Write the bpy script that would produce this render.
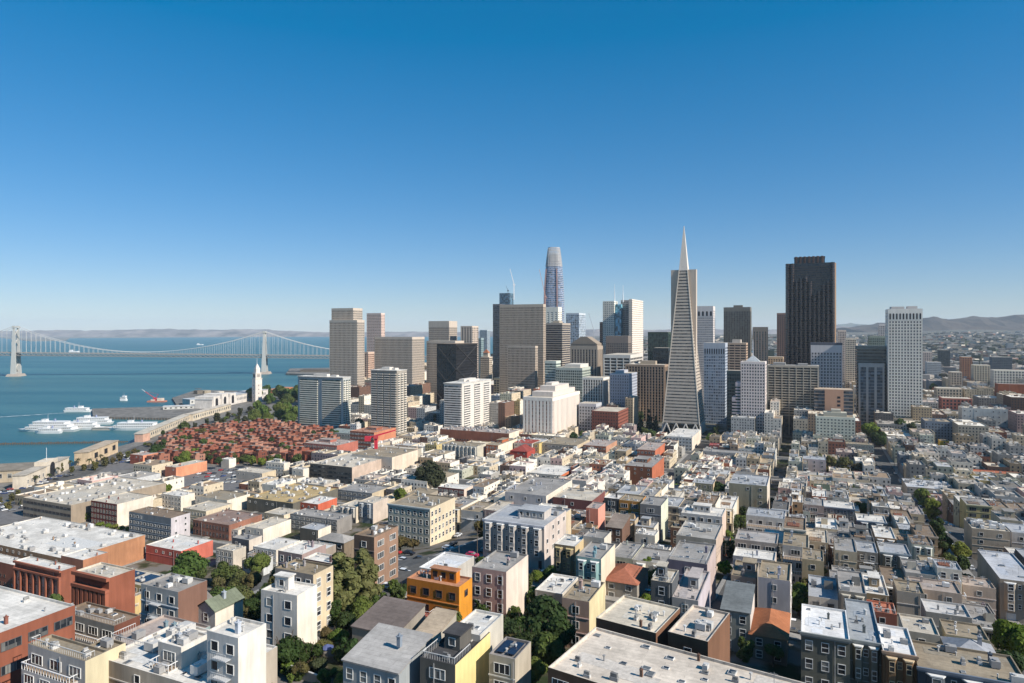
import bpy, math, random
from mathutils import Vector
sc = bpy.context.scene
for o in list(bpy.data.objects): bpy.data.objects.remove(o)

# ------------------------------------------------------------------ camera, sky, sun, exposure
CAMZ = 132.0; FPX = 667.0; HOR = 331.0
cam = bpy.data.cameras.new('camera'); camo = bpy.data.objects.new('camera', cam)
sc.collection.objects.link(camo); sc.camera = camo
camo.location = (0, 0, CAMZ); camo.rotation_euler = (math.radians(90), 0, 0)
cam.sensor_width = 36.0; cam.lens = FPX / 1024 * 36; cam.shift_y = -(341.5 - HOR) / 1024
cam.clip_start = 1.0; cam.clip_end = 90000
SUN_EL = math.radians(37); SUN_AZ = math.radians(122)      # azimuth measured clockwise from +Y (view direction)
w = bpy.data.worlds.new('World'); sc.world = w; w.use_nodes = True
nt = w.node_tree; bg = nt.nodes['Background']
sky = nt.nodes.new('ShaderNodeTexSky'); sky.sky_type = 'NISHITA'; sky.sun_disc = False
sky.sun_elevation = SUN_EL; sky.sun_rotation = SUN_AZ; sky.altitude = 100
sky.air_density = 1.0; sky.dust_density = 0.0; sky.ozone_density = 5.5
hs = nt.nodes.new('ShaderNodeHueSaturation'); hs.inputs['Saturation'].default_value = 1.25
tint = nt.nodes.new('ShaderNodeVectorMath'); tint.operation = 'MULTIPLY'; tint.inputs[1].default_value = (.78, .845, 1.01)
nt.links.new(sky.outputs[0], tint.inputs[0]); nt.links.new(tint.outputs[0], hs.inputs['Color']); gmn = nt.nodes.new('ShaderNodeGamma'); gmn.inputs['Gamma'].default_value = 0.7
nt.links.new(hs.outputs[0], gmn.inputs['Color']); nt.links.new(gmn.outputs[0], bg.inputs['Color'])
bg.inputs['Strength'].default_value = 0.136
sun = bpy.data.lights.new('sun', 'SUN'); suno = bpy.data.objects.new('sun', sun); sc.collection.objects.link(suno)
sun.energy = 4.9; sun.angle = math.radians(0.53); sun.color = (1.0, 0.94, 0.85)
sd = Vector((math.sin(SUN_AZ) * math.cos(SUN_EL), math.cos(SUN_AZ) * math.cos(SUN_EL), math.sin(SUN_EL)))
suno.rotation_euler = sd.to_track_quat('Z', 'Y').to_euler()
sc.view_settings.view_transform = 'Standard'; sc.view_settings.look = 'None'
sc.view_settings.exposure = 0.45; sc.view_settings.gamma = 1.0
sc.cycles.max_bounces = 4; sc.cycles.diffuse_bounces = 3; sc.cycles.glossy_bounces = 2
sc.cycles.transmission_bounces = 2; sc.cycles.volume_bounces = 1; sc.cycles.transparent_max_bounces = 6
sc.cycles.caustics_reflective = False; sc.cycles.caustics_refractive = False
R = random.Random(7)

# ------------------------------------------------------------------ grid: u = towards the west (right), v = towards the south (away)
GA = math.radians(-24); CU, SU = math.cos(GA), math.sin(GA)
def uv2xy(u, v): return (CU * u - SU * v, SU * u + CU * v)
def xy2uv(x, y): return (CU * x + SU * y, -SU * x + CU * y)
def proj(x, y, z): return (512 + FPX * x / y, HOR - FPX * (z - CAMZ) / y) if y > 1 else (-9999, 9999)
def pix(px, D, z=0.0): return ((px - 512) / FPX * D, D, z)
def pz(px, py, z):                       # point of pixel (px,py) at height z
    D = (CAMZ - z) / (py - HOR) * FPX
    return ((px - 512) / FPX * D, D)

US = [-1200, -500, -330, -250, -205, -165, -107, -22, 64, 125, 198, 345, 492, 640, 1100]
VS = [-120, 80, 187, 292, 397, 502, 607, 712, 800, 900, 1300, 1900]
TB = [[3, 3, 3, 5, 22, 50, 68, 80, 74, 60, 45, 20, 15, 20, 40],
      [3, 3, 3, 5, 24, 52, 68, 72, 66, 54, 42, 25, 20, 30, 40],
      [3, 3, 3, 4, 20, 46, 58, 56, 50, 42, 34, 25, 30, 45, 50],
      [3, 3, 3, 4, 14, 34, 46, 43, 38, 31, 25, 18, 30, 50, 55],
      [3, 3, 3, 4, 8, 18, 27, 31, 32, 26, 18, 16, 30, 50, 55],
      [3, 3, 3, 3, 5, 8, 11, 13, 14, 13, 12, 16, 35, 55, 60],
      [3, 3, 3, 3, 4, 5, 6, 7, 8, 9, 11, 18, 40, 60, 60],
      [3, 3, 3, 3, 3, 4, 5, 6, 7, 9, 13, 25, 50, 68, 65],
      [3, 3, 3, 3, 3, 4, 5, 6, 8, 11, 17, 32, 58, 75, 70],
      [3, 3, 3, 3, 4, 5, 6, 8, 10, 14, 20, 40, 60, 70, 70],
      [3, 3, 3, 3, 4, 5, 6, 8, 10, 14, 18, 30, 50, 60, 60],
      [3, 3, 3, 3, 4, 5, 6, 8, 9, 10, 11, 12, 14, 20, 30]]
def _loc(a, x):
    if x <= a[0]: return 0, 0.0
    if x >= a[-1]: return len(a) - 2, 1.0
    for i in range(len(a) - 1):
        if x < a[i + 1]:
            return i, (x - a[i]) / (a[i + 1] - a[i])
    return len(a) - 2, 1.0
def gh(x, y):                            # ground height
    u, v = xy2uv(x, y)
    i, s = _loc(US, u); j, t = _loc(VS, v)
    z = (TB[j][i] * (1 - s) + TB[j][i + 1] * s) * (1 - t) + (TB[j + 1][i] * (1 - s) + TB[j + 1][i + 1] * s) * t
    if y > 2600:
        k = min(1, (y - 2600) / 5000.0); r = min(1, max(0, (x / y) / 0.5))
        z += 70 * k * k * r + 10 * k
        z += (25 * math.sin(x / 410 + 1.3) * math.sin(y / 530) + 18 * math.sin(x / 190 + y / 260)) * min(1, (y - 2600) / 1500) * r
    return z
def ray_ground(px, py, H, D0=45.0, D1=3000.0):   # depth at which the ray of this pixel is H above the ground (H may be a function of D)
    Hf = H if callable(H) else (lambda D: H)
    def g(D): return CAMZ - (py - HOR) / FPX * D - gh((px - 512) / FPX * D, D) - Hf(D)
    D = D0; st = 1.5
    while D < D1:
        if g(D) <= 0:
            a, b = D - st, D
            for _ in range(20):
                m = (a + b) / 2
                if g(m) <= 0: b = m
                else: a = m
            return b
        D += st
    return D1

# ------------------------------------------------------------------ materials
def _n(nt, t, **k):
    n = nt.nodes.new(t)
    for a, b in k.items(): setattr(n, a, b)
    return n
def mat(name, col=None, rough=0.85, spec=0.3, var=0.25, scale=0.5, objcol=False, metal=0.0, streak=False, attr=False, world=True, var2=0.0, hue=0.0, bump=0.0, warm=None, seams=False):
    m = bpy.data.materials.new(name); m.use_nodes = True; nt = m.node_tree
    p = nt.nodes['Principled BSDF']; L = nt.links.new
    p.inputs['Roughness'].default_value = rough; p.inputs['Metallic'].default_value = metal
    p.inputs['Specular IOR Level'].default_value = spec
    if objcol:
        oi = _n(nt, 'ShaderNodeObjectInfo'); base = oi.outputs['Color']
    elif attr:
        at = _n(nt, 'ShaderNodeAttribute', attribute_name='Col'); base = at.outputs['Color']
    else:
        rgb = _n(nt, 'ShaderNodeRGB'); rgb.outputs[0].default_value = (*col, 1); base = rgb.outputs[0]
    geo = _n(nt, 'ShaderNodeNewGeometry')
    mp = _n(nt, 'ShaderNodeMapping'); L(geo.outputs['Position'], mp.inputs['Vector'])
    if streak: mp.inputs['Scale'].default_value = (1, 1, 0.12)
    nz = _n(nt, 'ShaderNodeTexNoise'); nz.inputs['Scale'].default_value = scale; nz.inputs['Detail'].default_value = 5; nz.inputs['Roughness'].default_value = 0.65
    L(mp.outputs[0], nz.inputs['Vector'])
    mr = _n(nt, 'ShaderNodeMapRange'); mr.inputs['From Min'].default_value = 0.3; mr.inputs['From Max'].default_value = 0.7
    mr.inputs['To Min'].default_value = 1 - var; mr.inputs['To Max'].default_value = 1 + var * 0.5
    L(nz.outputs['Fac'], mr.inputs['Value'])
    fac = mr.outputs[0]
    if var2:
        n2 = _n(nt, 'ShaderNodeTexNoise'); n2.inputs['Scale'].default_value = 0.12; n2.inputs['Detail'].default_value = 3
        L(geo.outputs['Position'], n2.inputs['Vector'])
        m2 = _n(nt, 'ShaderNodeMapRange'); m2.inputs['From Min'].default_value = 0.42; m2.inputs['From Max'].default_value = 0.6
        m2.inputs['To Min'].default_value = 1 - var2; m2.inputs['To Max'].default_value = 1.0
        L(n2.outputs['Fac'], m2.inputs['Value'])
        mm = _n(nt, 'ShaderNodeMath', operation='MULTIPLY'); L(fac, mm.inputs[0]); L(m2.outputs[0], mm.inputs[1]); fac = mm.outputs[0]
    sc_ = _n(nt, 'ShaderNodeVectorMath', operation='SCALE'); L(base, sc_.inputs[0]); L(fac, sc_.inputs['Scale'])
    out = sc_.outputs[0]
    if seams:
        m6 = _n(nt, 'ShaderNodeMapping'); m6.inputs['Rotation'].default_value = (0, 0, math.radians(24)); L(geo.outputs['Position'], m6.inputs['Vector'])
        bk = _n(nt, 'ShaderNodeTexBrick'); bk.inputs['Scale'].default_value = 1; bk.inputs['Brick Width'].default_value = 7.0; bk.inputs['Row Height'].default_value = 1.0; bk.inputs['Mortar Size'].default_value = .035
        bk.inputs['Color1'].default_value = (1, 1, 1, 1); bk.inputs['Color2'].default_value = (.9, .9, .9, 1); bk.inputs['Mortar'].default_value = (.72, .72, .72, 1); L(m6.outputs[0], bk.inputs['Vector'])
        v6 = _n(nt, 'ShaderNodeVectorMath', operation='MULTIPLY'); L(out, v6.inputs[0]); L(bk.outputs['Color'], v6.inputs[1]); out = v6.outputs[0]
    if warm:
        wv = _n(nt, 'ShaderNodeVectorMath', operation='MULTIPLY'); wv.inputs[1].default_value = warm; L(out, wv.inputs[0]); out = wv.outputs[0]
    if hue:
        oi2 = _n(nt, 'ShaderNodeObjectInfo'); n3 = _n(nt, 'ShaderNodeTexNoise'); n3.inputs['Scale'].default_value = 0.6
        L(geo.outputs['Position'], n3.inputs['Vector'])
        h = _n(nt, 'ShaderNodeHueSaturation')
        m3 = _n(nt, 'ShaderNodeMapRange'); m3.inputs['To Min'].default_value = 0.5 - hue; m3.inputs['To Max'].default_value = 0.5 + hue
        L(n3.outputs['Fac'], m3.inputs['Value']); L(m3.outputs[0], h.inputs['Hue']); L(out, h.inputs['Color']); out = h.outputs[0]
    L(out, p.inputs['Base Color'])
    if bump:
        b = _n(nt, 'ShaderNodeBump'); b.inputs['Strength'].default_value = bump; b.inputs['Distance'].default_value = 0.3
        L(nz.outputs['Fac'], b.inputs['Height']); L(b.outputs[0], p.inputs['Normal'])
    return m
M = {}
M['wall'] = mat('painted_wall', objcol=True, streak=True, var=0.17, scale=0.8, rough=0.9, spec=0.2, var2=0.16, warm=(1.14, 1.04, .9))
M['roof'] = mat('flat_roof', objcol=True, var=0.2, scale=1.1, rough=0.95, spec=0.15, var2=0.22, seams=True, warm=(1.04, 1.0, .95))
M['trim'] = mat('trim', objcol=True, var=0.12, scale=2, rough=0.7)
M['metal'] = mat('metal', objcol=True, var=0.15, scale=1.5, rough=0.45, metal=0.5)
M['wood'] = mat('weathered_wood', objcol=True, var=0.35, scale=2.5, rough=0.9)
M['frame'] = mat('facade_frame', objcol=True, streak=True, var=0.1, scale=0.3, rough=0.85, spec=0.25, warm=(1.06, 1.0, .93))
M['city'] = mat('city_mass', warm=(1.12, 1.05, .95), attr=True, var=0.25, scale=0.8, rough=0.92, spec=0.15)
M['leaf'] = mat('leaf', objcol=True, var=0.45, scale=0.8, rough=0.75, spec=0.2, hue=0.035)
_m = M['leaf']; _nt = _m.node_tree; _p = _nt.nodes['Principled BSDF']; _t = _nt.nodes.new('ShaderNodeBsdfTranslucent'); _x = _nt.nodes.new('ShaderNodeMixShader'); _x.inputs[0].default_value = .45
_nt.links.new(_p.inputs['Base Color'].links[0].from_socket, _t.inputs['Color']); _nt.links.new(_p.outputs[0], _x.inputs[1]); _nt.links.new(_t.outputs[0], _x.inputs[2]); _nt.links.new(_x.outputs[0], _nt.nodes['Material Output'].inputs['Surface'])
M['bark'] = mat('bark', (0.09, 0.065, 0.045), var=0.4, scale=3)
M['asphalt'] = mat('asphalt', (0.115, 0.11, 0.103), var=0.3, scale=0.4, rough=0.95, var2=0.25)
M['pave'] = mat('pavement', (0.27, 0.255, 0.235), var=0.25, scale=0.7, rough=0.95)
M['paint'] = mat('road_paint', (0.55, 0.53, 0.48), var=0.3, scale=1.5)
M['quay'] = mat('quay_concrete', (0.21, 0.195, 0.175), var=0.35, scale=0.15, rough=0.95, var2=0.3)
M['white'] = mat('white_paint', (0.75, 0.74, 0.72), var=0.12, scale=0.8, rough=0.5)
M['car'] = mat('car_paint', objcol=True, var=0.05, scale=2, rough=0.25, spec=0.5)
M['tyre'] = mat('tyre_rubber', (0.02, 0.02, 0.02), var=0.1)
M['dark'] = mat('dark_opening', (0.025, 0.025, 0.028), var=0.3, rough=0.6)
def glassmat(name, a, b, rough=0.12, cell=3.0, spec=0.5):
    m = bpy.data.materials.new(name); m.use_nodes = True; nt = m.node_tree; p = nt.nodes['Principled BSDF']; L = nt.links.new
    p.inputs['Roughness'].default_value = rough; p.inputs['Specular IOR Level'].default_value = spec
    geo = _n(nt, 'ShaderNodeNewGeometry'); oi = _n(nt, 'ShaderNodeObjectInfo')
    sn = _n(nt, 'ShaderNodeVectorMath', operation='SNAP'); sn.inputs[1].default_value = (cell, cell, cell)
    L(geo.outputs['Position'], sn.inputs[0])
    wn = _n(nt, 'ShaderNodeTexWhiteNoise'); L(sn.outputs[0], wn.inputs['Vector'])
    cr = _n(nt, 'ShaderNodeValToRGB'); cr.color_ramp.elements[0].position = 0.55; cr.color_ramp.elements[1].position = 1.0
    cr.color_ramp.elements[0].color = (*a, 1); cr.color_ramp.elements[1].color = (*b, 1)
    ad = _n(nt, 'ShaderNodeMath', operation='MULTIPLY_ADD'); ad.inputs[1].default_value = .45; L(wn.outputs['Value'], ad.inputs[0]); m5 = _n(nt, 'ShaderNodeMath', operation='MULTIPLY'); m5.inputs[1].default_value = .6; L(oi.outputs['Random'], m5.inputs[0]); L(m5.outputs[0], ad.inputs[2]); L(ad.outputs[0], cr.inputs[0])
    L(cr.outputs[0], p.inputs['Base Color']); return m
M['glass'] = glassmat('window_glass', (0.02, 0.024, 0.03), (0.3, 0.29, 0.26), cell=1.7)
def objglass(name, rough=0.15, cell=3.2, spread=2.4, spec=0.6):
    m = bpy.data.materials.new(name); m.use_nodes = True; nt = m.node_tree; p = nt.nodes['Principled BSDF']; L = nt.links.new
    p.inputs['Roughness'].default_value = rough; p.inputs['Specular IOR Level'].default_value = spec
    geo = _n(nt, 'ShaderNodeNewGeometry'); oi = _n(nt, 'ShaderNodeObjectInfo')
    sn = _n(nt, 'ShaderNodeVectorMath', operation='SNAP'); sn.inputs[1].default_value = (cell, cell, cell)
    L(geo.outputs['Position'], sn.inputs[0])
    wn = _n(nt, 'ShaderNodeTexWhiteNoise'); L(sn.outputs[0], wn.inputs['Vector'])
    mr = _n(nt, 'ShaderNodeMapRange'); mr.inputs['To Min'].default_value = 0.35; mr.inputs['To Max'].default_value = spread
    L(wn.outputs['Value'], mr.inputs['Value'])
    s = _n(nt, 'ShaderNodeVectorMath', operation='SCALE'); L(oi.outputs['Color'], s.inputs[0]); L(mr.outputs[0], s.inputs['Scale'])
    L(s.outputs[0], p.inputs['Base Color']); return m
M['tglass'] = objglass('tower_glass')

# ------------------------------------------------------------------ mesh helper
class MB:
    def __init__(s): s.v = []; s.f = []; s.m = []; s.c = []
    def quad(s, pts, mi=0, col=None):
        n = len(s.v); s.v += [tuple(p) for p in pts]; s.f.append(tuple(range(n, n + len(pts)))); s.m.append(mi); s.c.append(col)
    def box(s, x0, y0, z0, x1, y1, z1, mi=0, col=None, bottom=True):
        if x1 < x0: x0, x1 = x1, x0
        if y1 < y0: y0, y1 = y1, y0
        n = len(s.v)
        s.v += [(x0, y0, z0), (x1, y0, z0), (x1, y1, z0), (x0, y1, z0), (x0, y0, z1), (x1, y0, z1), (x1, y1, z1), (x0, y1, z1)]
        fs = [(4, 5, 6, 7), (0, 1, 5, 4), (1, 2, 6, 5), (2, 3, 7, 6), (3, 0, 4, 7)]
        if bottom: fs.append((3, 2, 1, 0))
        for f in fs: s.f.append(tuple(n + i for i in f)); s.m.append(mi); s.c.append(col)
        return s
    def prism(s, pts, z0, z1, mi=0, top=None, caps=True, col=None):   # pts counter-clockwise
        n = len(s.v); k = len(pts); tp = top or pts
        s.v += [(p[0], p[1], z0) for p in pts] + [(p[0], p[1], z1) for p in tp]
        for i in range(k):
            j = (i + 1) % k; s.f.append((n + i, n + j, n + k + j, n + k + i)); s.m.append(mi); s.c.append(col)
        if caps:
            s.f.append(tuple(range(n + k, n + 2 * k))); s.m.append(mi); s.c.append(col)
            s.f.append(tuple(range(n + k - 1, n - 1, -1))); s.m.append(mi); s.c.append(col)
        return s
    def tube(s, a, b, r, k=6, r2=None, mi=0, col=None):
        a = Vector(a); b = Vector(b); d = (b - a).normalized(); r2 = r if r2 is None else r2
        q = d.orthogonal().normalized(); w_ = d.cross(q); n = len(s.v)
        for c, rr in ((a, r), (b, r2)):
            for i in range(k):
                t = 2 * math.pi * i / k; s.v.append(tuple(c + q * (math.cos(t) * rr) + w_ * (math.sin(t) * rr)))
        for i in range(k):
            j = (i + 1) % k; s.f.append((n + i, n + j, n + k + j, n + k + i)); s.m.append(mi); s.c.append(col)
        s.f.append(tuple(range(n + k, n + 2 * k))); s.m.append(mi); s.c.append(col)
        s.f.append(tuple(range(n + k - 1, n - 1, -1))); s.m.append(mi); s.c.append(col)
        return s
    def mesh(s, name, mats):
        me = bpy.data.meshes.new(name); me.from_pydata(s.v, [], s.f)
        for m_ in mats: me.materials.append(m_)
        me.polygons.foreach_set('material_index', s.m)
        if any(c is not None for c in s.c):
            ca = me.color_attributes.new('Col', 'FLOAT_COLOR', 'CORNER')
            buf = []
            for f, c in zip(s.f, s.c): buf += list((*(c or (.5, .5, .5)), 1.0)) * len(f)
            ca.data.foreach_set('color', buf)
        me.update(); return me
COL = sc.collection
def link(name, me, parent=None, loc=(0, 0, 0), rz=0.0, color=None, scale=None):
    o = bpy.data.objects.new(name, me); COL.objects.link(o)
    if parent is not None: o.parent = parent
    o.location = loc; o.rotation_euler = (0, 0, rz)
    if color is not None: o.color = (*color, 1)
    if scale is not None: o.scale = scale
    return o
def part(name, mb, mats, parent, color=None, loc=(0, 0, 0), rz=0.0):
    if not isinstance(mats, (list, tuple)): mats = [mats]
    return link(name, mb.mesh(name, mats), parent, loc, rz, color)
LABELS = {}
def tag(o, label=None, cat=None, group=None, kind=None):
    if label:
        LABELS.setdefault(label, []).append(o.name); o['label'] = label
    if cat: o['category'] = cat
    if group: o['group'] = group
    if kind: o['kind'] = kind
    return o
def thing(name, label, cat, loc=(0, 0, 0), rz=0.0, group=None):
    o = bpy.data.objects.new(name, None); COL.objects.link(o); o.empty_display_size = 1
    o.location = loc; o.rotation_euler = (0, 0, rz)
    return tag(o, label, cat, group)
def dup(o, parent=None):
    c = o.copy(); COL.objects.link(c)
    if parent is not None: c.parent = parent
    for ch in list(o.children): dup(ch, c)
    return c

# ------------------------------------------------------------------ setting: water, terrain, quay, far shore, hills
def structure(name, mb, mats):
    o = part(name, mb, mats, None); o['kind'] = 'structure'; return o
# bay water
wm = bpy.data.materials.new('bay_water'); wm.use_nodes = True; nt = wm.node_tree; p = nt.nodes['Principled BSDF']; L = nt.links.new
geo = _n(nt, 'ShaderNodeNewGeometry')
mp = _n(nt, 'ShaderNodeMapping'); mp.inputs['Scale'].default_value = (0.0012, 0.006, 1); mp.inputs['Rotation'].default_value = (0, 0, 0.12); L(geo.outputs['Position'], mp.inputs['Vector'])
nz = _n(nt, 'ShaderNodeTexNoise'); nz.inputs['Scale'].default_value = 1; nz.inputs['Detail'].default_value = 4; L(mp.outputs[0], nz.inputs['Vector'])
cr = _n(nt, 'ShaderNodeValToRGB'); cr.color_ramp.elements[0].position = 0.35; cr.color_ramp.elements[1].position = 0.68
cr.color_ramp.elements[0].color = (0.025, 0.105, 0.13, 1); cr.color_ramp.elements[1].color = (0.06, 0.16, 0.17, 1)
L(nz.outputs['Fac'], cr.inputs[0]); L(cr.outputs[0], p.inputs['Base Color'])
p.inputs['Roughness'].default_value = 0.45; p.inputs['Specular IOR Level'].default_value = 0.28
n2 = _n(nt, 'ShaderNodeTexNoise'); n2.inputs['Scale'].default_value = 0.12; n2.inputs['Detail'].default_value = 6; L(geo.outputs['Position'], n2.inputs['Vector'])
bp = _n(nt, 'ShaderNodeBump'); bp.inputs['Strength'].default_value = 0.5; bp.inputs['Distance'].default_value = 1.2; L(n2.outputs['Fac'], bp.inputs['Height']); L(bp.outputs[0], p.inputs['Normal'])
mb = MB(); mb.quad([(-45000, -500, 0), (45000, -500, 0), (45000, 60000, 0), (-45000, 60000, 0)])
structure('water', mb, wm)

# land outline (shore), from the foreground's left round the waterfront and away to the south
shore_px = [(0, 492), (30, 486), (75, 466), (92, 456), (120, 447), (142, 441), (146, 432), (160, 424), (178, 417), (215, 406), (250, 399), (290, 392), (330, 386)]
shore = [(-900, 250), (-620, 420)] + [pz(a, b, 2.0) for a, b in shore_px] + [(-430, 1900), (-150, 3200), (300, 5200), (900, 9000), (1500, 12500)]
poly = shore + [(16000, 12500), (16000, -500), (-900, -500)]
def inside(x, y):
    c = False; n = len(poly); j = n - 1
    for i in range(n):
        xi, yi = poly[i]; xj, yj = poly[j]
        if (yi > y) != (yj > y) and x < (xj - xi) * (y - yi) / (yj - yi) + xi: c = not c
        j = i
    return c
tm = bpy.data.materials.new('ground_cover'); tm.use_nodes = True; nt = tm.node_tree; p = nt.nodes['Principled BSDF']; L = nt.links.new
p.inputs['Roughness'].default_value = 0.95; p.inputs['Specular IOR Level'].default_value = 0.1
geo = _n(nt, 'ShaderNodeNewGeometry'); nz = _n(nt, 'ShaderNodeTexNoise'); nz.inputs['Scale'].default_value = 0.09; nz.inputs['Detail'].default_value = 6; L(geo.outputs['Position'], nz.inputs['Vector'])
cr = _n(nt, 'ShaderNodeValToRGB'); e = cr.color_ramp.elements; e[0].position = 0.38; e[0].color = (0.03, 0.042, 0.016, 1); e[1].position = 0.55; e[1].color = (0.17, 0.155, 0.14, 1)
x_ = e.new(0.43); x_.color = (0.05, 0.05, 0.028, 1); x_ = e.new(0.49); x_.color = (0.13, 0.11, 0.08, 1)
L(nz.outputs['Fac'], cr.inputs[0]); L(cr.outputs[0], p.inputs['Base Color'])
M['ground'] = tm
def lin(a, b, s):
    out = []; x = a
    while x < b: out.append(x); x += s
    return out
ys = lin(-60, 1200, 9) + lin(1200, 2600, 40) + lin(2600, 12501, 130)
xs = [-6000, -3000, -1500] + lin(-900, -700, 40) + lin(-700, 700, 9) + lin(700, 1500, 40) + lin(1500, 10000, 150)
mb = MB(); nx = len(xs)
for y in ys:
    for x in xs:
        mb.v.append((x, y, gh(x, y) - 0.3 if inside(x, y) else -9.0))
for j in range(len(ys) - 1):
    for i in range(nx - 1):
        a = j * nx + i
        if max(mb.v[k][2] for k in (a, a + 1, a + nx, a + nx + 1)) > -8:
            mb.f.append((a, a + 1, a + nx + 1, a + nx)); mb.m.append(0); mb.c.append(None)
structure('ground', mb, M['ground'])
# quay along the waterfront: a slab with an exact edge
q = [(-900, 250), (-620, 420)] + [pz(a, b, 2.0) for a, b in shore_px] + [(-430, 1900)]
inner = [(-300, 1800), (-300, 1300), (-345, 1000), (-270, 750), (-180, 640), (-235, 500), (-270, 420), (-300, 300), (-420, 150), (-900, 150)]
mb = MB(); mb.prism(list(reversed(q + inner)), -4, 3.1)
structure('quay', mb, M['quay'])

# far hills
def ridge(name, D, px0, px1, prof, depth, col, seed, step=6, base=-5, rough=1.0):
    m = mat(name + '_cover', col, var=0.75, scale=0.0022, rough=1, spec=0.05, var2=0.0)
    nt = m.node_tree
    rr = random.Random(seed); ph = [rr.uniform(0, 6.28) for _ in range(8)]
    mb = MB(); n = int((px1 - px0) / step) + 1; rows = 14
    for j in range(rows):
        t = j / (rows - 1)
        for i in range(n):
            px = px0 + (px1 - px0) * i / (n - 1)
            yy = D + (t - 0.4) * depth; xx = (px - 512) / FPX * D * (1 + 0.25 * (t - 0.4) * depth / D)
            hz = prof(px) * max(0, math.sin(math.pi * min(1, t * 1.05 + 0.02))) ** 0.8
            k = 1 + rough * (0.16 * math.sin(px / 17 + ph[0] + t * 5) + 0.1 * math.sin(px / 7.3 + ph[1] - t * 9) + 0.07 * math.sin(px / 3.1 + ph[2] + t * 14) + 0.05 * rr.uniform(-1, 1)) * (0.4 if 0.35 < t < 0.55 else 1)
            mb.v.append((xx, yy, base if j in (0, rows - 1) else base + hz * k * (.68 if 'far_hills' in name else .82)))
    for j in range(rows - 1):
        for i in range(n - 1):
            a = j * n + i; mb.f.append((a, a + 1, a + n + 1, a + n)); mb.m.append(0); mb.c.append(None)
    o = structure(name, mb, m); return o
def interp(pts):
    def f(x):
        if x <= pts[0][0]: return pts[0][1]
        for (a, b), (c, d) in zip(pts, pts[1:]):
            if x <= c: t = (x - a) / (c - a); t = t * t * (3 - 2 * t); return b + (d - b) * t
        return pts[-1][1]
    return f
def hz(D, pts): return interp([(a, CAMZ + (HOR - b) / FPX * D) for a, b in pts])
ridge('far_hills', 15800, -300, 1500, hz(15800, [(-300, 326), (0, 328), (40, 327), (90, 328), (130, 325), (190, 327), (230, 325), (300, 329), (340, 330), (480, 329), (600, 326), (650, 326), (740, 326), (860, 322), (900, 326), (1500, 324)])  , 2000, (0.24, 0.2, 0.18), 3)
ridge('far_mountain', 17500, 800, 935, hz(17500, [(800, 334), (840, 322), (855, 320), (872, 323), (935, 333)]), 1600, (0.12, 0.13, 0.1), 5)
ridge('brown_hills', 9500, 845, 1500, hz(9500, [(845, 332), (895, 327), (925, 321), (960, 319.5), (1000, 319.5), (1024, 318), (1300, 314), (1500, 316)]), 2600, (0.085, 0.065, 0.05), 11, step=4, base=80)
# flat far shore under the hills
mb = MB()
pts = [(pz(a, b, 4.0)) for a, b in [(-200, 338), (0, 337.8), (30, 341), (66, 340.5), (70, 338), (130, 337.6), (260, 336.8), (340, 336.4), (480, 336.3), (700, 336.2)]]
mb.prism(pts + [(9000, 19000), (-19000, 19000)], -5, 4.0)
structure('far_shore', mb, mat('far_shore_cover', (0.2, 0.18, 0.15), var=0.5, scale=0.004, rough=1))

# streets: strips draped on the ground with kerbed pavements
def crossing(u, v, ns):
    if ns: return any(abs(v - b) < 7 for b in (187, 292, 397, 502, 607, 712))
    return any(abs(u - a) < 8 for a in (-107, 64, 198, -250, -352, -452, 345)) or (abs(u + 22) < 4 and v < 395)
def street(u0, v0, u1, v1, wd, pw=3.2, name='road'):
    n = max(2, int(math.hypot(u1 - u0, v1 - v0) / 6)); du, dv = (u1 - u0), (v1 - v0); l = math.hypot(du, dv); nu, nv = -dv / l, du / l
    def strip(a, b, dz, nm, m_, side=False):
        mb = MB(); k = 0
        for i in range(n + 1):
            t = i / n; cu, cv = u0 + du * t, v0 + dv * t
            A = uv2xy(cu + nu * a, cv + nv * a); B = uv2xy(cu + nu * b, cv + nv * b)
            za, zb = gh(*A), gh(*B)
            zc = max(za, zb)
            mb.v += [(A[0], A[1], zc - 0.6), (A[0], A[1], zc + dz), (B[0], B[1], zc + dz), (B[0], B[1], zc - 0.6)]
            if i and not (side and crossing(cu, cv, abs(dv) > abs(du))):
                o = 4 * (i - 1)
                for q_ in ((0, 1, 5, 4), (1, 2, 6, 5), (2, 3, 7, 6)):
                    mb.f.append(tuple(o + z for z in q_)); mb.m.append(0); mb.c.append(None)
        structure(nm, mb, m_)
    strip(-wd / 2, wd / 2, 0.12 if abs(dv) > abs(du) else 0.128, name, M['asphalt'])
    if pw:
        strip(wd / 2 + 0.02, wd / 2 + pw, 0.27, 'pavement', M['pave'], True); strip(-wd / 2 - pw, -wd / 2 - 0.02, 0.27, 'pavement', M['pave'], True)
NS = [(-107, 100, 800, 12), (64, 110, 1500, 12), (198, 110, 1500, 12), (-250, 60, 1100, 13), (-352, 60, 1100, 13), (-452, 420, 1100, 12), (345, 200, 1500, 12)]
EW = [(187, 'a'), (292, 'b'), (397, 'c'), (502, 'd'), (607, 'e'), (712, 'f')]
for u, a, b, wd in NS: street(u, a, u, b, wd)
street(-22, 150, -22, 392, 5, 1.2)
for v, _ in EW:
    u0, u1 = (-180 if v < 380 else -440), 340
    street(u0, v, u1, v, 16 if v == 502 else 11)
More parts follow.
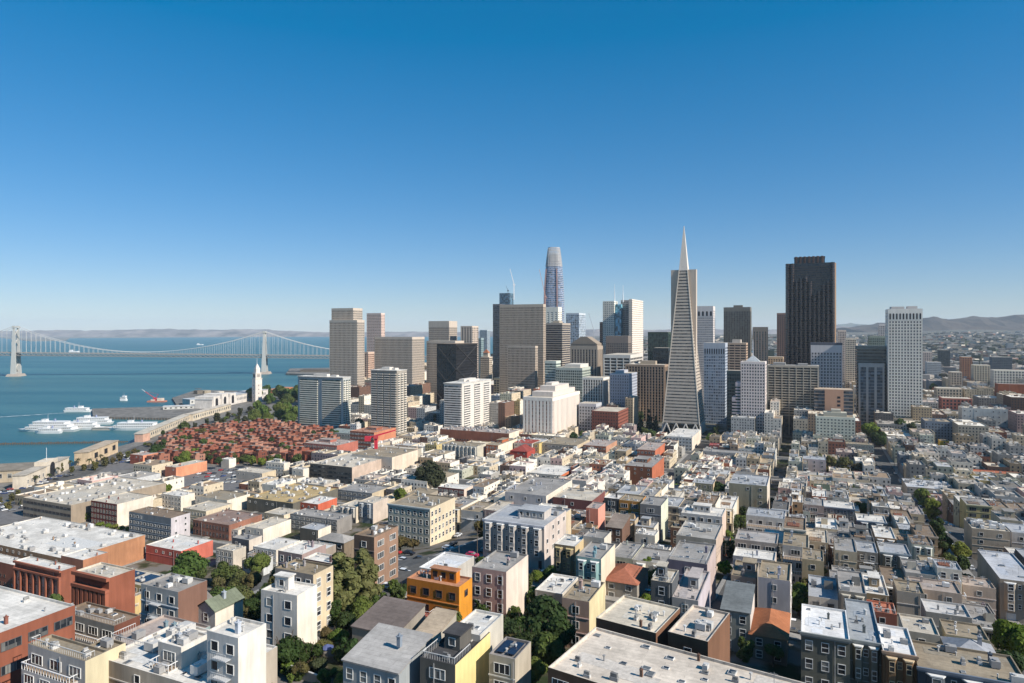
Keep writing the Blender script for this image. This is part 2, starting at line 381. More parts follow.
def crosswalk(u, v, along_u, n=7):
    mb = MB()
    for i in range(n):
        a = -5 + i * 10 / n
        pts = [(u + a, v - 1.4), (u + a + .7, v - 1.4), (u + a + .7, v + 1.4), (u + a, v + 1.4)] if along_u else [(u - 1.4, v + a), (u + 1.4, v + a), (u + 1.4, v + a + .7), (u - 1.4, v + a + .7)]
        P_ = [uv2xy(*p_) for p_ in pts]; mb.quad([(x, y, gh(x, y) + .16) for x, y in P_])
    structure('road_markings', mb, M['paint'])
for u, v in ((-107, 187), (-107, 292), (64, 292), (64, 397), (64, 502)):
    crosswalk(u, v - 8.5, True); crosswalk(u, v + 8.5, True); crosswalk(u - 8.5, v, False); crosswalk(u + 8.5, v, False)
for v in (187, 292, 397):
    for u in range(-170, 60, 8):
        if abs(u + 107) < 12: continue
        mb = MB(); P_ = [uv2xy(*p_) for p_ in ((u, v - .1), (u + 4, v - .1), (u + 4, v + .1), (u, v + .1))]; mb.quad([(x, y, gh(x, y) + .17) for x, y in P_]); structure('road_markings', mb, M['paint'])
street(-350, 292, -258, 292, 11); street(-350, 187, -258, 187, 11)

# ------------------------------------------------------------------ small shared pieces
def win_mesh(kind):                       # unit window centred on the origin, outer face towards -Y, 1 wide 1 high
    mb = MB(); f = 0.075 if kind != 'wide' else 0.045
    mb.box(-.5, -.09, -.5, -.5 + f, .02, .5); mb.box(.5 - f, -.09, -.5, .5, .02, .5)
    mb.box(-.5 + f, -.09, -.5, .5 - f, .02, -.5 + f * .8); mb.box(-.5 + f, -.09, .5 - f * .8, .5 - f, .02, .5)
    if kind == 'sash': mb.box(-.5 + f, -.07, -.03, .5 - f, 0, .03)
    if kind == 'wide':
        for x in (-.18, .16): mb.box(x, -.07, -.5 + f, x + .04, 0, .5 - f)
    mb.quad([(-.5 + f, -.03, -.5 + f * .8), (.5 - f, -.03, -.5 + f * .8), (.5 - f, -.03, .5 - f * .8), (-.5 + f, -.03, .5 - f * .8)], 1)
    return mb.mesh('window_' + kind, [M['trim'], M['glass']])
WM = {k: win_mesh(k) for k in ('sash', 'plain', 'wide')}
def shared(name, fn, mats):
    mb = MB(); fn(mb); return mb.mesh(name, mats)
def _vent(mb): mb.tube((0, 0, 0), (0, 0, .9), .16, 6); mb.tube((0, 0, .9), (0, 0, 1.15), .3, 6)
def _chim(mb): mb.box(-.35, -.35, 0, .35, .35, 1.7); mb.box(-.45, -.45, 1.7, .45, .45, 1.9); mb.tube((0, 0, 1.9), (0, 0, 2.3), .16, 6)
def _skyl(mb): mb.box(-.8, -.6, 0, .8, .6, .3); mb.quad([(-.68, -.5, .31), (.68, -.5, .31), (.68, .5, .31), (-.68, .5, .31)], 1)
def _unit(mb): mb.box(-1, -.7, .2, 1, .7, 1.4); mb.tube((-.4, 0, 1.4), (-.4, 0, 1.6), .4, 8); mb.box(-.9, -.6, 0, -.7, .6, .2); mb.box(.7, -.6, 0, .9, .6, .2)
def _dish(mb): mb.tube((0, 0, 0), (0, 0, 2.6), .05, 4); mb.box(-.6, -.03, 2.3, .6, .03, 2.36); mb.box(-.4, -.03, 2.0, .4, .03, 2.05)
def _planter(mb): mb.box(-.7, -.35, 0, .7, .35, .6); mb.box(-.6, -.28, .6, .55, .25, 1.2, 1)
def _solar(mb):
    for i in range(3): mb.box(-.5 + i * 1.05, -.8, .3 , .5 + i * 1.05, .8, .38)
SM = {'vent': (shared('vent', _vent, [M['trim']]), 'roof_vent'), 'chimney': (shared('chimney', _chim, [M['trim']]), 'chimney'),
      'skylight': (shared('skylight', _skyl, [M['trim'], M['glass']]), 'skylight'), 'unit': (shared('roof_unit', _unit, [M['trim']]), 'ventilation_unit'),
      'dish': (shared('aerial', _dish, [M['trim']]), 'aerial'), 'planter': (shared('planter', _planter, [M['wood'], M['leaf']]), 'planter')}
def orig(px, py, H, rot, toR, Dp, dz_=0.0):
    """front left roof corner at a pixel; width until the front edge meets column toR"""
    a = GA + math.radians(rot); ux = (math.cos(a), math.sin(a)); D = ray_ground(px, py, H); x0 = (px - 512) / FPX * D; L = (toR - 512) / FPX
    W = (L * D - x0) / (ux[0] - L * ux[1]); return (x0, D, a, W, Dp, CAMZ - (py - HOR) / FPX * D + dz_)
FOOT = []                                # footprints in (u,v): (u0,v0,u1,v1)
RECTS = []                               # what the photo shows free: (x0, y0, x1, y1, depth)
HOUSES = []                              # (x, y, short name)

def solve(lx, cx, rx, cy, H, d=None, wd=None, rot=0.0, D=None, A=None):
    """corner pixel + left/right pixel limits of the roof -> corner point, axes, width, depth"""
    a = GA + math.radians(rot); ux = (math.cos(a), math.sin(a)); vx = (-math.sin(a), math.cos(a))
    D = D or ray_ground(cx, cy, H)
    x0, y0 = (cx - 512) / FPX * D, D
    def ext(px, dx, dy):                  # distance along (dx,dy) from the corner until pixel px
        L = (px - 512) / FPX
        den = dx - L * dy
        return (L * y0 - x0) / den if abs(den) > 1e-3 else 1e9
    A = (lx < cx and cx < 800) if A is None else A
    if A:
        W = ext(lx, -ux[0], -ux[1]) if wd is None else wd
        Dp = d if d is not None else ext(rx, vx[0], vx[1])
        ox, oy = x0 - ux[0] * W, y0 - ux[1] * W       # local origin: front-left corner
    else:
        W = ext(rx, ux[0], ux[1]) if wd is None else wd
        Dp = d if d is not None else ext(lx, vx[0], vx[1])
        ox, oy = x0, y0
    W = max(3.0, min(W, 160)); Dp = max(4.0, min(Dp, 140))
    if A: ox, oy = x0 - ux[0] * W, y0 - ux[1] * W
    return ox, oy, a, W, Dp, ux, vx, CAMZ - (cy - HOR) / FPX * D

def put_windows(parent, W, z0, H, st, style, color, face, rnd, Dp=0, limit=40, y=0.0):
    """rows of windows on one face: 'front' (y=0), 'west' (x=W) or 'east' (x=0)"""
    if st < 1: return
    fh = H / st; L_ = W if face == 'front' else Dp
    kind, ww, wh, sp = {'sash': ('sash', 1.4, 2.0, 2.5), 'plain': ('plain', 1.7, 1.7, 3.0), 'wide': ('wide', 3.0, 1.7, 4.0), 'few': ('plain', 1.4, 1.5, 5.0), 'tall': ('sash', 1.5, 2.4, 2.6), 'strip': ('wide', 3.4, 1.6, 3.8)}[style]
    n = max(1, int((L_ - 0.8) / sp)); s_ = L_ / n; c = 0
    for k in range(st):
        if style == 'few' and k == 0: continue
        for i in range(n):
            if style == 'few' and rnd.random() < .3: continue
            p = (i + .5) * s_; z = z0 + fh * (k + .52)
            if face == 'front': loc, rz = (p, y - .01, z), 0
            elif face == 'west': loc, rz = (W + .07, p, z), math.pi / 2
            else: loc, rz = (-.07, p, z), -math.pi / 2
            link('window', WM[kind], parent, loc, rz, color, (ww, 1, min(wh, fh * .62))); c += 1
            if c >= limit: return

def house(lx, cx, rx, cy, st, wall, roof, short, label, cat='house', feats='', side=None, H=None, d=None, wd=None, rot=0.0, D=None,
          win='sash', trim=(.72, .7, .66), name=None, group=None, up=0.0, base=None, minz=None, origin=None, swin='few'):
    HH = H if H else st * 3.15 + .9
    rnd = random.Random(hash((round(cx), round(cy), st)) & 0xffff)
    if origin: ox, oy, a, W, Dp, ztop = origin; ux = (math.cos(a), math.sin(a)); vx = (-math.sin(a), math.cos(a))
    else: ox, oy, a, W, Dp, ux, vx, ztop = solve(lx, cx, rx, cy, HH + up, d, wd, rot, D)
    cs = [(ox, oy), (ox + ux[0] * W, oy + ux[1] * W), (ox + vx[0] * Dp, oy + vx[1] * Dp), (ox + ux[0] * W + vx[0] * Dp, oy + ux[1] * W + vx[1] * Dp)]
    g = min(gh(*c) for c in cs) - .8
    if base is not None: g = base
    if minz is not None: g = minz
    us = [xy2uv(*c) for c in cs]; FOOT.append((min(p[0] for p in us), min(p[1] for p in us), max(p[0] for p in us), max(p[1] for p in us)))
    t = thing(name or cat.replace(' ', '_'), label, cat, (ox, oy, g), a, group)
    HOUSES.append((ox + ux[0] * W / 2, oy + ux[1] * W / 2, short))
    if not origin:
        xs_ = [proj(c[0], c[1], ztop)[0] for c in cs]; RECTS.append((min(xs_), cy - 3, max(xs_), cy + HH * FPX / oy * .55, oy))
    elif minz is None: RECTS.append((min(proj(c[0], c[1], ztop)[0] for c in cs), min(proj(c[0], c[1], ztop)[1] for c in cs), max(proj(c[0], c[1], ztop)[0] for c in cs), min(760, max(proj(c[0], c[1], ztop)[1] for c in cs)), oy))
    zt = ztop - g; pitched = any(f in feats for f in 'ghm'); P = 0.0 if pitched else .45
    hw = zt if not pitched else zt
    # walls with a parapet
    mb = MB(); cop = MB(); th = .22; T = hw + P
    o = [(0, 0), (W, 0), (W, Dp), (0, Dp)]; q = [(th, th), (W - th, th), (W - th, Dp - th), (th, Dp - th)]
    for i in range(4):
        j = (i + 1) % 4
        mb.quad([(*o[i], 0), (*o[j], 0), (*o[j], T), (*o[i], T)])
        cop.quad([(*o[i], T), (*o[j], T), (*q[j], T), (*q[i], T)])
        cop.quad([(*q[j], hw - .3), (*q[i], hw - .3), (*q[i], T), (*q[j], T)])
    if 'g' in feats:
        rh = min(W, Dp) * .32
        mb.quad([(0, 0.001, hw), (W, 0.001, hw), (W / 2, 0.001, hw + rh)]); mb.quad([(W, Dp, hw), (0, Dp, hw), (W / 2, Dp, hw + rh)])
    if 'm' in feats:
        rh = 1.8
        mb.quad([(0, Dp, hw), (0, 0, hw), (0, Dp, hw + rh)]); mb.quad([(W, 0, hw), (W, Dp, hw), (W, Dp, hw + rh)]); mb.quad([(W, Dp, hw), (0, Dp, hw), (0, Dp, hw + rh), (W, Dp, hw + rh)])
    wo = part('wall', mb, M['wall'], t, wall)
    # roof
    mb = cop
    if 'g' in feats:
        e = .35
        for s_, xa in ((0, -e), (1, W + e)):
            z0 = hw - e * rh / (W / 2)
            if s_ == 0: mb.quad([(xa, -e, z0), (W / 2, -e, hw + rh), (W / 2, Dp + e, hw + rh), (xa, Dp + e, z0)][::-1]); mb.quad([(xa, -e, z0 + .2), (W / 2, -e, hw + rh + .2), (W / 2, Dp + e, hw + rh + .2), (xa, Dp + e, z0 + .2)][::-1])
            else: mb.quad([(xa, -e, z0), (W / 2, -e, hw + rh), (W / 2, Dp + e, hw + rh), (xa, Dp + e, z0)]); mb.quad([(xa, -e, z0 + .2), (W / 2, -e, hw + rh + .2), (W / 2, Dp + e, hw + rh + .2), (xa, Dp + e, z0 + .2)])
    elif 'h' in feats:
        e = .4; rh = min(W, Dp) * .26; m_ = min(W, Dp) / 2
        if W > Dp: r1, r2 = (m_, Dp / 2, hw + rh), (W - m_ + .01, Dp / 2, hw + rh)
        else: r1, r2 = (W / 2, m_, hw + rh), (W / 2, Dp - m_ + .01, hw + rh)
        c = [(-e, -e, hw), (W + e, -e, hw), (W + e, Dp + e, hw), (-e, Dp + e, hw)]
        if W > Dp: mb.quad([c[0], c[1], r2, r1]); mb.quad([c[1], c[2], r2]); mb.quad([c[2], c[3], r1, r2]); mb.quad([c[3], c[0], r1])
        else: mb.quad([c[0], c[1], r1]); mb.quad([c[1], c[2], r2, r1]); mb.quad([c[2], c[3], r2]); mb.quad([c[3], c[0], r1, r2])
        mb.quad([c[3], c[2], c[1], c[0]])
    elif 'm' in feats:
        mb.quad([(-.2, -.3, hw + .02), (W + .2, -.3, hw + .02), (W + .2, Dp + .2, hw + 1.9), (-.2, Dp + .2, hw + 1.9)])
        mb.quad([(-.2, -.3, hw + .2), (W + .2, -.3, hw + .2), (W + .2, Dp + .2, hw + 2.1), (-.2, Dp + .2, hw + 2.1)])
    else:
        mb.quad([(th, th, hw), (W - th, th, hw), (W - th, Dp - th, hw), (th, Dp - th, hw)])
        # seams / patches a few mm above
        for _ in range(rnd.randint(1, 3)):
            pw_, pd_ = rnd.uniform(.15, .4) * W, rnd.uniform(.12, .35) * Dp; px_, py_ = rnd.uniform(th, W - th - pw_), rnd.uniform(th, Dp - th - pd_)
            z_ = hw + .02 + .006 * _
            mb.quad([(px_, py_, z_), (px_ + pw_, py_, z_), (px_ + pw_, py_ + pd_, z_), (px_, py_ + pd_, z_)], 1)
    ro = part('roof', mb, [M['roof'], M['roof2']], t, roof)
    if side is not None:
        mb = MB(); x = W if lx < cx and cx < 800 else 0
        if x: mb.box(W, .02, 0, W + .06, Dp - .02, T - .02)
        else: mb.box(-.06, .02, 0, 0, Dp - .02, T - .02)
        part('side_wall', mb, M['wall'], t, side)
    if 'f' in feats:
        mb = MB(); mb.box(-.25, -.4, T - .35, W + .25, -.002, T + .1); mb.box(-.1, -.25, T - .7, W + .1, -.004, T - .35)
        part('cornice', mb, M['trim'], t, tuple(min(.75, c * 1.25 + .05) for c in wall))
    z0 = max(0.3, zt - HH + .9) if H is None else max(.3, zt - HH)
    nst = st
    if 'b' in feats:
        nb = max(2 if W > 5.4 else 1, int(W / 4.2)); sp = W / nb; bw = min(3.0, sp * .66); bd = 1.1; fh = (zt - z0) / max(1, st)
        zb = z0 + fh * (1 if st > 2 else 0) + .2; zt_ = zt - .5
        for i in range(nb):
            cx_ = (i + .5) * sp; mb = MB()
            pts = [(cx_ - bw / 2, 0.01), (cx_ - bw * .28, -bd), (cx_ + bw * .28, -bd), (cx_ + bw / 2, 0.01)]
            mb.prism(pts, zb, zt_)
            bo = part('bay_window', mb, M['wall'], t, tuple(min(.8, c * 1.08) for c in wall))
            cap = MB(); cap.prism([(p_[0] + (-.12 if p_[0] < cx_ else .12), p_[1] - .12) for p_ in pts[:]], zt_, zt_ + .25)
            part('cornice', cap, M['trim'], bo, trim)
            for k in range(1 if st > 2 else 0, st):
                zz = z0 + fh * (k + .5)
                if zz + .9 > zt_: zz = zt_ - 1.2
                link('window', WM['sash'], bo, (cx_, -bd - .01, zz), 0, trim, (bw * .5, 1, 2.0))
        for i in range(1, nb):
            for k in range(1, st):
                link('window', WM['sash'], t, (i * sp, -.01, z0 + fh * (k + .5)), 0, trim, (.9, 1, 1.5))
        mb = MB(); mb.box(sp * .3, -.06, 0, sp * .3 + 2.5, .1, z0 + 2.3); part('garage_door', mb, M['trim'], t, tuple(c * .7 for c in trim))
        mb = MB(); mb.box(W - 1.9, -.07, 0, W - .8, .1, z0 + 2.3); part('door', mb, M['dark'], t)
    elif 'n' not in feats and 'P' not in feats:
        put_windows(t, W, z0, zt - z0 - .2, st, win, trim, 'front', rnd)
    if 'w' in feats: put_windows(t, W + (.06 if side else 0), z0, zt - z0 - .2, st, swin, trim, 'west' if cx < 800 else 'east', rnd, Dp, 24)
    if 'p' in feats:
        pw_, pd_ = W * rnd.uniform(.35, .5), Dp * rnd.uniform(.25, .35); px_, py_ = W * .12 + rnd.random() * W * .3, Dp * .4
        mb = MB(); mb.box(px_, py_, hw, px_ + pw_, py_ + pd_, hw + 2.6); po = part('penthouse', mb, M['wall'], t, tuple(min(.75, c * 1.1) for c in wall))
        mb = MB(); mb.box(px_ - .25, py_ - .25, hw + 2.6, px_ + pw_ + .25, py_ + pd_ + .25, hw + 2.8); part('roof', mb, M['roof'], po, roof)
        for i in range(max(1, int(pw_ / 2.2))): link('window', WM['plain'], po, (px_ + (i + .5) * pw_ / max(1, int(pw_ / 2.2)), py_ - .01, hw + 1.4), 0, trim, (1.3, 1, 1.4))
    if 't' in feats:
        mb = MB(); n = int(W / .5); y0, y1 = .35, Dp * .45
        for i in range(n + 1): mb.box(.3 + i * (W - .6) / n, y0, hw, .34 + i * (W - .6) / n, y0 + .04, hw + 1.3)
        mb.box(.28, y0 - .03, hw + 1.3, W - .28, y0 + .07, hw + 1.4)
        n = int((y1 - y0) / .5)
        for i in range(n + 1):
            for x in (.3, W - .34): mb.box(x, y0 + i * (y1 - y0) / max(1, n), hw, x + .04, y0 + .04 + i * (y1 - y0) / max(1, n), hw + 1.3)
        for x in (.28, W - .36): mb.box(x, y0 + .07, hw + 1.3, x + .08, y1, hw + 1.4)
        part('railing', mb, M['trim'], t, (.6, .58, .55))
    if 'D' in feats:                                         # stepped timber terraces with white rails towards the view
        yy = 0.0; zz = zt
        for k in range(2):
            dd = min(4.5, Dp * .35); zz -= 3.1; x0, x1 = W * (.04 + .1 * k), W * (1 - .12 * (1 - k)); 
            if zz < 1.5: break
            mb = MB(); mb.box(x0, yy - dd, 0, x1, yy - .003 - .02 * k, zz); to = part('terrace', mb, M['wall'], t, tuple(min(.7, c * 1.15) for c in wall))
            mb = MB(); mb.box(x0 + .1, yy - dd + .1, zz + .004, x1 - .1, yy - .1, zz + .06); part('deck_floor', mb, M['wood'], to, (.3, .22, .15))
            mb = MB(); n = int((x1 - x0) / .7)
            for i in range(n + 1): mb.box(x0 + i * (x1 - x0 - .1) / n, yy - dd, zz, x0 + i * (x1 - x0 - .1) / n + .09, yy - dd + .09, zz + 1.05)
            for i in range(int(dd / .7)):
                for xx in (x0, x1 - .09): mb.box(xx, yy - dd + .7 * (i + 1), zz, xx + .09, yy - dd + .7 * (i + 1) + .09, zz + 1.05)
            mb.box(x0 - .04, yy - dd - .05, zz + 1.05, x1 + .04, yy - dd + .14, zz + 1.17)
            for xx in (x0 - .03, x1 - .12): mb.box(xx, yy - dd + .15, zz + 1.055, xx + .15, yy, zz + 1.16)
            part('railing', mb, M['trim'], to, (.7, .68, .66))
            n = max(1, int((x1 - x0) / 3.2))
            for i in range(n): link('window', WM['wide'], to, (x0 + (i + .5) * (x1 - x0) / n, yy - dd - .01, zz - 1.5), 0, trim, (2.6, 1, 1.9))
            yy -= dd
    if 'B' in feats:
        fh = (zt - z0) / st
        for k in range(1, st):
            mb = MB(); zz = z0 + fh * k; bx = W * .3
            mb.box(bx, -1.1, zz - .12, bx + 3.2, -.01, zz)
            for i in range(9): mb.box(bx + i * .395, -1.1, zz, bx + .04 + i * .395, -1.06, zz + 1)
            mb.box(bx, -1.12, zz + 1, bx + 3.2, -1.04, zz + 1.06)
            part('balcony', mb, M['trim'], t, (.5, .5, .5) if trim[0] > .4 else trim)
    if 'P' in feats:
        mb = MB(); n = 7
        for i in range(n + 1):
            x = .6 + i * (W - 1.2) / n; mb.box(x - .55, -1.0, 0, x + .55, -.01, zt - 3.2)
        mb.box(-.1, -1.1, zt - 3.2, W + .1, -.012, zt - 2.4); mb.box(-.2, -.9, zt - .3, W + .2, -.014, zt + .6); part('pilasters', mb, M['wall'], t, tuple(c * 1.25 for c in wall))
        for i in range(n):
            x = .6 + (i + .5) * (W - 1.2) / n; mb = MB(); mb.box(x - (W / n) * .3, -.08, 1, x + (W / n) * .3, .05, zt - 4.2); part('tall_window', mb, M['glass'], t)
    if not pitched and origin is None or 'Z' in feats:
        if rnd.random() < .55 and st >= 2 and W < 40:       # string courses at the floor lines
            mb = MB(); fh = (zt - z0) / st
            for k in range(1, st): mb.box(-.08, -.12, z0 + fh * k - .12, W + .08, -.003, z0 + fh * k + .1)
            part('string_course', mb, M['trim'], t, tuple(min(.72, c * 1.3 + .04) for c in wall))
        if rnd.random() < .6:
            mb = MB(); x = W * rnd.uniform(.05, .95); mb.tube((x, -.12, 0), (x, -.12, zt), .07, 5)
            part('downpipe', mb, M['trim'], t, (.3, .3, .3))
    if not pitched and W < 32 and Dp > 9 and H is None or 'Z' in feats:
        r_ = rnd.random()
        if r_ < .3 and 'p' not in feats:                     # stair head with a sloping roof
            x0, y0 = W * rnd.uniform(.1, .6), Dp * rnd.uniform(.3, .6); mb = MB(); w2, d2, h2 = min(2.4, W * .3), min(4, Dp * .3), 2.4
            n = len(mb.v); mb.v += [(x0, y0, hw), (x0 + w2, y0, hw), (x0 + w2, y0 + d2, hw), (x0, y0 + d2, hw), (x0, y0, hw + h2), (x0 + w2, y0, hw + h2), (x0 + w2, y0 + d2, hw + .5), (x0, y0 + d2, hw + .5)]
            for f in ((4, 5, 6, 7), (0, 1, 5, 4), (1, 2, 6, 5), (2, 3, 7, 6), (3, 0, 4, 7)): mb.f.append(tuple(n + i for i in f)); mb.m.append(0); mb.c.append(None)
            part('stair_head', mb, M['wall'], t, rnd.choice((wall, (.5, .48, .44), (.3, .3, .3))))
        elif r_ < .55 and 't' not in feats:                  # wooden roof deck
            x0, y0 = W * .15, Dp * rnd.uniform(.1, .5); w2, d2 = W * rnd.uniform(.4, .65), Dp * rnd.uniform(.2, .35); mb = MB()
            k = 0
            while k * .3 < d2: mb.box(x0, y0 + k * .3, hw + .05, x0 + w2, y0 + k * .3 + .26, hw + .3); k += 1
            for k in range(int(w2 / .6) + 1):
                for yy in (y0, y0 + d2 - .06): mb.box(x0 + k * .6, yy, hw + .3, x0 + k * .6 + .06, yy + .06, hw + 1.25)
            for yy in (y0 - .02, y0 + d2 - .08): mb.box(x0, yy, hw + 1.25, x0 + w2, yy + .1, hw + 1.33)
            part('roof_deck', mb, M['wood'], t, rnd.choice(((.3, .2, .13), (.22, .16, .12), (.4, .34, .28), (.25, .1, .06))))
    if 'S' in feats:
        for i in range(2):
            mb = MB(); x0_ = W * (.12 + .42 * i); mb.box(x0_, Dp * .2, hw + .35, x0_ + W * .3, Dp * .85, hw + .45); mb.box(x0_ + .3, Dp * .25, hw, x0_ + .5, Dp * .8, hw + .35); mb.box(x0_ + W * .3 - .5, Dp * .25, hw, x0_ + W * .3 - .3, Dp * .8, hw + .35)
            part('solar_panel', mb, M['solar'], t)
    kinds = []
    for f, k, n in (('c', 'chimney', 1), ('v', 'vent', 3), ('s', 'skylight', 2), ('e', 'unit', 4), ('a', 'dish', 1), ('l', 'planter', 4), ('x', 'skylight', 7), ('E', 'unit', 9)):
        if f in feats: kinds += [k] * n
    if not pitched and H != 0:
        kinds += rnd.choices(['vent', 'vent', 'skylight', 'unit', 'chimney', 'dish', 'planter'], k=min(16, 3 + int(W * Dp / 70)))
        if 'X' in feats: kinds += ['skylight'] * 22
        if 'E' in feats: kinds += ['unit'] * min(26, int(W * Dp / 90)) + ['skylight'] * min(8, int(W * Dp / 200))
        for k in kinds:
            me, nm = SM[k]; s_ = rnd.uniform(.6, 1.15) * (1.25 if k == 'unit' and 'E' in feats else .9)
            link(nm, me, t, (rnd.uniform(1.2, max(1.3, W - 1.2)), rnd.uniform(1.2, max(1.3, Dp - 1.2)), hw + .01), rnd.choice((0, math.pi / 2)),
                 (rnd.choice([(.5, .48, .45), (.3, .29, .28), (.62, .6, .57)]) if k != 'chimney' else tuple(c * .9 for c in wall)), (s_, s_, s_))
    elif 'c' in feats: link('chimney', SM['chimney'][0], t, (W * .7, Dp * .5, hw + min(W, Dp) * .15), 0, tuple(c * .8 for c in wall))
    return t, W, Dp, hw
M['roof2'] = mat('roof_patch', (.3, .28, .26), var=0.3, scale=1.3, rough=.95)
def _mk_roof2():
    m = M['roof2']; nt = m.node_tree
    oi = _n(nt, 'ShaderNodeObjectInfo')
    for l in list(nt.links):
        if l.from_node.type == 'RGB':
            to = l.to_socket; nt.links.remove(l)
            h = _n(nt, 'ShaderNodeHueSaturation'); h.inputs['Value'].default_value = .82; nt.links.new(oi.outputs['Color'], h.inputs['Color']); nt.links.new(h.outputs[0], to)
_mk_roof2()
M['solar'] = mat('solar_panel', (.015, .02, .04), var=.1, rough=.2, spec=.6)

# colours
cream = (.52, .46, .36); white = (.66, .64, .6); pwhite = (.7, .69, .68); bluew = (.5, .54, .58); lav = (.42, .42, .5); grey = (.3, .3, .3); dgrey = (.12, .12, .13)
lgrey = (.46, .46, .46); slate = (.1, .115, .14); pink = (.5, .36, .35); salmon = (.6, .24, .18); orange = (.52, .19, .03); brick = (.27, .11, .07); rbrick = (.25, .095, .065); brown = (.16, .1, .08)
tan = (.42, .34, .24); olive = (.24, .24, .15); green = (.3, .36, .26); teal = (.2, .34, .38); yellow = (.6, .48, .22); maroon = (.17, .045, .04); beige = (.44, .39, .32); mauve = (.3, .24, .25)
Rw = (.72, .7, .66); Rc = (.58, .53, .45); Rg = (.33, .32, .31); Rd = (.16, .155, .15); Rt = (.33, .28, .21); Rb = (.26, .2, .15); Rs = (.4, .42, .45); Rr = (.5, .2, .13); Rp = (.42, .36, .33); Rk = (.07, .07, .075)

# ------------------------------------------------------------------ buildings one can point to in the photograph
# left, right and corner columns and the roof corner row (pixels of the photo) give place and size; height comes from the storeys
Hh = house
# foot of the hill, left: brick offices and warehouses
Hh(-260, -100, 75, 673, 4, rbrick, Rw, 'white roofed brick office', 'red brick office with wide white roof, below the pilastered brick facades', 'office building', 'w', H=17, win='strip', swin='strip', trim=(.1, .1, .1))
Hh(15, 61, 76, 572, 5, rbrick, Rw, 'left pilastered brick building', 'brick building with tall red pilasters and white roof, left one of the pair', 'brick building', 'P', H=19, win='sash', trim=(.25, .09, .05), name='brick_building')
Hh(75, 109, 135, 580, 5, rbrick, Rc, 'right pilastered brick building', 'brick building with tall red pilasters and cream roof, right one of the pair', 'brick building', 'Pv', H=18, win='sash', trim=(.25, .09, .05), name='brick_building')
Hh(-60, 14, 30, 566, 3, rbrick, Rw, 'low brick wing', 'low orange brick wing with a white roof at the photo edge, beside the pilastered building', 'brick building', '', H=12, win='plain', trim=(.2, .1, .07), name='brick_building')
Hh(61, 83, 108, 561, 2, (.42, .2, .14), Rw, 'salmon roof block', 'salmon brick block with a plain cream roof standing behind the pilastered facades', 'brick building', '', H=17, win='few', name='brick_building', side=(.38, .19, .12))
Hh(-40, 66, 145, 560, 4, (.34, .22, .14), Rw, 'sprawling orange brick warehouse', 'sprawling warehouse with orange brick west wall and a pale roof covered in vents and ducts', 'warehouse', 'Exv', H=13, win='few', side=(.38, .2, .12))
Hh(23, 71, 166, 506, 3, (.3, .26, .22), Rc, 'terraced office block', 'long beige office block with dark banded terraces and a low parapet, beside the waterfront palms', 'office building', 'Exe', H=13, win='strip', trim=(.06, .05, .05))
Hh(91, 117, 153, 505, 4, maroon, Rc, 'maroon columned building', 'maroon building with white rear wall, at the right end of the terraced block', 'office building', 'sv', H=15, win='tall', side=white, trim=(.45, .4, .34))
Hh(129, 171, 190, 519, 4, (.2, .23, .27), Rb, 'blue grey windowed block', 'blue grey four-storey block with a row of square windows and a brown gravel roof', 'apartment building', 'wv', H=15, win='plain', side=(.5, .5, .58))
Hh(162, 181, 195, 497, 3, white, Rw, 'small white block', 'small bright white block with small windows beside the long parking lot', 'office building', 'v', H=10, win='plain')
Hh(146, 181, 213, 552, 2, (.45, .12, .1), Rw, 'red parapet building', 'low building with red parapet and broad white roof, before the blue grey block', 'shop building', 'v', H=8, win='few', side=(.5, .15, .12))
Hh(193, 229, 262, 526, 2, (.26, .13, .1), (.3, .22, .19), 'brown roofed brick shed', 'long brown brick shed with a wide brown roof and a small dark vent', 'warehouse', 'e', H=9, win='tall', trim=(.2, .12, .1))
Hh(183, 206, 232, 512, 2, cream, Rc, 'cream two-storey annexe', 'cream two-storey annexe with punched windows between the blue grey block and the brown shed', 'shop building', 'wv', H=9, side=(.6, .55, .45))
Hh(196, 227, 250, 501, 2, white, Rt, 'tan roofed white warehouse', 'white warehouse with a broad flat tan roof beside the parking lot', 'warehouse', 'v', H=9, win='few', side=white)
Hh(247, 293, 338, 504, 2, (.12, .12, .11), (.5, .38, .2), 'ochre roofed warehouse', 'dark grey warehouse with a large ochre roof and a cluster of silver ducts', 'warehouse', 'Ee', H=9, win='few')
Hh(294, 318, 337, 505, 2, (.5, .13, .08), Rw, 'red orange building', 'small red orange building with a white roof at the ochre roofed warehouse corner', 'shop building', 's', H=8, win='few')
Hh(245, 263, 291, 530, 2, white, Rc, 'cream roofed white block', 'white windowless block with a cream roof, in front of the ochre roofed warehouse', 'shop building', 'v', H=8, win='few', side=(.72, .7, .66))
Hh(130, 143, 190, 456, 2, (.4, .12, .08), Rp, 'low salmon shed', 'long low salmon shed with a sawtooth side wall beside the round green trees', 'warehouse', 'v', H=7, win='few', side=(.6, .26, .17), D=640)
Hh(165, 176, 207, 468, 2, (.5, .2, .14), Rc, 'low orange shed', 'long low orange shed with pale roof, nearer than the salmon shed', 'warehouse', 'v', H=7, win='few', side=(.6, .28, .18), D=585)
Hh(221, 229, 236, 460, 2, white, Rw, 'white cube office', 'plain white office with a blank sunlit wall in the middle of the parking lot', 'office building', 'v', H=8, win='few', side=(.75, .74, .72))
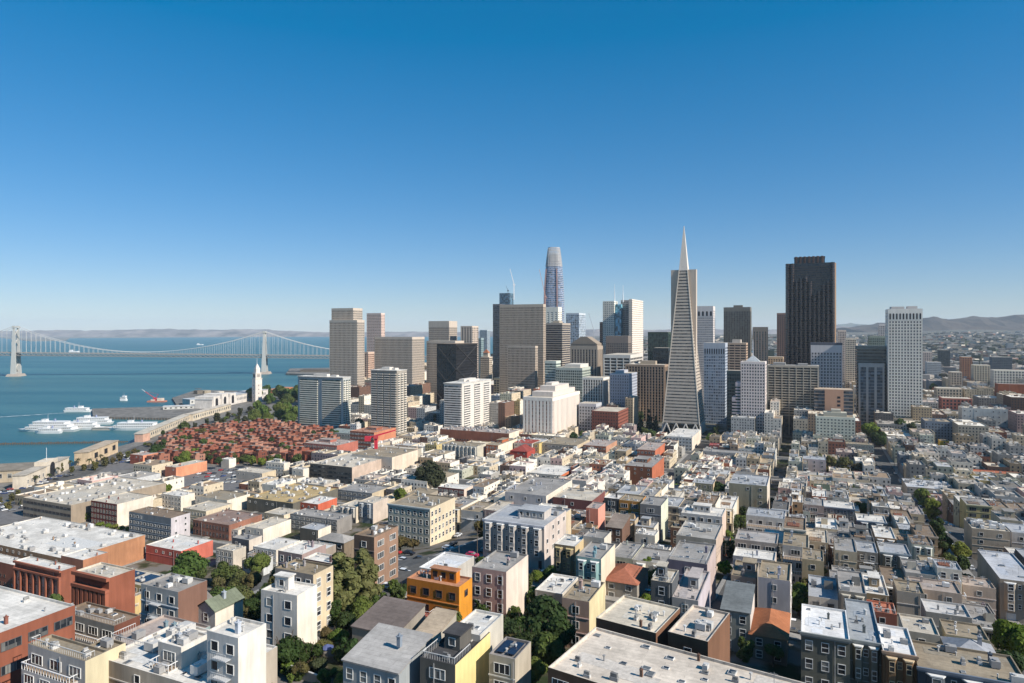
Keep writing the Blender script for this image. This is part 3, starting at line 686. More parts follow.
# brick and concrete offices between the townhouses and the towers
Hh(310, 352, 418, 468, 4, (.1, .1, .1), Rc, 'black framed garage block', 'long block with black framed front, pale pinkish side and ducts on the roof', 'office building', 'Ee', H=14, win='strip', side=(.5, .42, .38), trim=(.05, .05, .05))
Hh(352, 392, 418, 458, 3, lgrey, Rt, 'grey white annexe', 'pale grey building with a tan roof behind the black framed block', 'office building', 'e', H=16, win='few', side=(.62, .56, .5))
Hh(304, 337, 358, 446, 3, (.33, .13, .11), Rp, 'brick office with turrets', 'red brick office with stepped white-capped turrets, between the townhouses and the garage block', 'brick building', 'ep', H=14, win='plain', side=(.42, .16, .13), name='brick_building')
Hh(350, 374, 396, 433, 4, (.26, .1, .07), (.45, .24, .17), 'terracotta office', 'brown brick office with terracotta top storey below the red crane', 'office building', 'p', H=18, win='strip', side=(.5, .22, .14), swin='plain')
Hh(322, 350, 366, 434, 2, (.3, .33, .33), (.28, .33, .33), 'grey green school', 'low grey green building with four white rooftop funnels', 'office building', 'v', H=9, win='strip')
Hh(440, 509, 519, 434, 4, (.3, .12, .08), Rp, 'long brick loft block', 'long brown brick loft block with square windows, before the white balconied slab', 'brick building', 'Ee', H=16, win='plain', side=(.66, .62, .56), name='brick_building', trim=(.2, .12, .1))
Hh(486, 498, 517, 446, 4, (.36, .12, .06), Rt, 'orange and white lofts', 'orange brick front and white windowed side, the taller block left of the red awnings', 'apartment building', 'wp', H=15, win='sash', side=(.72, .68, .6), swin='plain')
Hh(510, 527, 538, 452, 2, (.36, .07, .06), (.3, .07, .06), 'red roofed shop', 'two-storey shop with bright red roofs, stepping down beside the white lofts', 'shop building', 'h', H=8, win='few')
Hh(514, 532, 541, 444, 3, lgrey, (.4, .09, .07), 'grey block with red band', 'grey block with a red band under its roof, beside the little yellow building', 'apartment building', '', H=13, win='wide')
Hh(534, 539, 543, 444, 3, yellow, Rt, 'little yellow building', 'narrow yellow ochre building squeezed beside the grey block with the red band', 'house', '', H=13)
Hh(527, 561, 576, 476, 2, lgrey, Rw, 'white canopied pavilion', 'low building with a brilliant white roof and a red orange wall at its right end', 'shop building', '', H=7, win='wide', side=(.5, .16, .08))
Hh(541, 577, 590, 446, 3, (.3, .29, .27), Rt, 'grey columned building', 'grey building with dark tall windows and pale columns, left of the brick corner block', 'apartment building', 've', H=12, win='strip', side=cream)
Hh(583, 606, 617, 447, 3, (.3, .12, .08), Rp, 'brick corner block', 'brown brick three-storey corner block with a flat pinkish roof and small tree beside it', 'brick building', 've', H=12, win='plain', side=(.46, .27, .2), name='brick_building')
Hh(625, 652, 664, 468, 4, (.18, .08, .05), Rg, 'dark brick block', 'dark brick block with a smooth grey roof and an orange red side wall', 'brick building', 'pe', H=14, win='few', side=(.42, .15, .09), name='brick_building')
Hh(637, 655, 665, 451, 4, (.33, .13, .09), Rp, 'pink roofed brick block', 'red brick block with a pinkish roof, right behind the dark brick block', 'brick building', 'v', H=16, win='plain', side=(.45, .16, .1), name='brick_building')
Hh(666, 692, 701, 438, 4, (.52, .54, .56), Rw, 'white hotel with square windows', 'white four-storey block with regular square windows below the pyramid tower', 'apartment building', 've', H=14, win='plain', side=(.66, .62, .58))
Hh(703, 754, 765, 455, 3, (.36, .37, .4), Rg, 'grey long low block', 'grey long low block with a flat grey roof, beside the red roofed shed', 'apartment building', '', H=9, win='few', d=16)
Hh(709, 722, 730, 446, 2, (.3, .1, .09), (.36, .1, .1), 'red roofed shed', 'small shed with a dull red roof beside the alley trees', 'shop building', '', H=8, d=14)
Hh(723, 800, 806, 450, 3, (.25, .3, .34), Rw, 'white terraced block', 'long modern block with stepped white roof and dark glass bays below the stepped pink tower', 'apartment building', 'Ee', H=13, win='wide', d=16, trim=(.3, .32, .34))
# middle rows
Hh(391, 416, 428, 450, 4, (.36, .35, .32), Rt, 'bay fronted flats', 'grey flats with three boxy bay fronts', 'apartment building', '', H=13, d=10)
Hh(442, 477, 486, 447, 4, (.42, .43, .42), Rt, 'three bay flats', 'pale grey flats split in three boxy bays with deep dark windows, behind the rounded tree', 'apartment building', 'be', H=15, side=(.5, .5, .46))
Hh(438, 464, 473, 490, 4, (.15, .06, .055), Rw, 'maroon and white flats', 'dark maroon flats with white bands on the side and a white roof', 'apartment building', '', H=14, win='wide', side=(.62, .55, .52))
Hh(473, 484, 500, 488, 4, (.46, .5, .55), Rb, 'white walled flats', 'blue white flats with a tall bright white side wall and blue door', 'apartment building', 'wc', H=15, side=(.72, .71, .68), swin='few')
Hh(388, 430, 455, 510, 4, (.4, .41, .38), Rt, 'cream corner block', 'four-storey cream corner block with a beige penthouse and reddish ground floor, at the street crossing', 'apartment building', 'fwel', H=14, side=(.62, .56, .45), swin='sash')
Hh(483, 544, 566, 528, 4, (.38, .37, .38), Rs, 'grey bay window block', 'wide grey block with a row of slim bay windows and pale cornice, above the crossing', 'apartment building', 'bpfw', H=13, side=(.5, .46, .46), swin='few')
Hh(505, 546, 572, 497, 3, (.42, .43, .48), Rg, 'lavender grey row', 'lavender grey three-storey block with a long flat roof behind the bay window block', 'apartment building', 'v', H=10, win='few', side=white)
Hh(553, 592, 605, 502, 3, (.19, .08, .08), Rc, 'maroon walled row', 'long maroon walled building with a cream roof behind the salmon house', 'apartment building', 'ev', H=10, win='few')
Hh(586, 598, 605, 510, 4, salmon, Rp, 'salmon house', 'salmon pink narrow house, left of the black and orange modern flats', 'house', 'w', H=14, side=(.62, .3, .25), win='few')
Hh(604, 619, 624, 500, 4, (.08, .08, .085), Rw, 'black modern flats', 'narrow black modern flats with wide windows beside the orange panelled flats', 'apartment building', 's', H=13, win='wide')
Hh(619, 640, 646, 503, 4, (.45, .22, .06), Rt, 'orange panelled flats', 'modern flats with burnt orange panels and white framed windows, between black and grey neighbours', 'apartment building', 's', H=13, win='wide')
Hh(640, 661, 668, 507, 4, (.2, .21, .23), Rg, 'charcoal and white flats', 'modern charcoal flats with a sunlit greenish white side wall, right of the orange panelled flats', 'apartment building', 's', H=14, win='wide', side=(.6, .66, .58))
Hh(554, 575, 586, 548, 3, (.22, .19, .15), Rw, 'brown and ochre bay house', 'brown house with ochre trimmed bays and a white roof', 'house', 'b', side=(.5, .42, .28), H=11, trim=(.5, .4, .2))
Hh(576, 601, 615, 561, 3, teal, Rg, 'pale blue bay house', 'pale blue house with white trimmed bays, right of the brown and ochre house', 'house', 'b', side=(.66, .62, .54), H=11)
Hh(583, 604, 611, 540, 3, (.42, .43, .44), Rg, 'grey house with attic window', 'light grey house with a white framed attic window directly behind the pale blue house', 'house', '', side=white, H=13, win='few')
Hh(606, 622, 636, 529, 3, brown, (.27, .23, .2), 'brown sloped roof house', 'brown house with a broad brown roof left of the little white cottage', 'house', 'm', H=9, d=12)
Hh(635, 655, 659, 537, 2, white, Rw, 'little white cottage', 'little white windowless cottage with a flat roof and a wooden deck', 'house', 'tc', H=7, win='few')
Hh(472, 506, 528, 574, 4, pink, Rg, 'mauve flats', 'mauve four-storey flats with white sash windows and blank cream side, right of the orange house', 'apartment building', 'vc', side=(.66, .6, .57), H=13)
Hh(407, 459, 472, 589, 3, orange, (.5, .26, .16), 'bright orange house', 'bright orange house with dark windows and a terracotta roof deck', 'house', 'wpv', side=(.6, .27, .035), trim=(.14, .07, .04), H=11, win='plain', swin='few')  # west side wall is a brighter orange: sunlight put into its colour
Hh(535, 562, 578, 596, 2, grey, Rw, 'silver roofed house', 'low house with a glaring white roof beside the big dark tree', 'house', 'sv', H=7, win='few', side=(.5, .48, .45))
Hh(562, 589, 605, 604, 3, (.42, .3, .26), Rt, 'tan roofed pink house', 'pinkish house with tan roof and cream side wall, right of the silver roof', 'house', 'vc', H=10, side=(.6, .55, .38), win='plain')
# near rows, left
Hh(105, 148, 175, 588, 3, (.42, .34, .18), Rc, 'solar roofed tan house', 'tan walled house with cream roof and dark solar panels, left of the big round tree', 'house', 'DSv', H=11, side=(.55, .44, .22), win='plain')
Hh(141, 178, 207, 594, 4, (.42, .45, .48), Rg, 'balconied flats', 'pale blue grey flats with stacked balconies, brown side wall and dark grey roof', 'apartment building', 'Be', H=13, side=(.2, .12, .1), win='plain')
Hh(79, 93, 122, 600, 2, (.1, .12, .16), (.2, .22, .19), 'navy gabled house', 'navy blue gabled house with white trimmed windows in front of the pilastered brick', 'house', 'g', H=9, win='sash')
Hh(178, 192, 213, 609, 2, (.12, .07, .05), (.2, .19, .18), 'dark brown gabled cottage', 'dark brown gabled cottage tucked between the balconied flats and the white gabled cottage', 'house', 'g', H=6.5, win='plain')
Hh(197, 215, 243, 611, 2, (.46, .5, .54), (.2, .23, .17), 'white gabled cottage', 'pale blue gabled cottage with a mossy grey green roof and white side wall', 'house', 'gc', H=7, side=(.66, .65, .62))
Hh(60, 114, 140, 628, 3, (.3, .32, .34), Rb, 'brown roofed deck house', 'large house with brown gravel roof and white railed decks stepping down the hill', 'house', 'Dtaev', H=10, side=(.14, .06, .045), win='wide')
Hh(28, 85, 108, 664, 3, (.42, .42, .44), Rt, 'glazed terrace house', 'terraced grey white house with continuous glazed balconies below the deck house', 'house', 'Dtl', H=10, win='wide', side=(.6, .56, .42))
Hh(85, 104, 125, 655, 3, cream, Rt, 'cream terrace house', 'cream house with a small square roof well right of the glazed terrace house', 'house', 'Dw', H=9, side=(.66, .6, .45), win='plain')
Hh(158, 181, 208, 650, 3, (.42, .44, .47), Rw, 'open roofed house', 'pale grey house with dark windows and roof terrace, left of the white apartment block', 'house', 'Dle', H=9, win='wide', side=(.6, .6, .6))
Hh(108, 156, 205, 655, 2, (.22, .3, .33), Rp, 'teal garden house', 'low teal house with pinkish roof deck beside a small round tree', 'house', 'lt', H=6, win='wide', d=12)
Hh(207, 238, 266, 641, 4, (.52, .54, .58), Rw, 'white apartment block', 'white four-storey apartment block with a bright blank side wall and zigzag fire escape', 'apartment building', 'cvB', H=13, side=(.68, .68, .68), win='plain')
Hh(100, 205, 240, 692, 2, (.4, .37, .34), Rw, 'long white roof', 'long low building with a cluttered white roof, in front of the open roofed house', 'house', 'Exl', H=5, win='few', d=16)
Hh(275, 313, 333, 577, 4, (.32, .29, .28), (.29, .24, .17), 'tan roofed grey house', 'tall grey house with tan roof and cream side wall, behind the white modern house', 'house', 'wcv', H=13, side=(.56, .49, .38), swin='sash')
Hh(261, 297, 317, 598, 4, (.55, .56, .58), Rw, 'white modern house', 'white modern house with a tall glazed bay and a white rooftop room', 'house', 'pc', H=13, side=(.72, .7, .66), win='plain', rot=3)  # greyer front, brighter side: shade and sun put into the two whites
Hh(278, 302, 326, 556, 3, mauve, Rw, 'mauve house with white roof', 'dark mauve house with a very pale pink roof, directly behind the tan roofed grey house', 'house', 'cv', H=10, win='sash')
Hh(303, 337, 350, 566, 3, (.15, .09, .09), Rw, 'dark plum house', 'dark plum house with white roof patch and two pale chimneys beside the tall bare trees', 'house', 'cc', H=10, win='few')
Hh(318, 344, 356, 543, 3, (.18, .15, .12), Rg, 'brown hip roofed house', 'brown shingle house with grey hipped roof left of the banded brown apartments', 'house', 'h', H=8, win='plain')
Hh(354, 374, 398, 539, 4, (.15, .11, .09), Rb, 'banded brown apartments', 'brown apartments with cream bands on the sunny side and an olive brown roof', 'apartment building', 'we', H=14, side=(.28, .19, .15), swin='wide', win='plain')
Hh(290, 337, 352, 521, 3, (.23, .23, .24), Rg, 'long grey flats', 'long grey flats with wide windows and cluttered roof, before the red orange building', 'apartment building', 'ev', H=9, win='wide')
Hh(253, 276, 300, 551, 3, (.42, .46, .52), Rw, 'blue white bay house', 'blue white house with small balconies and a pinkish white roof above the garden trees', 'house', 'Dv', H=10, side=white, win='sash')
Hh(300, 318, 331, 531, 2, (.12, .12, .11), Rs, 'silver roofed low house', 'low dark house with a smooth silver blue roof in front of the long grey flats', 'house', '', H=7, side=white, win='few')
Hh(358, 373, 388, 504, 4, (.2, .24, .3), Rc, 'navy framed house', 'slate blue house with white trim and pinkish side, left of the cream corner block', 'house', 'b', H=13, side=(.5, .45, .42))
Hh(232, 249, 262, 541, 3, (.09, .1, .12), Rg, 'narrow black house', 'narrow black house with white trim between two dark green trees', 'house', '', H=12, win='few', side=(.55, .52, .5))
Hh(216, 233, 246, 552, 3, (.5, .48, .45), Rc, 'house with yellow door', 'white house with a bright yellow panel and small windows, right of the big round tree', 'house', 'v', H=10, win='sash')
# near rows, centre
Hh(343, 399, 432, 674, 2, (.27, .31, .36), (.42, .41, .4), 'pale hipped roof house', 'large house with wide pale grey low roof and blue grey walls at the lower edge', 'house', 'mc', H=7.5, win='sash')
Hh(352, 395, 425, 636, 2, (.26, .25, .24), (.19, .16, .15), 'dark brown roofed house', 'house with a broad dark brown sloping roof behind the pale hipped roof', 'house', 'm', H=6, win='few')
Hh(413, 434, 452, 640, 2, (.36, .35, .33), (.45, .37, .28), 'small beige roofed house', 'small house with sloping beige roof, left of the white modern upper storey', 'house', 'm', H=6, win='plain', d=9)
Hh(389, 430, 442, 619, 1, (.25, .22, .2), (.5, .13, .09), 'red roof terrace', 'low building carrying a red roof terrace at the foot of the orange house', 'house', 'tl', H=4, win='few', d=7)
Hh(489, 515, 531, 662, 3, (.4, .38, .34), (.3, .28, .27), 'solar panelled house', 'modern house whose lower roof carries two long dark solar panels beside the big dark tree', 'house', 'S', H=9, win='wide')
Hh(451, 480, 503, 638, 3, (.46, .46, .47), Rw, 'white upper storey house', 'white modern house with a crisp white roof and ribbon windows, left of the solar panels', 'house', 's', H=11, side=(.5, .5, .48), win='plain')
Hh(420, 455, 490, 668, 3, (.1, .1, .1), Rk, 'yellow walled house', 'house with a tall pale yellow side wall and charcoal roof at the lower edge', 'house', 'tp', H=9, side=(.66, .58, .3), win='wide')
# the big pale roofed apartments, bottom centre (turned against the street grid)
Hh(500, 640, 700, 735, 3, (.17, .095, .065), (.68, .61, .53), 'big pale roofed apartments', 'sprawling brown walled apartments with a broad pale roof dotted with white skylight domes', 'apartment building', 'Xvl', H=10, win='wide', rot=-9, origin=orig(548, 670, 10, -9, 830, 17))
Hh(640, 690, 700, 672, 3, (.17, .095, .065), (.62, .55, .48), 'pale stepped wing', 'brown walled raised wing with a pale roof and planters, right of the pale rear wing', 'apartment building', 'el', H=13, win='few', origin=orig(668, 634, 12, -9, 708, 14))
Hh(612, 640, 655, 628, 3, (.17, .095, .065), (.66, .6, .5), 'pale rear wing', 'smaller pale roofed wing with dark brown front walls behind the big pale roof', 'apartment building', 'vl', H=12, win='few', origin=orig(596, 620, 12, -9, 656, 13))
# near rows, right of centre
Hh(651, 672, 679, 585, 4, slate, Rc, 'slate blue deck house', 'slate blue house with cream roofed rooftop room and railed deck, left of the lane', 'house', 'tpl', H=13, trim=(.5, .52, .56))
Hh(672, 698, 709, 603, 3, (.3, .32, .36), (.45, .41, .4), 'grey roof deck house', 'mid grey house with a yellow door and large weathered roof deck at the lane corner', 'house', 'pl', H=10, side=(.46, .44, .52), d=20)
Hh(668, 707, 717, 566, 4, (.15, .14, .2), Rg, 'tall plum grey house', 'tall plum grey house behind the grey roof deck house, with long tan lane side', 'house', 'ts', H=13, side=(.46, .4, .42), d=18, win='few')
Hh(721, 750, 759, 614, 3, (.22, .25, .26), (.17, .19, .2), 'slate sloped roof house', 'grey house with sloping slate roof and white sash windows, right of the lane', 'house', 'm', H=9, side=(.56, .54, .56), d=13)
Hh(750, 787, 793, 640, 2, (.2, .19, .17), (.4, .16, .08), 'red hipped roof house', 'low house with an orange red hipped roof beside the slate sloped roof', 'house', 'h', H=5.5, d=15, win='sash')
Hh(758, 790, 796, 583, 4, (.42, .42, .48), Rt, 'lavender walled flats', 'lavender grey flats with one big dark window rising behind the red hipped roof', 'apartment building', 'vw', H=13, d=14, win='few', side=(.6, .58, .6))
Hh(731, 756, 765, 580, 3, (.3, .28, .27), Rt, 'tan roofed lane house', 'house with a flat tan roof and raised skylight behind the slate sloped roof', 'house', 'sp', H=10, d=13)
Hh(733, 775, 783, 562, 3, (.3, .31, .36), Rw, 'white parapet house', 'grey house with a bright white rounded parapet roof above the tan roofed lane house', 'house', 'vv', H=9, d=9, side=(.56, .48, .44))
Hh(735, 777, 786, 545, 3, (.36, .33, .32), (.4, .38, .37), 'beige slit window block', 'beige block with three slit windows and a pale metal roof beside the leafy lane', 'apartment building', 's', H=10, d=13, win='wide')
Hh(746, 785, 792, 520, 3, (.48, .5, .52), Rs, 'white angular flats', 'white angular flats with a little terrace and a dark picture window', 'apartment building', 'Dtv', H=12, d=14, win='plain', side=(.62, .6, .6))
Hh(729, 767, 775, 487, 5, (.28, .28, .23), Rs, 'olive block with silver roof', 'tall olive grey block with a pale blue metal roof and a big diagonal shadow', 'apartment building', 'ees', H=17, d=26, win='few', side=(.6, .57, .53))
Hh(692, 713, 721, 485, 4, (.24, .25, .2), Rs, 'olive hipped block', 'square olive block with pale metal roof and cream side, left of the dark round tree', 'apartment building', 's', H=12, d=14, side=(.55, .46, .34), win='sash')
Hh(681, 722, 728, 518, 4, (.44, .46, .5), Rw, 'white studio block', 'white block with small square windows and stepped white roof at the head of the lane', 'apartment building', 'vcpt', H=12, d=14, side=(.6, .5, .46), win='plain')
Hh(676, 716, 722, 541, 3, (.34, .33, .31), (.4, .39, .37), 'long beige lane block', 'long beige sided block with several flat grey roofs, before the white studio block', 'apartment building', 'eev', H=10, d=20, win='few', side=(.5, .42, .38))
Hh(776, 803, 808, 464, 4, (.34, .34, .33), Rt, 'grey flats with fire escapes', 'grey flats with dark fire escapes and small oval windows, below the ribbed hotel', 'apartment building', 'Bw', H=14, d=16, side=(.5, .46, .48), win='sash')
Hh(803, 803, 826, 459, 4, (.42, .39, .44), Rs, 'pale lavender flats', 'pale lavender flats with a blank side, next to the flats with fire escapes', 'apartment building', '', H=14, d=16, win='few')
Hh(782, 806, 808, 492, 4, (.3, .3, .3), Rc, 'twin window flats', 'grey flats with cream cornice and two dark picture windows', 'apartment building', 'fv', H=12, d=14, win='wide')
Hh(783, 803, 808, 512, 3, (.42, .45, .42), Rp, 'pale green house', 'pale green house with orange pots on its roof edge below the twin window flats', 'house', 'l', H=10, d=12, win='few')
Hh(804, 804, 824, 505, 4, (.33, .27, .26), Rg, 'brown rose flats', 'brown rose flats with two rows of dark windows beside the pale green house', 'apartment building', 'v', H=13, d=14, win='wide')
Hh(811, 814, 836, 484, 4, (.26, .32, .24), Rt, 'sage green block', 'sage green block with a red wooden frame on its roof beside the dark green tree', 'apartment building', 'cl', H=12, d=14, win='few')
Hh(818, 822, 855, 507, 4, (.18, .21, .24), Rw, 'white corniced row', 'slate grey house with a thick white cornice and pairs of dark windows', 'house', 'f', H=11, d=14, trim=(.6, .6, .6))
Hh(855, 857, 887, 521, 3, (.16, .2, .24), Rw, 'slate bay row', 'slate house with small bays and a flat silver roof, right of the white corniced one', 'house', 'bf', H=9, d=13)
Hh(835, 835, 857, 551, 4, (.42, .37, .29), Rg, 'beige blank wall house', 'tall beige house showing a blank wall and a dark slot beside it', 'house', '', H=12, d=16, win='few')
Hh(857, 857, 878, 552, 4, (.2, .2, .2), Rs, 'house with spiral stair', 'dark house with wooden back stairs zigzagging beside the beige blank wall', 'house', 'B', H=12, d=12, win='sash')
Hh(879, 880, 911, 553, 4, (.15, .18, .2), Rs, 'dark green bay house', 'dark grey green house with pale cornice, third along from the beige blank wall', 'house', 'bf', H=11, d=13)
Hh(911, 912, 934, 545, 4, (.42, .46, .44), Rb, 'pale mint corner house', 'pale mint corner house with white framed windows and roof terrace at the dark street', 'house', 'blt', H=12, d=13)
Hh(802, 802, 824, 560, 3, (.4, .34, .24), Rt, 'sand coloured house', 'plain sand coloured house with lilac roof edge behind the big white roof', 'house', 'v', H=10, d=12, win='few')
# Victorians, bottom right
Hh(801, 801, 850, 634, 3, (.13, .14, .13), (.8, .8, .8), 'white roofed grey green row', 'wide grey green house with a glaring white roof, first of the front row', 'house', 'fv', H=11, d=15, win='sash')
Hh(850, 850, 882, 641, 3, (.16, .17, .16), (.36, .39, .42), 'silver blue roofed bay house', 'grey green bay windowed house with silver blue roof and roof vents, between two white roofs', 'house', 'bfcvv', H=11, d=22)
Hh(883, 883, 917, 653, 3, (.2, .13, .08), (.8, .79, .78), 'brown bay house', 'brown bay windowed house with cream trim and a glaring white roof', 'house', 'bf', H=11, d=13, trim=(.6, .45, .28))
Hh(918, 918, 1030, 669, 3, (.07, .09, .12), Rt, 'navy bay row', 'navy house with deep bays under a wide tan roof at the lower right edge', 'house', 'bfve', H=10, d=12)
Hh(897, 897, 925, 592, 3, (.4, .38, .36), Rt, 'rose grey house', 'rose grey house with one small window, above the brown bay house', 'house', 'v', H=9, d=10, win='few')
Hh(868, 868, 897, 612, 2, (.24, .1, .08), Rr, 'red fenced terrace house', 'low house with reddish wooden fence round a terrace above the big white roof', 'house', 'tl', H=6, d=8, win='few')
Hh(912, 912, 962, 589, 3, (.42, .35, .31), (.42, .36, .32), 'wide pinkish beige house', 'wide pinkish beige house with a blank front wall, above the silver roofs', 'house', '', H=9, d=10, win='few')
Hh(962, 963, 996, 586, 3, (.44, .37, .33), (.44, .37, .32), 'salmon beige corner roof', 'salmon beige house at the shaded street, right of the wide pinkish beige house', 'house', 'v', H=9, d=9, win='few')
Hh(926, 926, 972, 613, 3, (.3, .29, .28), (.56, .55, .54), 'long pale roof house', 'narrow house with a long pale silver roof pointing at the shaded street', 'house', 'c', H=9, d=9, win='few')
Hh(946, 946, 990, 636, 3, (.34, .32, .24), Rt, 'olive beige house', 'olive beige flat roofed house between the silver roofs and the red brick parapet', 'house', 'v', H=9, d=9, win='few')
Hh(950, 950, 1000, 655, 3, (.36, .37, .4), (.36, .38, .42), 'blue grey low roof', 'long blue grey low roof with a white chimney block at its right end', 'house', 'ch', H=8, d=9, win='few')
Hh(904, 904, 940, 632, 3, (.42, .41, .38), Rc, 'pale yellow grey house', 'pale yellow grey flat roofed house behind the brown bay house', 'house', 's', H=9, d=10, win='few')
Hh(988, 1000, 1040, 580, 4, (.26, .24, .22), (.5, .52, .56), 'silver roofed bay block', 'tall house with scalloped bays and a silver white roof across the shaded street', 'apartment building', 'b', H=12, d=30)
Hh(960, 972, 1010, 529, 4, (.36, .31, .26), Rc, 'long beige brown block', 'long plain beige brown block with few windows and cluttered pale roof across the shaded street', 'apartment building', 'vEe', H=13, d=16, win='few')
Hh(1010, 1012, 1050, 533, 3, (.42, .44, .48), Rs, 'pale blue block', 'pale blue grey block right of the long beige brown one', 'apartment building', 'v', H=12, d=16, win='few')
Hh(907, 907, 955, 487, 3, (.33, .31, .3), (.55, .56, .58), 'silver triangular roof', 'long low building with an angular silver roof along the shaded street', 'shop building', 'Ee', H=9, d=30, win='few')
Hh(953, 955, 972, 470, 4, (.6, .57, .48), Rc, 'cream nine window block', 'cream block with three rows of small square windows', 'apartment building', 'v', H=13, d=10, win='plain')
Hh(972, 972, 1030, 472, 3, (.5, .46, .36), (.46, .17, .1), 'orange roofed school', 'long cream building with a long orange tiled roof beside dark trees', 'office building', '', H=10, d=12, win='strip')
Hh(958, 962, 1008, 408, 4, (.44, .48, .52), Rc, 'large white flank building', 'large white building with a blank flank broken by rows of small windows', 'office building', 'Eev', H=24, d=22, win='few')
Hh(996, 998, 1060, 384, 7, (.27, .1, .06), Rp, 'red brick slab', 'big red brick apartment slab at the photo edge behind the white flank', 'apartment building', 'e', H=26, d=18, win='plain', D=900)
Hh(940, 940, 949, 441, 5, (.6, .38, .06), Rt, 'mustard wall', 'narrow building with a mustard yellow wall among the far right roofs', 'house', '', H=12, d=12, win='few')
Hh(918, 920, 934, 435, 6, (.44, .5, .44), Rc, 'pale green tall house', 'tall narrow pale green and white house left of the mustard wall', 'apartment building', 'B', H=18, d=12, win='sash')
Hh(845, 846, 874, 444, 4, (.2, .24, .24), Rt, 'green turret building', 'dark glazed corner building with a pointed pale green corner turret', 'office building', '', H=14, d=14, win='tall')

Hh(97, 112, 126, 592, 3, (.2, .24, .3), Rg, 'blue grey dormer house', 'blue grey house with white framed windows right behind the navy gabled house', 'house', 'v', H=9, win='sash')
Hh(122, 140, 152, 628, 2, (.22, .2, .18), Rd, 'dark garden shed', 'low dark shed roof right of the brown roofed deck house', 'house', 'v', H=4, win='few')
Hh(212, 238, 258, 531, 2, white, Rc, 'low white workshop', 'low white workshop with a cream roof beside the yellowish garden trees', 'shop building', 'sv', H=6, win='plain', side=white)
Hh(264, 284, 300, 516, 2, cream, Rc, 'cream workshop', 'cream workshop with a stepped wall, left of the long grey flats', 'shop building', 'v', H=7, win='few', side=(.66, .6, .5))
Hh(262, 276, 296, 486, 2, white, Rw, 'white duct roofed workshop', 'white workshop with silver ducts behind the ochre roofed warehouse', 'shop building', 'E', H=8, win='few', side=white)
Hh(236, 262, 276, 474, 2, (.5, .47, .44), Rc, 'pale parking side shop', 'pale low shop between the long parking lot and the white loft blocks', 'shop building', 'v', H=7, win='few', side=cream)
Hh(266, 284, 290, 464, 3, white, Rw, 'white stepped loft', 'white stepped loft block with small windows in front of the clipped round trees', 'apartment building', 'pv', H=12, win='plain', side=white)
Hh(292, 303, 309, 470, 3, white, Rw, 'white narrow loft', 'narrow white loft block right of the white stepped one', 'apartment building', 'v', H=12, win='few', side=white)
Hh(310, 322, 331, 470, 2, (.55, .52, .48), Rw, 'pale cube studio', 'pale cube shaped studio left of the black framed garage block', 'shop building', 'v', H=9, win='few', side=(.6, .56, .5))
Hh(296, 324, 340, 486, 2, lgrey, Rc, 'pale tile roofed shop', 'pale shop with a cluttered roof between the ochre roof and the black framed block', 'shop building', 'Es', H=7, win='few', side=(.5, .46, .42))
Hh(338, 372, 390, 494, 2, (.2, .22, .25), Rg, 'grey blue parapet shop', 'grey blue low shop with a light parapet in front of the pale pinkish wall', 'shop building', 'v', H=7, win='wide', side=cream)
Hh(340, 356, 372, 508, 3, (.42, .42, .42), Rc, 'pale bay fronted house', 'pale bay fronted house left of the navy framed house', 'house', 'b', H=10, side=(.6, .56, .5))
Hh(300, 322, 336, 552, 2, (.3, .27, .25), Rw, 'whitish roofed low house', 'low house with whitish roof between the brown hip roof and the plum house', 'house', 'vc', H=7, win='few')
Hh(404, 424, 440, 497, 2, (.35, .33, .3), Rt, 'flat tan shed', 'flat tan shed behind the beige penthouse of the cream corner block', 'house', 'v', H=7, win='few')

Hh(419, 450, 474, 574, 2, lgrey, (.74, .75, .76), 'white roof behind the orange house', 'low house with a bluish white roof directly behind the bright orange house', 'house', 'v', H=7, win='few')
Hh(603, 637, 648, 585, 2, (.3, .29, .28), (.36, .14, .09), 'terracotta trimmed house', 'low grey house with terracotta roof, left of the slate blue deck house', 'house', 'h', H=5, win='plain')

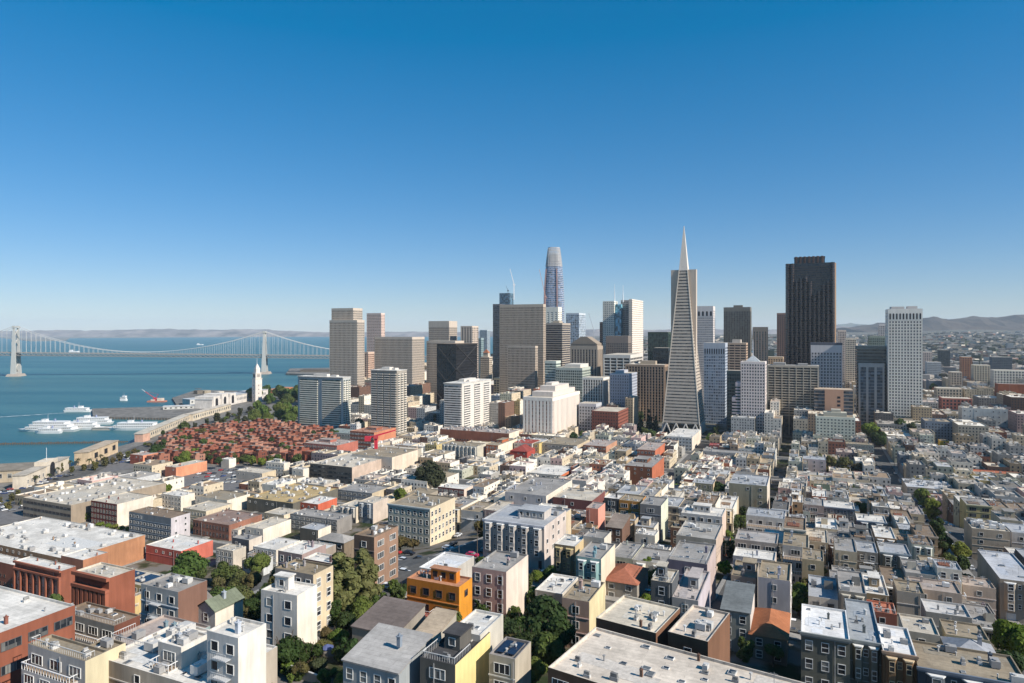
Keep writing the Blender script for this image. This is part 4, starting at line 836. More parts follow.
# ------------------------------------------------------------------ downtown towers
def tower(lx, cx, rx, cy, D, label, frame, glass, floor=3.9, bay=3.0, pier=(1.0, .45), span=(1.5, .25), short=None, cat='office tower', name='office_tower', A=None,
          top=4.0, topcol=None, pent=None, rot=0.0, d=None, wd=None, zb=None, groundgap=0, skip_top_floor=0, group=None, corners=True, arches=0):
    ox, oy, a, W, Dp, ux, vx, zt = solve(lx, cx, rx, cy, 50, d, wd, rot, D, A)
    ctr = (ox + ux[0] * W / 2 + vx[0] * Dp / 2, oy + ux[1] * W / 2 + vx[1] * Dp / 2)
    g = (min(gh(ox, oy), gh(*ctr)) - 1.0) if zb is None else zb
    cs = [(ox, oy), (ox + ux[0] * W, oy + ux[1] * W), (ox + vx[0] * Dp, oy + vx[1] * Dp), (ox + ux[0] * W + vx[0] * Dp, oy + ux[1] * W + vx[1] * Dp)]
    us = [xy2uv(*c) for c in cs]; FOOT.append((min(p[0] for p in us), min(p[1] for p in us), max(p[0] for p in us), max(p[1] for p in us)))
    t = thing(name, label, cat, (ox, oy, g), a, group); H = zt - g
    frame = tuple(min(.75, c * 1.28) for c in frame); xs_ = [proj(c[0], c[1], zt)[0] for c in cs]; RECTS.append((min(xs_), cy, max(xs_), cy + H * FPX / oy * .7, oy))
    mb = MB(); mb.box(0, 0, 0, W, Dp, H - .5); part('glazing', mb, M['tglass'], t, glass)
    mb = MB(); pw, pp = pier; sh, sp = span; Ht = H - top
    if sh:
        nf = max(1, int((Ht - groundgap) / floor)); f = (Ht - groundgap) / nf
        for k in range(nf):
            z = groundgap + f * k; mb.box(-sp, -sp, z, W + sp, Dp + sp, z + sh)
    if pw:
        n = max(1, round(W / bay)); s = W / n
        for i in range(n + 1):
            x = i * s; x0, x1 = x - pw / 2, x + pw / 2
            if i in (0, n): x0, x1 = (-pp, pw * .6) if i == 0 else (W - pw * .6, W + pp)
            mb.box(x0, -pp, 0, x1, .05, Ht + .02); mb.box(x0, Dp - .05, 0, x1, Dp + pp, Ht + .02)
        n = max(1, round(Dp / bay)); s = Dp / n
        for i in range(1, n):
            y = i * s; mb.box(-pp + .003, y - pw / 2, 0, .05, y + pw / 2, Ht + .03); mb.box(W - .05, y - pw / 2, 0, W + pp - .003, y + pw / 2, Ht + .03)
    m_ = max(pp, sp) + .05
    mb.box(-m_, -m_, Ht, W + m_, Dp + m_, H)
    part('facade', mb, M['frame'], t, frame)
    if arches:
        mb = MB(); mb.box(-m_ + .02, -m_ - .06, Ht - 10, W + m_ - .02, -.01, Ht - .01); part('frieze', mb, M['frame'], t, frame)
        mb = MB(); n = arches; s = W / n
        for i in range(n):
            mb.box(i * s + s * .26, -m_ - .16, Ht - 9, i * s + s * .74, -m_ - .05, Ht - 2.4); mb.tube((i * s + s * .5, -m_ - .155, Ht - 2.4), (i * s + s * .5, -m_ - .052, Ht - 2.4), s * .238, 10)
        part('arcade', mb, M['dark'], t)
    mb = MB(); mb.box(1, 1, H + .01, W - 1, Dp - 1, H + .1); ro = part('roof', mb, M['roof'], t, topcol or Rc)
    if pent:
        for (x0, y0, x1, y1, h, c) in pent:
            mb = MB(); mb.box(W * x0, Dp * y0, H + .05, W * x1, Dp * y1, H + h); part('penthouse', mb, M['frame'], t, c)
    HOUSES.append((ctr[0], ctr[1], short or label.split(',')[0]))
    return t, W, Dp, H
fb = (.4, .355, .31); fg = (.32, .3, .28); fw = (.58, .55, .52); gd = (.03, .035, .042); gb = (.06, .085, .11)
T = tower
# north waterfront side
T(330, 357, 364, 320, 1090, 'tall beige ribbed slab with stepped shoulders, leftmost of the downtown towers', fb, gd, bay=2.6, pier=(1.1, .6), span=(1.2, .2), short='leftmost beige slab')
T(332, 353, 362, 308, 1104, 'set back upper core of the leftmost ribbed beige slab tower, the highest on the waterfront', fb, gd, bay=2.6, pier=(1.1, .6), span=(1.2, .2), short='beige slab core')
T(367, 381, 384.5, 313, 1500, 'slender pinkish residential tower with rows of deep dark openings, behind the beige slabs', (.52, .42, .38), (.09, .05, .04), bay=5.2, pier=(1.6, .6), span=(1.6, .4), floor=3.4, short='slender pink tower', name='apartment_tower', cat='apartment tower')
T(375, 412, 424, 337, 1085, 'broad beige slab with fine ribs and a darker roof band, right of the pinkish tower', fb, gd, bay=2.3, pier=(.9, .6), span=(1.0, .2), short='broad beige slab', topcol=Rg)
T(363, 368, 374, 352, 1250, 'small tan and rust tower glimpsed between the leftmost slab and the broad beige slab', (.42, .32, .26), (.1, .05, .04), bay=4, short='rust tower')
T(429, 449, 463, 321, 1240, 'square topped beige tower with a plain pale roof box, behind the black braced tower', fb, gd, bay=2.3, pier=(.9, .6), span=(.9, .2), top=12, short='square topped beige tower', d=30)
T(427, 455, 480, 341, 1110, 'beige ribbed slab partly hidden by the black braced tower', fb, gd, bay=2.3, pier=(.9, .6), span=(.9, .2), short='half hidden beige slab', d=30)
T(461, 472, 478, 326, 1220, 'pale concrete tower with dark slots near its top, behind the black braced tower', (.44, .38, .33), gd, bay=6, pier=(2.6, .5), span=(1.5, .2), top=3, short='slotted pale tower')
# dark cross braced tower
t, W_, D_, H_ = T(437, 456, 477, 344, 960, 'black glass tower with diagonal steel bracing, behind the white balconied slab', (.02, .02, .022), (.012, .013, .016), bay=3.2, pier=(.3, .2), span=(.5, .12), top=2, topcol=Rb, short='black braced tower')
mb = MB(); n = 3; hh = (H_ - 8) / n
for k in range(n):
    z0, z1 = 6 + hh * k, 6 + hh * (k + 1)
    for a_, b_ in (((0, -.7, z0), (W_, -.7, z1)), ((W_, -.7, z0), (0, -.7, z1)), ((W_ + .7, 0, z0), (W_ + .7, D_, z1)), ((W_ + .7, D_, z0), (W_ + .7, 0, z1))): mb.tube(a_, b_, .45, 4)
part('diagonal_brace', mb, M['frame'], t, (.05, .05, .05))
# residential slabs
def slab_flats(lx, cx, rx, cy, D, label, wall, strips, short, floor=2.9, band=1.25, bandc=(.6, .58, .54), cols=2, d=None, glass=(.04, .05, .05), side=None):
    ox, oy, a, W, Dp, ux, vx, zt = solve(lx, cx, rx, cy, 50, d, None, 0, D); g = gh(ox, oy) - 1; H = zt - g
    u0, v0 = xy2uv(ox, oy); FOOT.append((u0, v0, u0 + W, v0 + Dp))
    t = thing('apartment_tower', label, 'apartment tower', (ox, oy, g), a); HOUSES.append((ox, oy, short))
    mb = MB(); mb.box(0, 0, 0, W, Dp, H); part('wall', mb, M['frame'], t, wall)
    mb = MB(); n = int(H / floor); s = W / cols
    for c in range(cols): mb.box(c * s + s * strips, -.4, 4, (c + 1) * s - s * strips, .1, H - 3)
    k = 2 if Dp < 16 else 3
    for c in range(k): mb.box(W - .1, (c + .2) * Dp / k, 4, W + .25, (c + .8) * Dp / k, H - 3)
    part('glazing', mb, M['tglass'], t, glass)
    mb = MB()
    for f in range(1, n):
        z = f * floor
        if z > H - 3.5: break
        for c in range(cols): mb.box(c * s + s * strips - .1, -1.3, z, (c + 1) * s - s * strips + .1, .02, z + band)
        for c in range(k): mb.box(W + .0, (c + .2) * Dp / k - .2, z, W + .9, (c + .8) * Dp / k + .2, z + band)
    bl = part('balconies', mb, M['frame'], t, bandc); bl['kind'] = 'stuff'
    mb = MB(); mb.box(-.5, -1.4, H, W + .5, Dp + .6, H + .8); part('roof', mb, M['roof'], t, Rw)
    mb = MB(); mb.box(W * .3, Dp * .3, H + .8, W * .6, Dp * .7, H + 4); mb.box(W * .68, Dp * .35, H + .8, W * .8, Dp * .7, H + 3); part('penthouse', mb, M['frame'], t, (.6, .58, .55))
    if side:
        mb = MB(); mb.box(W + .02, -.02, 0, W + .3, Dp * .15, H - .1); part('side_wall', mb, M['frame'], t, side)
    return t
slab_flats(298, 343, 355, 378, 890, 'wide grey green apartment slab with rows of pale balconies, beside the red townhouses', (.42, .45, .46), .1, 'grey green balconied slab', d=16, bandc=(.72, .7, .62), glass=(.07, .09, .08))
slab_flats(371, 397, 407, 371, 830, 'apartment tower with white scalloped balcony stacks and dark window strips, behind the red crane', (.33, .31, .28), .1, 'scalloped balcony tower', cols=4, bandc=(.62, .58, .52), d=22)
slab_flats(444, 462, 491, 384, 830, 'all white apartment slab covered in horizontal balconies, right of the red crane', (.62, .6, .57), .04, 'white balconied slab', cols=1, bandc=(.7, .68, .65), glass=(.1, .1, .1))
# centre left
T(500, 543, 545.5, 304, 1110, 'tall dark beige slab with a fine window grid, the larger of the paired slabs', (.36, .31, .26), (.07, .06, .055), bay=2.2, pier=(.8, .5), span=(1.3, .3), top=5, topcol=Rg, short='tall paired slab')
T(508, 535, 537.5, 346, 1040, 'shorter dark beige slab standing against the tall fine grid slab', (.37, .32, .27), (.07, .06, .055), bay=2.2, pier=(.8, .5), span=(1.3, .3), top=3, topcol=Rg, short='short paired slab')
T(493, 500, 515, 304, 1400, 'dark glass tower behind the tall paired slab, with pale bands of light on its edge', (.1, .1, .11), (.03, .04, .05), bay=3, pier=(.3, .2), span=(.8, .2), short='dark glass tower', d=30)
T(499.5, 509, 515.5, 293, 1500, 'teal glass tower under construction with slanted jagged top, behind the tall paired slab', (.12, .16, .19), (.06, .12, .17), bay=3, pier=(.3, .2), span=(.6, .2), short='teal unfinished tower', top=.5, d=25)
T(480, 487, 490, 330, 2000, 'distant bluish tower in the gap left of the dark glass tower', (.25, .3, .34), (.08, .12, .16), short='distant bluish tower')
T(474, 481, 483.5, 338, 1350, 'narrow blue green tower beside the slotted pale tower', (.2, .27, .29), (.05, .09, .1), short='narrow blue green tower')
t, W_, D_, H_ = T(481, 489, 492, 357, 1300, 'old cream tower with a pointed tiled crown in the gap before the dark glass tower', (.46, .4, .33), (.08, .07, .06), bay=4, top=2, short='old crowned tower')
mb = MB(); mb.prism([(W_ * .2, D_ * .2), (W_ * .8, D_ * .2), (W_ * .8, D_ * .8), (W_ * .2, D_ * .8)], H_, H_ + 8); part('cupola', mb, M['frame'], t, (.5, .46, .4))
mb = MB(); mb.prism([(W_ * .15, D_ * .15), (W_ * .85, D_ * .15), (W_ * .85, D_ * .85), (W_ * .15, D_ * .85)], H_ + 8, H_ + 15, top=[(W_ * .48, D_ * .48), (W_ * .52, D_ * .48), (W_ * .52, D_ * .52), (W_ * .48, D_ * .52)]); part('spire', mb, M['roof'], t, (.4, .17, .1))
T(494, 502, 508, 378, 1150, 'narrow cream building with yellowish side between the white slab and the paired slabs', (.46, .4, .28), gd, bay=5, short='narrow cream building')
T(546, 558, 567, 307, 1300, 'bright white blank tower top right of the tall paired slab', (.62, .58, .52), gd, bay=9, pier=(4, .5), span=(3, .3), top=10, short='blank white tower', d=20)
t, W_, D_, H_ = T(545, 562, 570, 323, 1200, 'dark banded tower with deep horizontal floors, partly in the shadow of its neighbour', (.3, .27, .24), (.04, .04, .045), bay=40, pier=(0, 0), span=(1.6, .7), short='dark banded tower', pent=[(.3, .3, .7, .7, 4, (.4, .36, .3))])
T(566, 579, 585.5, 313, 1500, 'smooth pale bluish tower right of the tapered glass tower', (.4, .45, .5), (.16, .2, .24), bay=5, pier=(.6, .1), span=(.8, .15), short='smooth bluish tower')
# tower with a gabled top
t, W_, D_, H_ = T(571, 597, 603, 346, 1090, 'grey brown tower with a stepped gabled top and dark vertical window slots', (.29, .25, .21), (.03, .03, .035), bay=5.2, pier=(2.6, 1.0), span=(.5, .1), top=6, short='gabled tower', d=30)
mb = MB(); mb.prism([(0, 0), (W_, 0), (W_, 26), (0, 26)], H_, H_ + 4); part('attic', mb, M['frame'], t, (.29, .25, .21))
mb = MB()
for k in range(2):
    i_ = .6 * k; yy = -.5 + k * .4 + (0 if k == 0 else .0)
gm = MB(); gm.v = [(-.6, -.6, H_ + 3), (W_ + .6, -.6, H_ + 3), (W_ * .62, -.6, H_ + 15), (W_ * .38, -.6, H_ + 15), (-.6, 27, H_ + 3), (W_ + .6, 27, H_ + 3), (W_ * .62, 27, H_ + 15), (W_ * .38, 27, H_ + 15)]
gm.f = [(0, 1, 2, 3), (5, 4, 7, 6), (1, 5, 6, 2), (4, 0, 3, 7), (3, 2, 6, 7)]; gm.m = [0] * 5; gm.c = [None] * 5
part('gable', gm, M['frame'], t, (.27, .23, .19))
T(600, 606, 612, 322, 1250, 'rust brown narrow tower flanking the twin spired tower on its left', (.24, .17, .14), gd, short='rust flank tower')
# twin towers with two white masts
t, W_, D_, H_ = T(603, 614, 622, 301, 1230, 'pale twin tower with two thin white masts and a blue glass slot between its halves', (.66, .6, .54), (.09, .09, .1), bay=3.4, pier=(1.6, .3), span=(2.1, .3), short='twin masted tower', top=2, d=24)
for x, h in ((W_ * .9, 32), (W_ * .9 + 16, 30)):
    mb = MB(); mb.tube((x, D_ * .5, H_ - 2), (x, D_ * .5, H_ + h * .5), 1.2, 6, .7); mb.tube((x, D_ * .5, H_ + h * .5), (x, D_ * .5, H_ + h), .5, 5, .2); part('mast', mb, M['trim'], t, (.75, .75, .75))
mb = MB(); mb.box(W_ + 1, D_ * .2, 0, W_ + 12, D_ * .8, H_ - 6); part('glazing', mb, M['tglass'], t, (.1, .25, .32))
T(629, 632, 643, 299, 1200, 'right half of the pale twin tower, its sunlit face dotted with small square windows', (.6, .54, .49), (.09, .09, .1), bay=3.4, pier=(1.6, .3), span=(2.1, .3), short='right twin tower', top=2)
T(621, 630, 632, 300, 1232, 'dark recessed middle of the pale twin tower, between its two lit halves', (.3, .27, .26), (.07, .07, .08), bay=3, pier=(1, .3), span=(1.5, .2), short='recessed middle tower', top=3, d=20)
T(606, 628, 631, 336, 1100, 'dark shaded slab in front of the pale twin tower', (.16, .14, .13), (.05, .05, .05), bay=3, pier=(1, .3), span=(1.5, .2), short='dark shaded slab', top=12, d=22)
T(604, 630, 642, 355, 1000, 'pale tower with big dark horizontal openings below the twin masted tower', (.48, .47, .45), (.02, .02, .022), bay=10, pier=(1.4, .8), span=(1.6, .5), top=5, floor=4.6, short='big window tower')
T(648, 668, 675, 332, 1120, 'very dark green glass tower with an irregular roof, left of the pyramid tower', (.03, .05, .04), (.02, .035, .03), bay=3, pier=(.3, .2), span=(.5, .1), short='dark green tower', d=26)
T(653, 668, 674, 348, 1000, 'black stepped block just left of the pyramid tower', (.02, .03, .035), (.015, .02, .025), bay=3, pier=(.3, .2), span=(.5, .1), short='black block', d=24)
# centre front
t, W_, D_, H_ = T(524, 552, 579, 398, 790, 'stepped cream white civic tower with pinkish window strips, in front of the paired slabs', (.62, .56, .52), (.3, .17, .14), bay=4.6, pier=(2.9, .9), span=(.5, .1), top=4, short='cream civic tower', d=None)
mb = MB(); mb.box(W_ * .18, D_ * .1, H_, W_ * .92, D_ * .92, H_ + 6); part('upper_stage', mb, M['frame'], t, (.62, .57, .53))
mb = MB(); mb.box(W_ * .3, D_ * .25, H_ + 6, W_ * .85, D_ * .75, H_ + 12); mb.box(W_ * .4, D_ * .35, H_ + 12, W_ * .62, D_ * .6, H_ + 15); part('upper_stage', mb, M['frame'], t, (.6, .56, .52))
T(556, 582, 592, 368, 990, 'greenish dark banded block with a stepped white roof terrace, behind the cream civic tower', (.34, .38, .35), (.04, .06, .055), bay=3, pier=(.8, .3), span=(1.2, .5), short='green banded block', pent=[(.3, .1, .9, .9, 5, (.62, .6, .56))])
T(545, 556, 560, 361, 1010, 'pale green glass block squeezed right of the paired slabs', (.4, .45, .42), (.09, .12, .11), bay=20, pier=(0, 0), span=(1.6, .3), short='pale green block', d=20)
T(583, 603, 609, 378, 920, 'white block with tall thin dark vertical strips and a white rim', (.6, .57, .53), (.05, .045, .045), bay=3.6, pier=(1.4, .6), span=(.6, .05), top=3, short='white striped block')
T(579, 596, 604, 404, 860, 'low grey blue office with square windows left of the red brick office', (.36, .38, .42), gd, bay=3.6, pier=(1.5, .3), span=(1.5, .3), short='grey blue office', d=24)
T(592, 618, 628, 412, 800, 'red brick office with rows of dark square windows, left of the dense tree grove', (.19, .07, .05), (.05, .03, .03), bay=3.4, pier=(1.4, .3), span=(1.9, .3), floor=3.7, short='red brick office', top=1.5, topcol=Rc)
T(610, 629, 637, 374, 880, 'blue grey slab with a small square window grid and thin sunlit edge', (.3, .33, .4), (.05, .06, .08), bay=3.4, pier=(1.7, .2), span=(1.8, .2), short='blue grey slab', pent=[(.2, .2, .6, .8, 4, (.4, .42, .48))], top=2)
T(626, 664, 672, 365, 940, 'dark brown tower with strong tan vertical ribs, left of the pyramid tower', (.27, .2, .15), (.03, .025, .022), bay=4.2, pier=(1.5, 1.0), span=(1.1, .1), short='brown ribbed tower', top=3, pent=[(.35, .3, .75, .7, 5, (.4, .34, .27))], d=26)
# right of the pyramid
T(697, 713, 717, 306, 1150, 'white tower with arched openings under its roof, just right of the pyramid tower', (.48, .46, .46), (.1, .1, .12), bay=3.2, pier=(1.5, .3), span=(1.9, .3), top=8, arches=4, short='arch topped white tower', d=26)
T(724, 750, 752, 307, 1250, 'tall dark ribbed tower standing alone on the skyline right of the white arch topped one', (.14, .14, .13), (.05, .055, .055), bay=3, pier=(1.2, .6), span=(.4, .05), top=8, short='dark ribbed tower', d=28, pent=[(.35, .3, .7, .7, 4, (.14, .14, .13))])
T(704, 725, 728, 343, 905, 'pale blue grey tower with fine horizontal bands and a row of arches near its top', (.3, .34, .4), (.13, .16, .2), bay=3, pier=(.7, .15), span=(1.6, .3), top=6, arches=9, short='pale blue banded tower', d=28)
T(718, 746, 749, 343, 1010, 'tan building with wide horizontal window bands behind the stepped pink tower', (.38, .28, .21), (.04, .03, .03), bay=9, pier=(1, .3), span=(1.9, .4), top=3, short='tan banded building', d=26, pent=[(.5, .2, .8, .8, 5, (.5, .46, .42))])
T(753, 767, 773, 327, 1150, 'pinkish cream tower with a rounded green capped top and tall arched bays', (.52, .36, .26), (.12, .1, .09), bay=4.5, pier=(2.6, .6), span=(.8, .1), top=8, topcol=(.3, .4, .36), short='pink cream tower', d=22)
T(768, 783, 786, 357, 1200, 'low tan masonry block beside the black stepped skyscraper', (.46, .36, .26), gd, bay=4, pier=(2, .4), span=(1.4, .3), short='low tan block', d=20)
T(777, 786, 790, 313, 1300, 'reddish brown stepped old tower touching the black skyscraper', (.2, .13, .11), gd, bay=4, pier=(1.6, .3), span=(1.6, .3), short='reddish stepped tower', d=22)
# stepped pink white tower
base = ((728, 766, 768.5, 365), (.5, .46, .5), (.05, .05, .06))
T(727, 744, 748, 371, 812, 'dark green glass wing behind the left steps of the pale pink tower', (.09, .12, .11), (.03, .05, .05), bay=3, pier=(.3, .2), span=(1, .25), short='dark green wing', d=16)
t, W_, D_, H_ = T(741, 765, 768, 362, 780, 'pale pink tower with a grid of square windows, stepping down on its left side', (.56, .51, .5), (.05, .05, .06), bay=3.1, pier=(1.3, .35), span=(1.6, .35), floor=3.6, top=3, short='stepped pink tower', d=24)
for k, (px, py) in enumerate(((730, 384), (726, 402))):
    pass
for fx0, fx1, dz, c_ in ((-6, 0, 26, 0), (-10, -6, 44, 0)):
    mb = MB(); mb.box(fx0, .5, 0, fx1 - .4, D_ - 1, H_ - dz); st_ = part('setback', mb, M['tglass'], t, (.04, .06, .06))
    mb = MB(); k = 0
    while k * 3.6 < H_ - dz: mb.box(fx0 - .3, .2, k * 3.6, fx1 - .45, D_ - .8, k * 3.6 + 1.5); k += 1
    mb.box(fx0 - .3, .1, H_ - dz - 2, fx1 - .42, D_ - .7, H_ - dz); part('facade', mb, M['frame'], st_, (.5, .45, .48))
mb = MB(); mb.prism([(4, 4), (W_ - 6, 4), (W_ - 6, D_ - 4), (4, D_ - 4)], H_, H_ + 7, top=[(W_ * .45, D_ * .45), (W_ * .5, D_ * .45), (W_ * .5, D_ * .5), (W_ * .45, D_ * .5)]); part('roof_pyramid', mb, M['roof'], t, (.4, .44, .48))
mb = MB(); mb.tube((W_ * .47, D_ * .47, H_ + 6), (W_ * .47, D_ * .47, H_ + 26), .5, 6, .25); part('mast', mb, M['trim'], t, (.6, .65, .7))
# ribbed hotel
T(768, 818, 820, 366, 790, 'long grey concrete hotel slab with deep horizontal balconies between vertical ribs', (.3, .28, .24), (.035, .035, .035), bay=7.4, pier=(.9, 1.2), span=(1.25, .9), floor=3.0, top=2.5, short='ribbed hotel', A=True, d=24, groundgap=24, topcol=Rg, pent=[(.1, .2, .35, .8, 3, (.3, .3, .3)), (.6, .2, .8, .8, 2, (.3, .3, .3))])
T(810, 811, 842, 345, 880, 'white gridded tower with a dark hat-like top storey, in front of the black skyscraper', (.42, .41, .43), (.06, .06, .07), bay=3.6, pier=(1.5, .3), span=(1.5, .3), top=10, short='dark hatted tower', d=20, topcol=Rd, pent=[(-.02, -.02, 1.02, 1.02, 3, (.1, .11, .14))])
t, W_, D_, H_ = T(813, 814, 853, 389, 775, 'tan brick building with dark glass corners and a thin white roof line', (.2, .17, .15), (.04, .05, .06), bay=40, pier=(0, 0), span=(1.2, .1), top=1.5, short='tan glass cornered building', d=26, topcol=(.55, .45, .35))
mb = MB(); mb.box(W_ * .28, -1.2, 0, W_ * .76, 0, H_ + .3); pn = part('brick_panel', mb, M['frame'], t, (.45, .28, .2))
mb = MB()
for k in range(3): mb.box(W_ * .6, -1.3, H_ - 10 - k * 4.5, W_ * .68, -1.15, H_ - 7.5 - k * 4.5)
part('window_stack', mb, M['dark'], pn)
t, W_, D_, H_ = T(815, 816, 855, 416, 700, 'pale green grey apartment block with a stepped top and many small paired windows', (.44, .47, .42), (.06, .07, .07), bay=3.2, pier=(1.6, .2), span=(1.6, .2), floor=3.1, top=2.5, short='pale green apartment block', d=22, topcol=Rt, pent=[(.2, .2, .8, .8, 4, (.42, .42, .36)), (.4, .3, .65, .7, 7, (.44, .42, .36))], cat='apartment tower', name='apartment_tower')
T(856, 857, 886, 346, 860, 'dark tower with banded upper floors and a projecting grey framed glass front', (.16, .17, .16), (.03, .035, .035), bay=40, pier=(0, 0), span=(1.4, .3), short='dark banded front tower', d=26)
T(858, 859, 884, 363, 850, 'grey metal framed glass front with paired window strips, attached to the dark banded tower', (.3, .31, .32), (.05, .07, .09), bay=9, pier=(2.6, .5), span=(.4, .15), short='grey framed front', top=5, d=4)
T(886, 888.5, 922, 309, 830, 'tall white gridded tower with dark arches under its roof, rightmost of the skyline', (.62, .59, .56), (.05, .05, .06), bay=3.3, pier=(1.5, .5), span=(1.5, .5), floor=3.7, top=4, arches=10, short='white gridded tower', d=32, groundgap=9, pent=[(.1, .2, .5, .8, 3, (.5, .5, .52)), (.6, .3, .9, .7, 3.5, (.5, .5, .52))])
T(868, 869, 886, 336, 1150, 'greenish tower behind the dark banded tower', (.2, .25, .22), (.06, .08, .07), short='greenish tower', d=20)
T(878, 879, 886, 324, 1250, 'slim white tower just left of the white gridded tower', (.52, .5, .5), (.1, .1, .1), short='slim white tower', d=16)
T(838, 838, 846, 330, 1500, 'small white tower right behind the black skyscraper', (.55, .46, .4), (.1, .09, .08), short='small white tower', d=16)
T(845, 846, 856, 338, 1350, 'cream tower with a stepped top between the black skyscraper and the dark banded tower', (.55, .5, .42), (.1, .09, .08), short='cream stepped tower', d=18)
for (lx, cx, rx, y, D, lb, f, g_) in [
    (926, 927, 941, 362, 1500, 'mid rise blue grey office right of the white gridded tower', (.34, .37, .4), gd), (939, 939, 950, 350, 2000, 'dark boxy building with a black shaded face on the far right flats', (.05, .06, .06), gd),
    (961, 962, 972, 357, 1350, 'brown brick tower standing alone on the far right flats', (.34, .17, .1), gd), (973, 974, 990, 365, 1200, 'cream mid rise with rows of square windows on the far right flats', (.52, .46, .36), gd),
    (976, 992, 1012, 357, 1600, 'large dark blue grey block on the far right flats', (.1, .12, .14), gd), (994, 994, 1040, 370, 1100, 'long low white building at the photo edge behind the red brick slab', (.6, .56, .5), gd),
    (905, 923, 932, 352, 1700, 'pinkish cream building peeping out right behind the white gridded tower', (.5, .42, .38), gd), (950, 951, 962, 372, 1150, 'beige office left of the cream mid rise', (.42, .36, .3), gd),
    (936, 937, 962, 388, 980, 'wide cream low office below the brown brick tower', (.46, .4, .32), gd), (941, 942, 972, 398, 880, 'maroon and white row of shops left of the white flank building', (.25, .1, .08), gd)]:
    T(lx, cx, rx, y, D, lb, f, g_, bay=4, pier=(1.8, .3), span=(1.6, .3), top=2, d=24, name='office_building', cat='office building')

# ---- the pyramid tower
px, D = 684.0, 842.0; cxp, cyp = (px - 512) / FPX * D, D; g = gh(cxp, cyp)
t = thing('pyramid_tower', 'slender white pyramid skyscraper with a long spire, tallest in the centre', 'skyscraper', (cxp, cyp, g), GA)
HOUSES.append((cxp, cyp, 'pyramid tower')); u0, v0 = xy2uv(cxp, cyp); FOOT.append((u0 - 26, v0 - 26, u0 + 26, v0 + 26))
HT = 265 - g; hb = 23.2
def hw_(z): return hb * (1 - z / HT) + .25
def sq(h): return [(-h, -h), (h, -h), (h, h), (-h, h)]
z1 = 208 - g
mb = MB(); mb.prism(sq(hw_(12) - .9), 12, z1, top=sq(hw_(z1) - .9)); part('glazing', mb, M['tglass'], t, (.13, .11, .09))
mb = MB(); z = 13.5; fl = 3.95
while z < z1 - 2:
    mb.prism(sq(hw_(z)), z, z + 2.45, top=sq(hw_(z + 2.45))); z += fl
part('facade', mb, M['frame'], t, (.44, .395, .345))
mb = MB()
for z in range(14, int(z1) - 4, 8):           # slim mullions dividing each band of windows
    pass
for sx in (-1, 1):
    for sy in (-1, 1): mb.tube((sx * (hw_(12) - .2), sy * (hw_(12) - .2), 12), (sx * (hw_(z1) - .1), sy * (hw_(z1) - .1), z1), .7, 4)
part('corner_pier', mb, M['frame'], t, (.62, .57, .5))
mb = MB(); mb.prism(sq(hw_(z1) + .15), z1, HT - .5, top=sq(.3)); part('spire', mb, M['frame'], t, (.66, .62, .57))
mb = MB()
for dx in (-1.6, .2): mb.box(dx, -hw_(z1 + 4) - .12, z1 + 2.6, dx + 1.3, -hw_(z1 + 4) + 1, z1 + 4.4)
part('window', mb, M['dark'], t)
for sx in (-1, 1):                            # the two wings
    mb = MB(); x1 = 15.5; zt_ = 209 - g; zb_ = HT * (1 - x1 / hb)
    xs_ = hw_(zt_) - 1; pts = [(xs_, zt_), (x1, zt_), (x1, zb_ - 6), (xs_, zb_ - 6)]
    n = len(mb.v)
    for yy in (-4.2, 4.2): mb.v += [(sx * a, yy, b) for a, b in pts]
    mb.f += [(n, n + 1, n + 2, n + 3), (n + 7, n + 6, n + 5, n + 4)] + [(n + i, n + (i + 1) % 4, n + 4 + (i + 1) % 4, n + 4 + i) for i in range(4)]; mb.m += [0] * 6; mb.c += [None] * 6
    part('wing', mb, M['frame'], t, (.5, .44, .38))
mb = MB()
for s1, s2 in ((0, -1), (0, 1), (1, -1), (1, 1)):   # isosceles legs at the base
    for i in range(4):
        a0 = -hb + (i + .0) * hb / 2; a1 = a0 + hb / 4; a2 = a0 + hb / 2; h = hw_(0) + .3; hh_ = hw_(12)
        P = lambda a, hgt, hh2: (a, s2 * hh2, hgt) if s1 == 0 else (s2 * hh2, a, hgt)
        mb.tube(P(a0, 0, h), P(a1, 13, hh_), .9, 4); mb.tube(P(a2, 0, h), P(a1, 13, hh_), .9, 4)
part('leg_truss', mb, M['frame'], t, (.62, .6, .56))
mb = MB(); mb.box(-15, -15, 0, 15, 15, 13); part('lobby', mb, M['tglass'], t, (.03, .03, .03))

# ---- tapered rounded glass tower
px, D = 554.0, 1600.0; cxp, cyp = (px - 512) / FPX * D, D
t = thing('tapered_tower', 'very tall tapered glass tower with rounded corners and a perforated white crown', 'skyscraper', (cxp, cyp, 8), GA + math.radians(14)); HOUSES.append((cxp, cyp, 'tapered glass tower'))
HT = 323
def rr_(h):
    k = h / HT; s = 25.5 * (1 - .04 * k) if k < .55 else 25.5 * (.978 - .95 * ((k - .55) / .45) ** 2 * .44 - 0.04 * (k - .55))
    return s
def ring(s, n=32, e=3.4):
    out = []
    for i in range(n):
        a_ = 2 * math.pi * i / n; c, s_ = math.cos(a_), math.sin(a_)
        r = (abs(c) ** e + abs(s_) ** e) ** (-1 / e); out.append((r * c * s, r * s_ * s))
    return out
mb = MB()
for k in range(20): z0, z1_ = HT * .9 * k / 20, HT * .9 * (k + 1) / 20; mb.prism(ring(rr_(z0) - .6), z0, z1_, top=ring(rr_(z1_) - .6), caps=(k == 19))
part('glazing', mb, M['tglass'], t, (.1, .14, .21))
mb = MB(); z = 0
while z < HT * .88: mb.prism(ring(rr_(z)), z, z + 1.3, top=ring(rr_(z + 1.3))); z += 4.4
part('sunshade_fin', mb, M['frame'], t, (.4, .43, .5))
mb = MB()
z = HT * .86
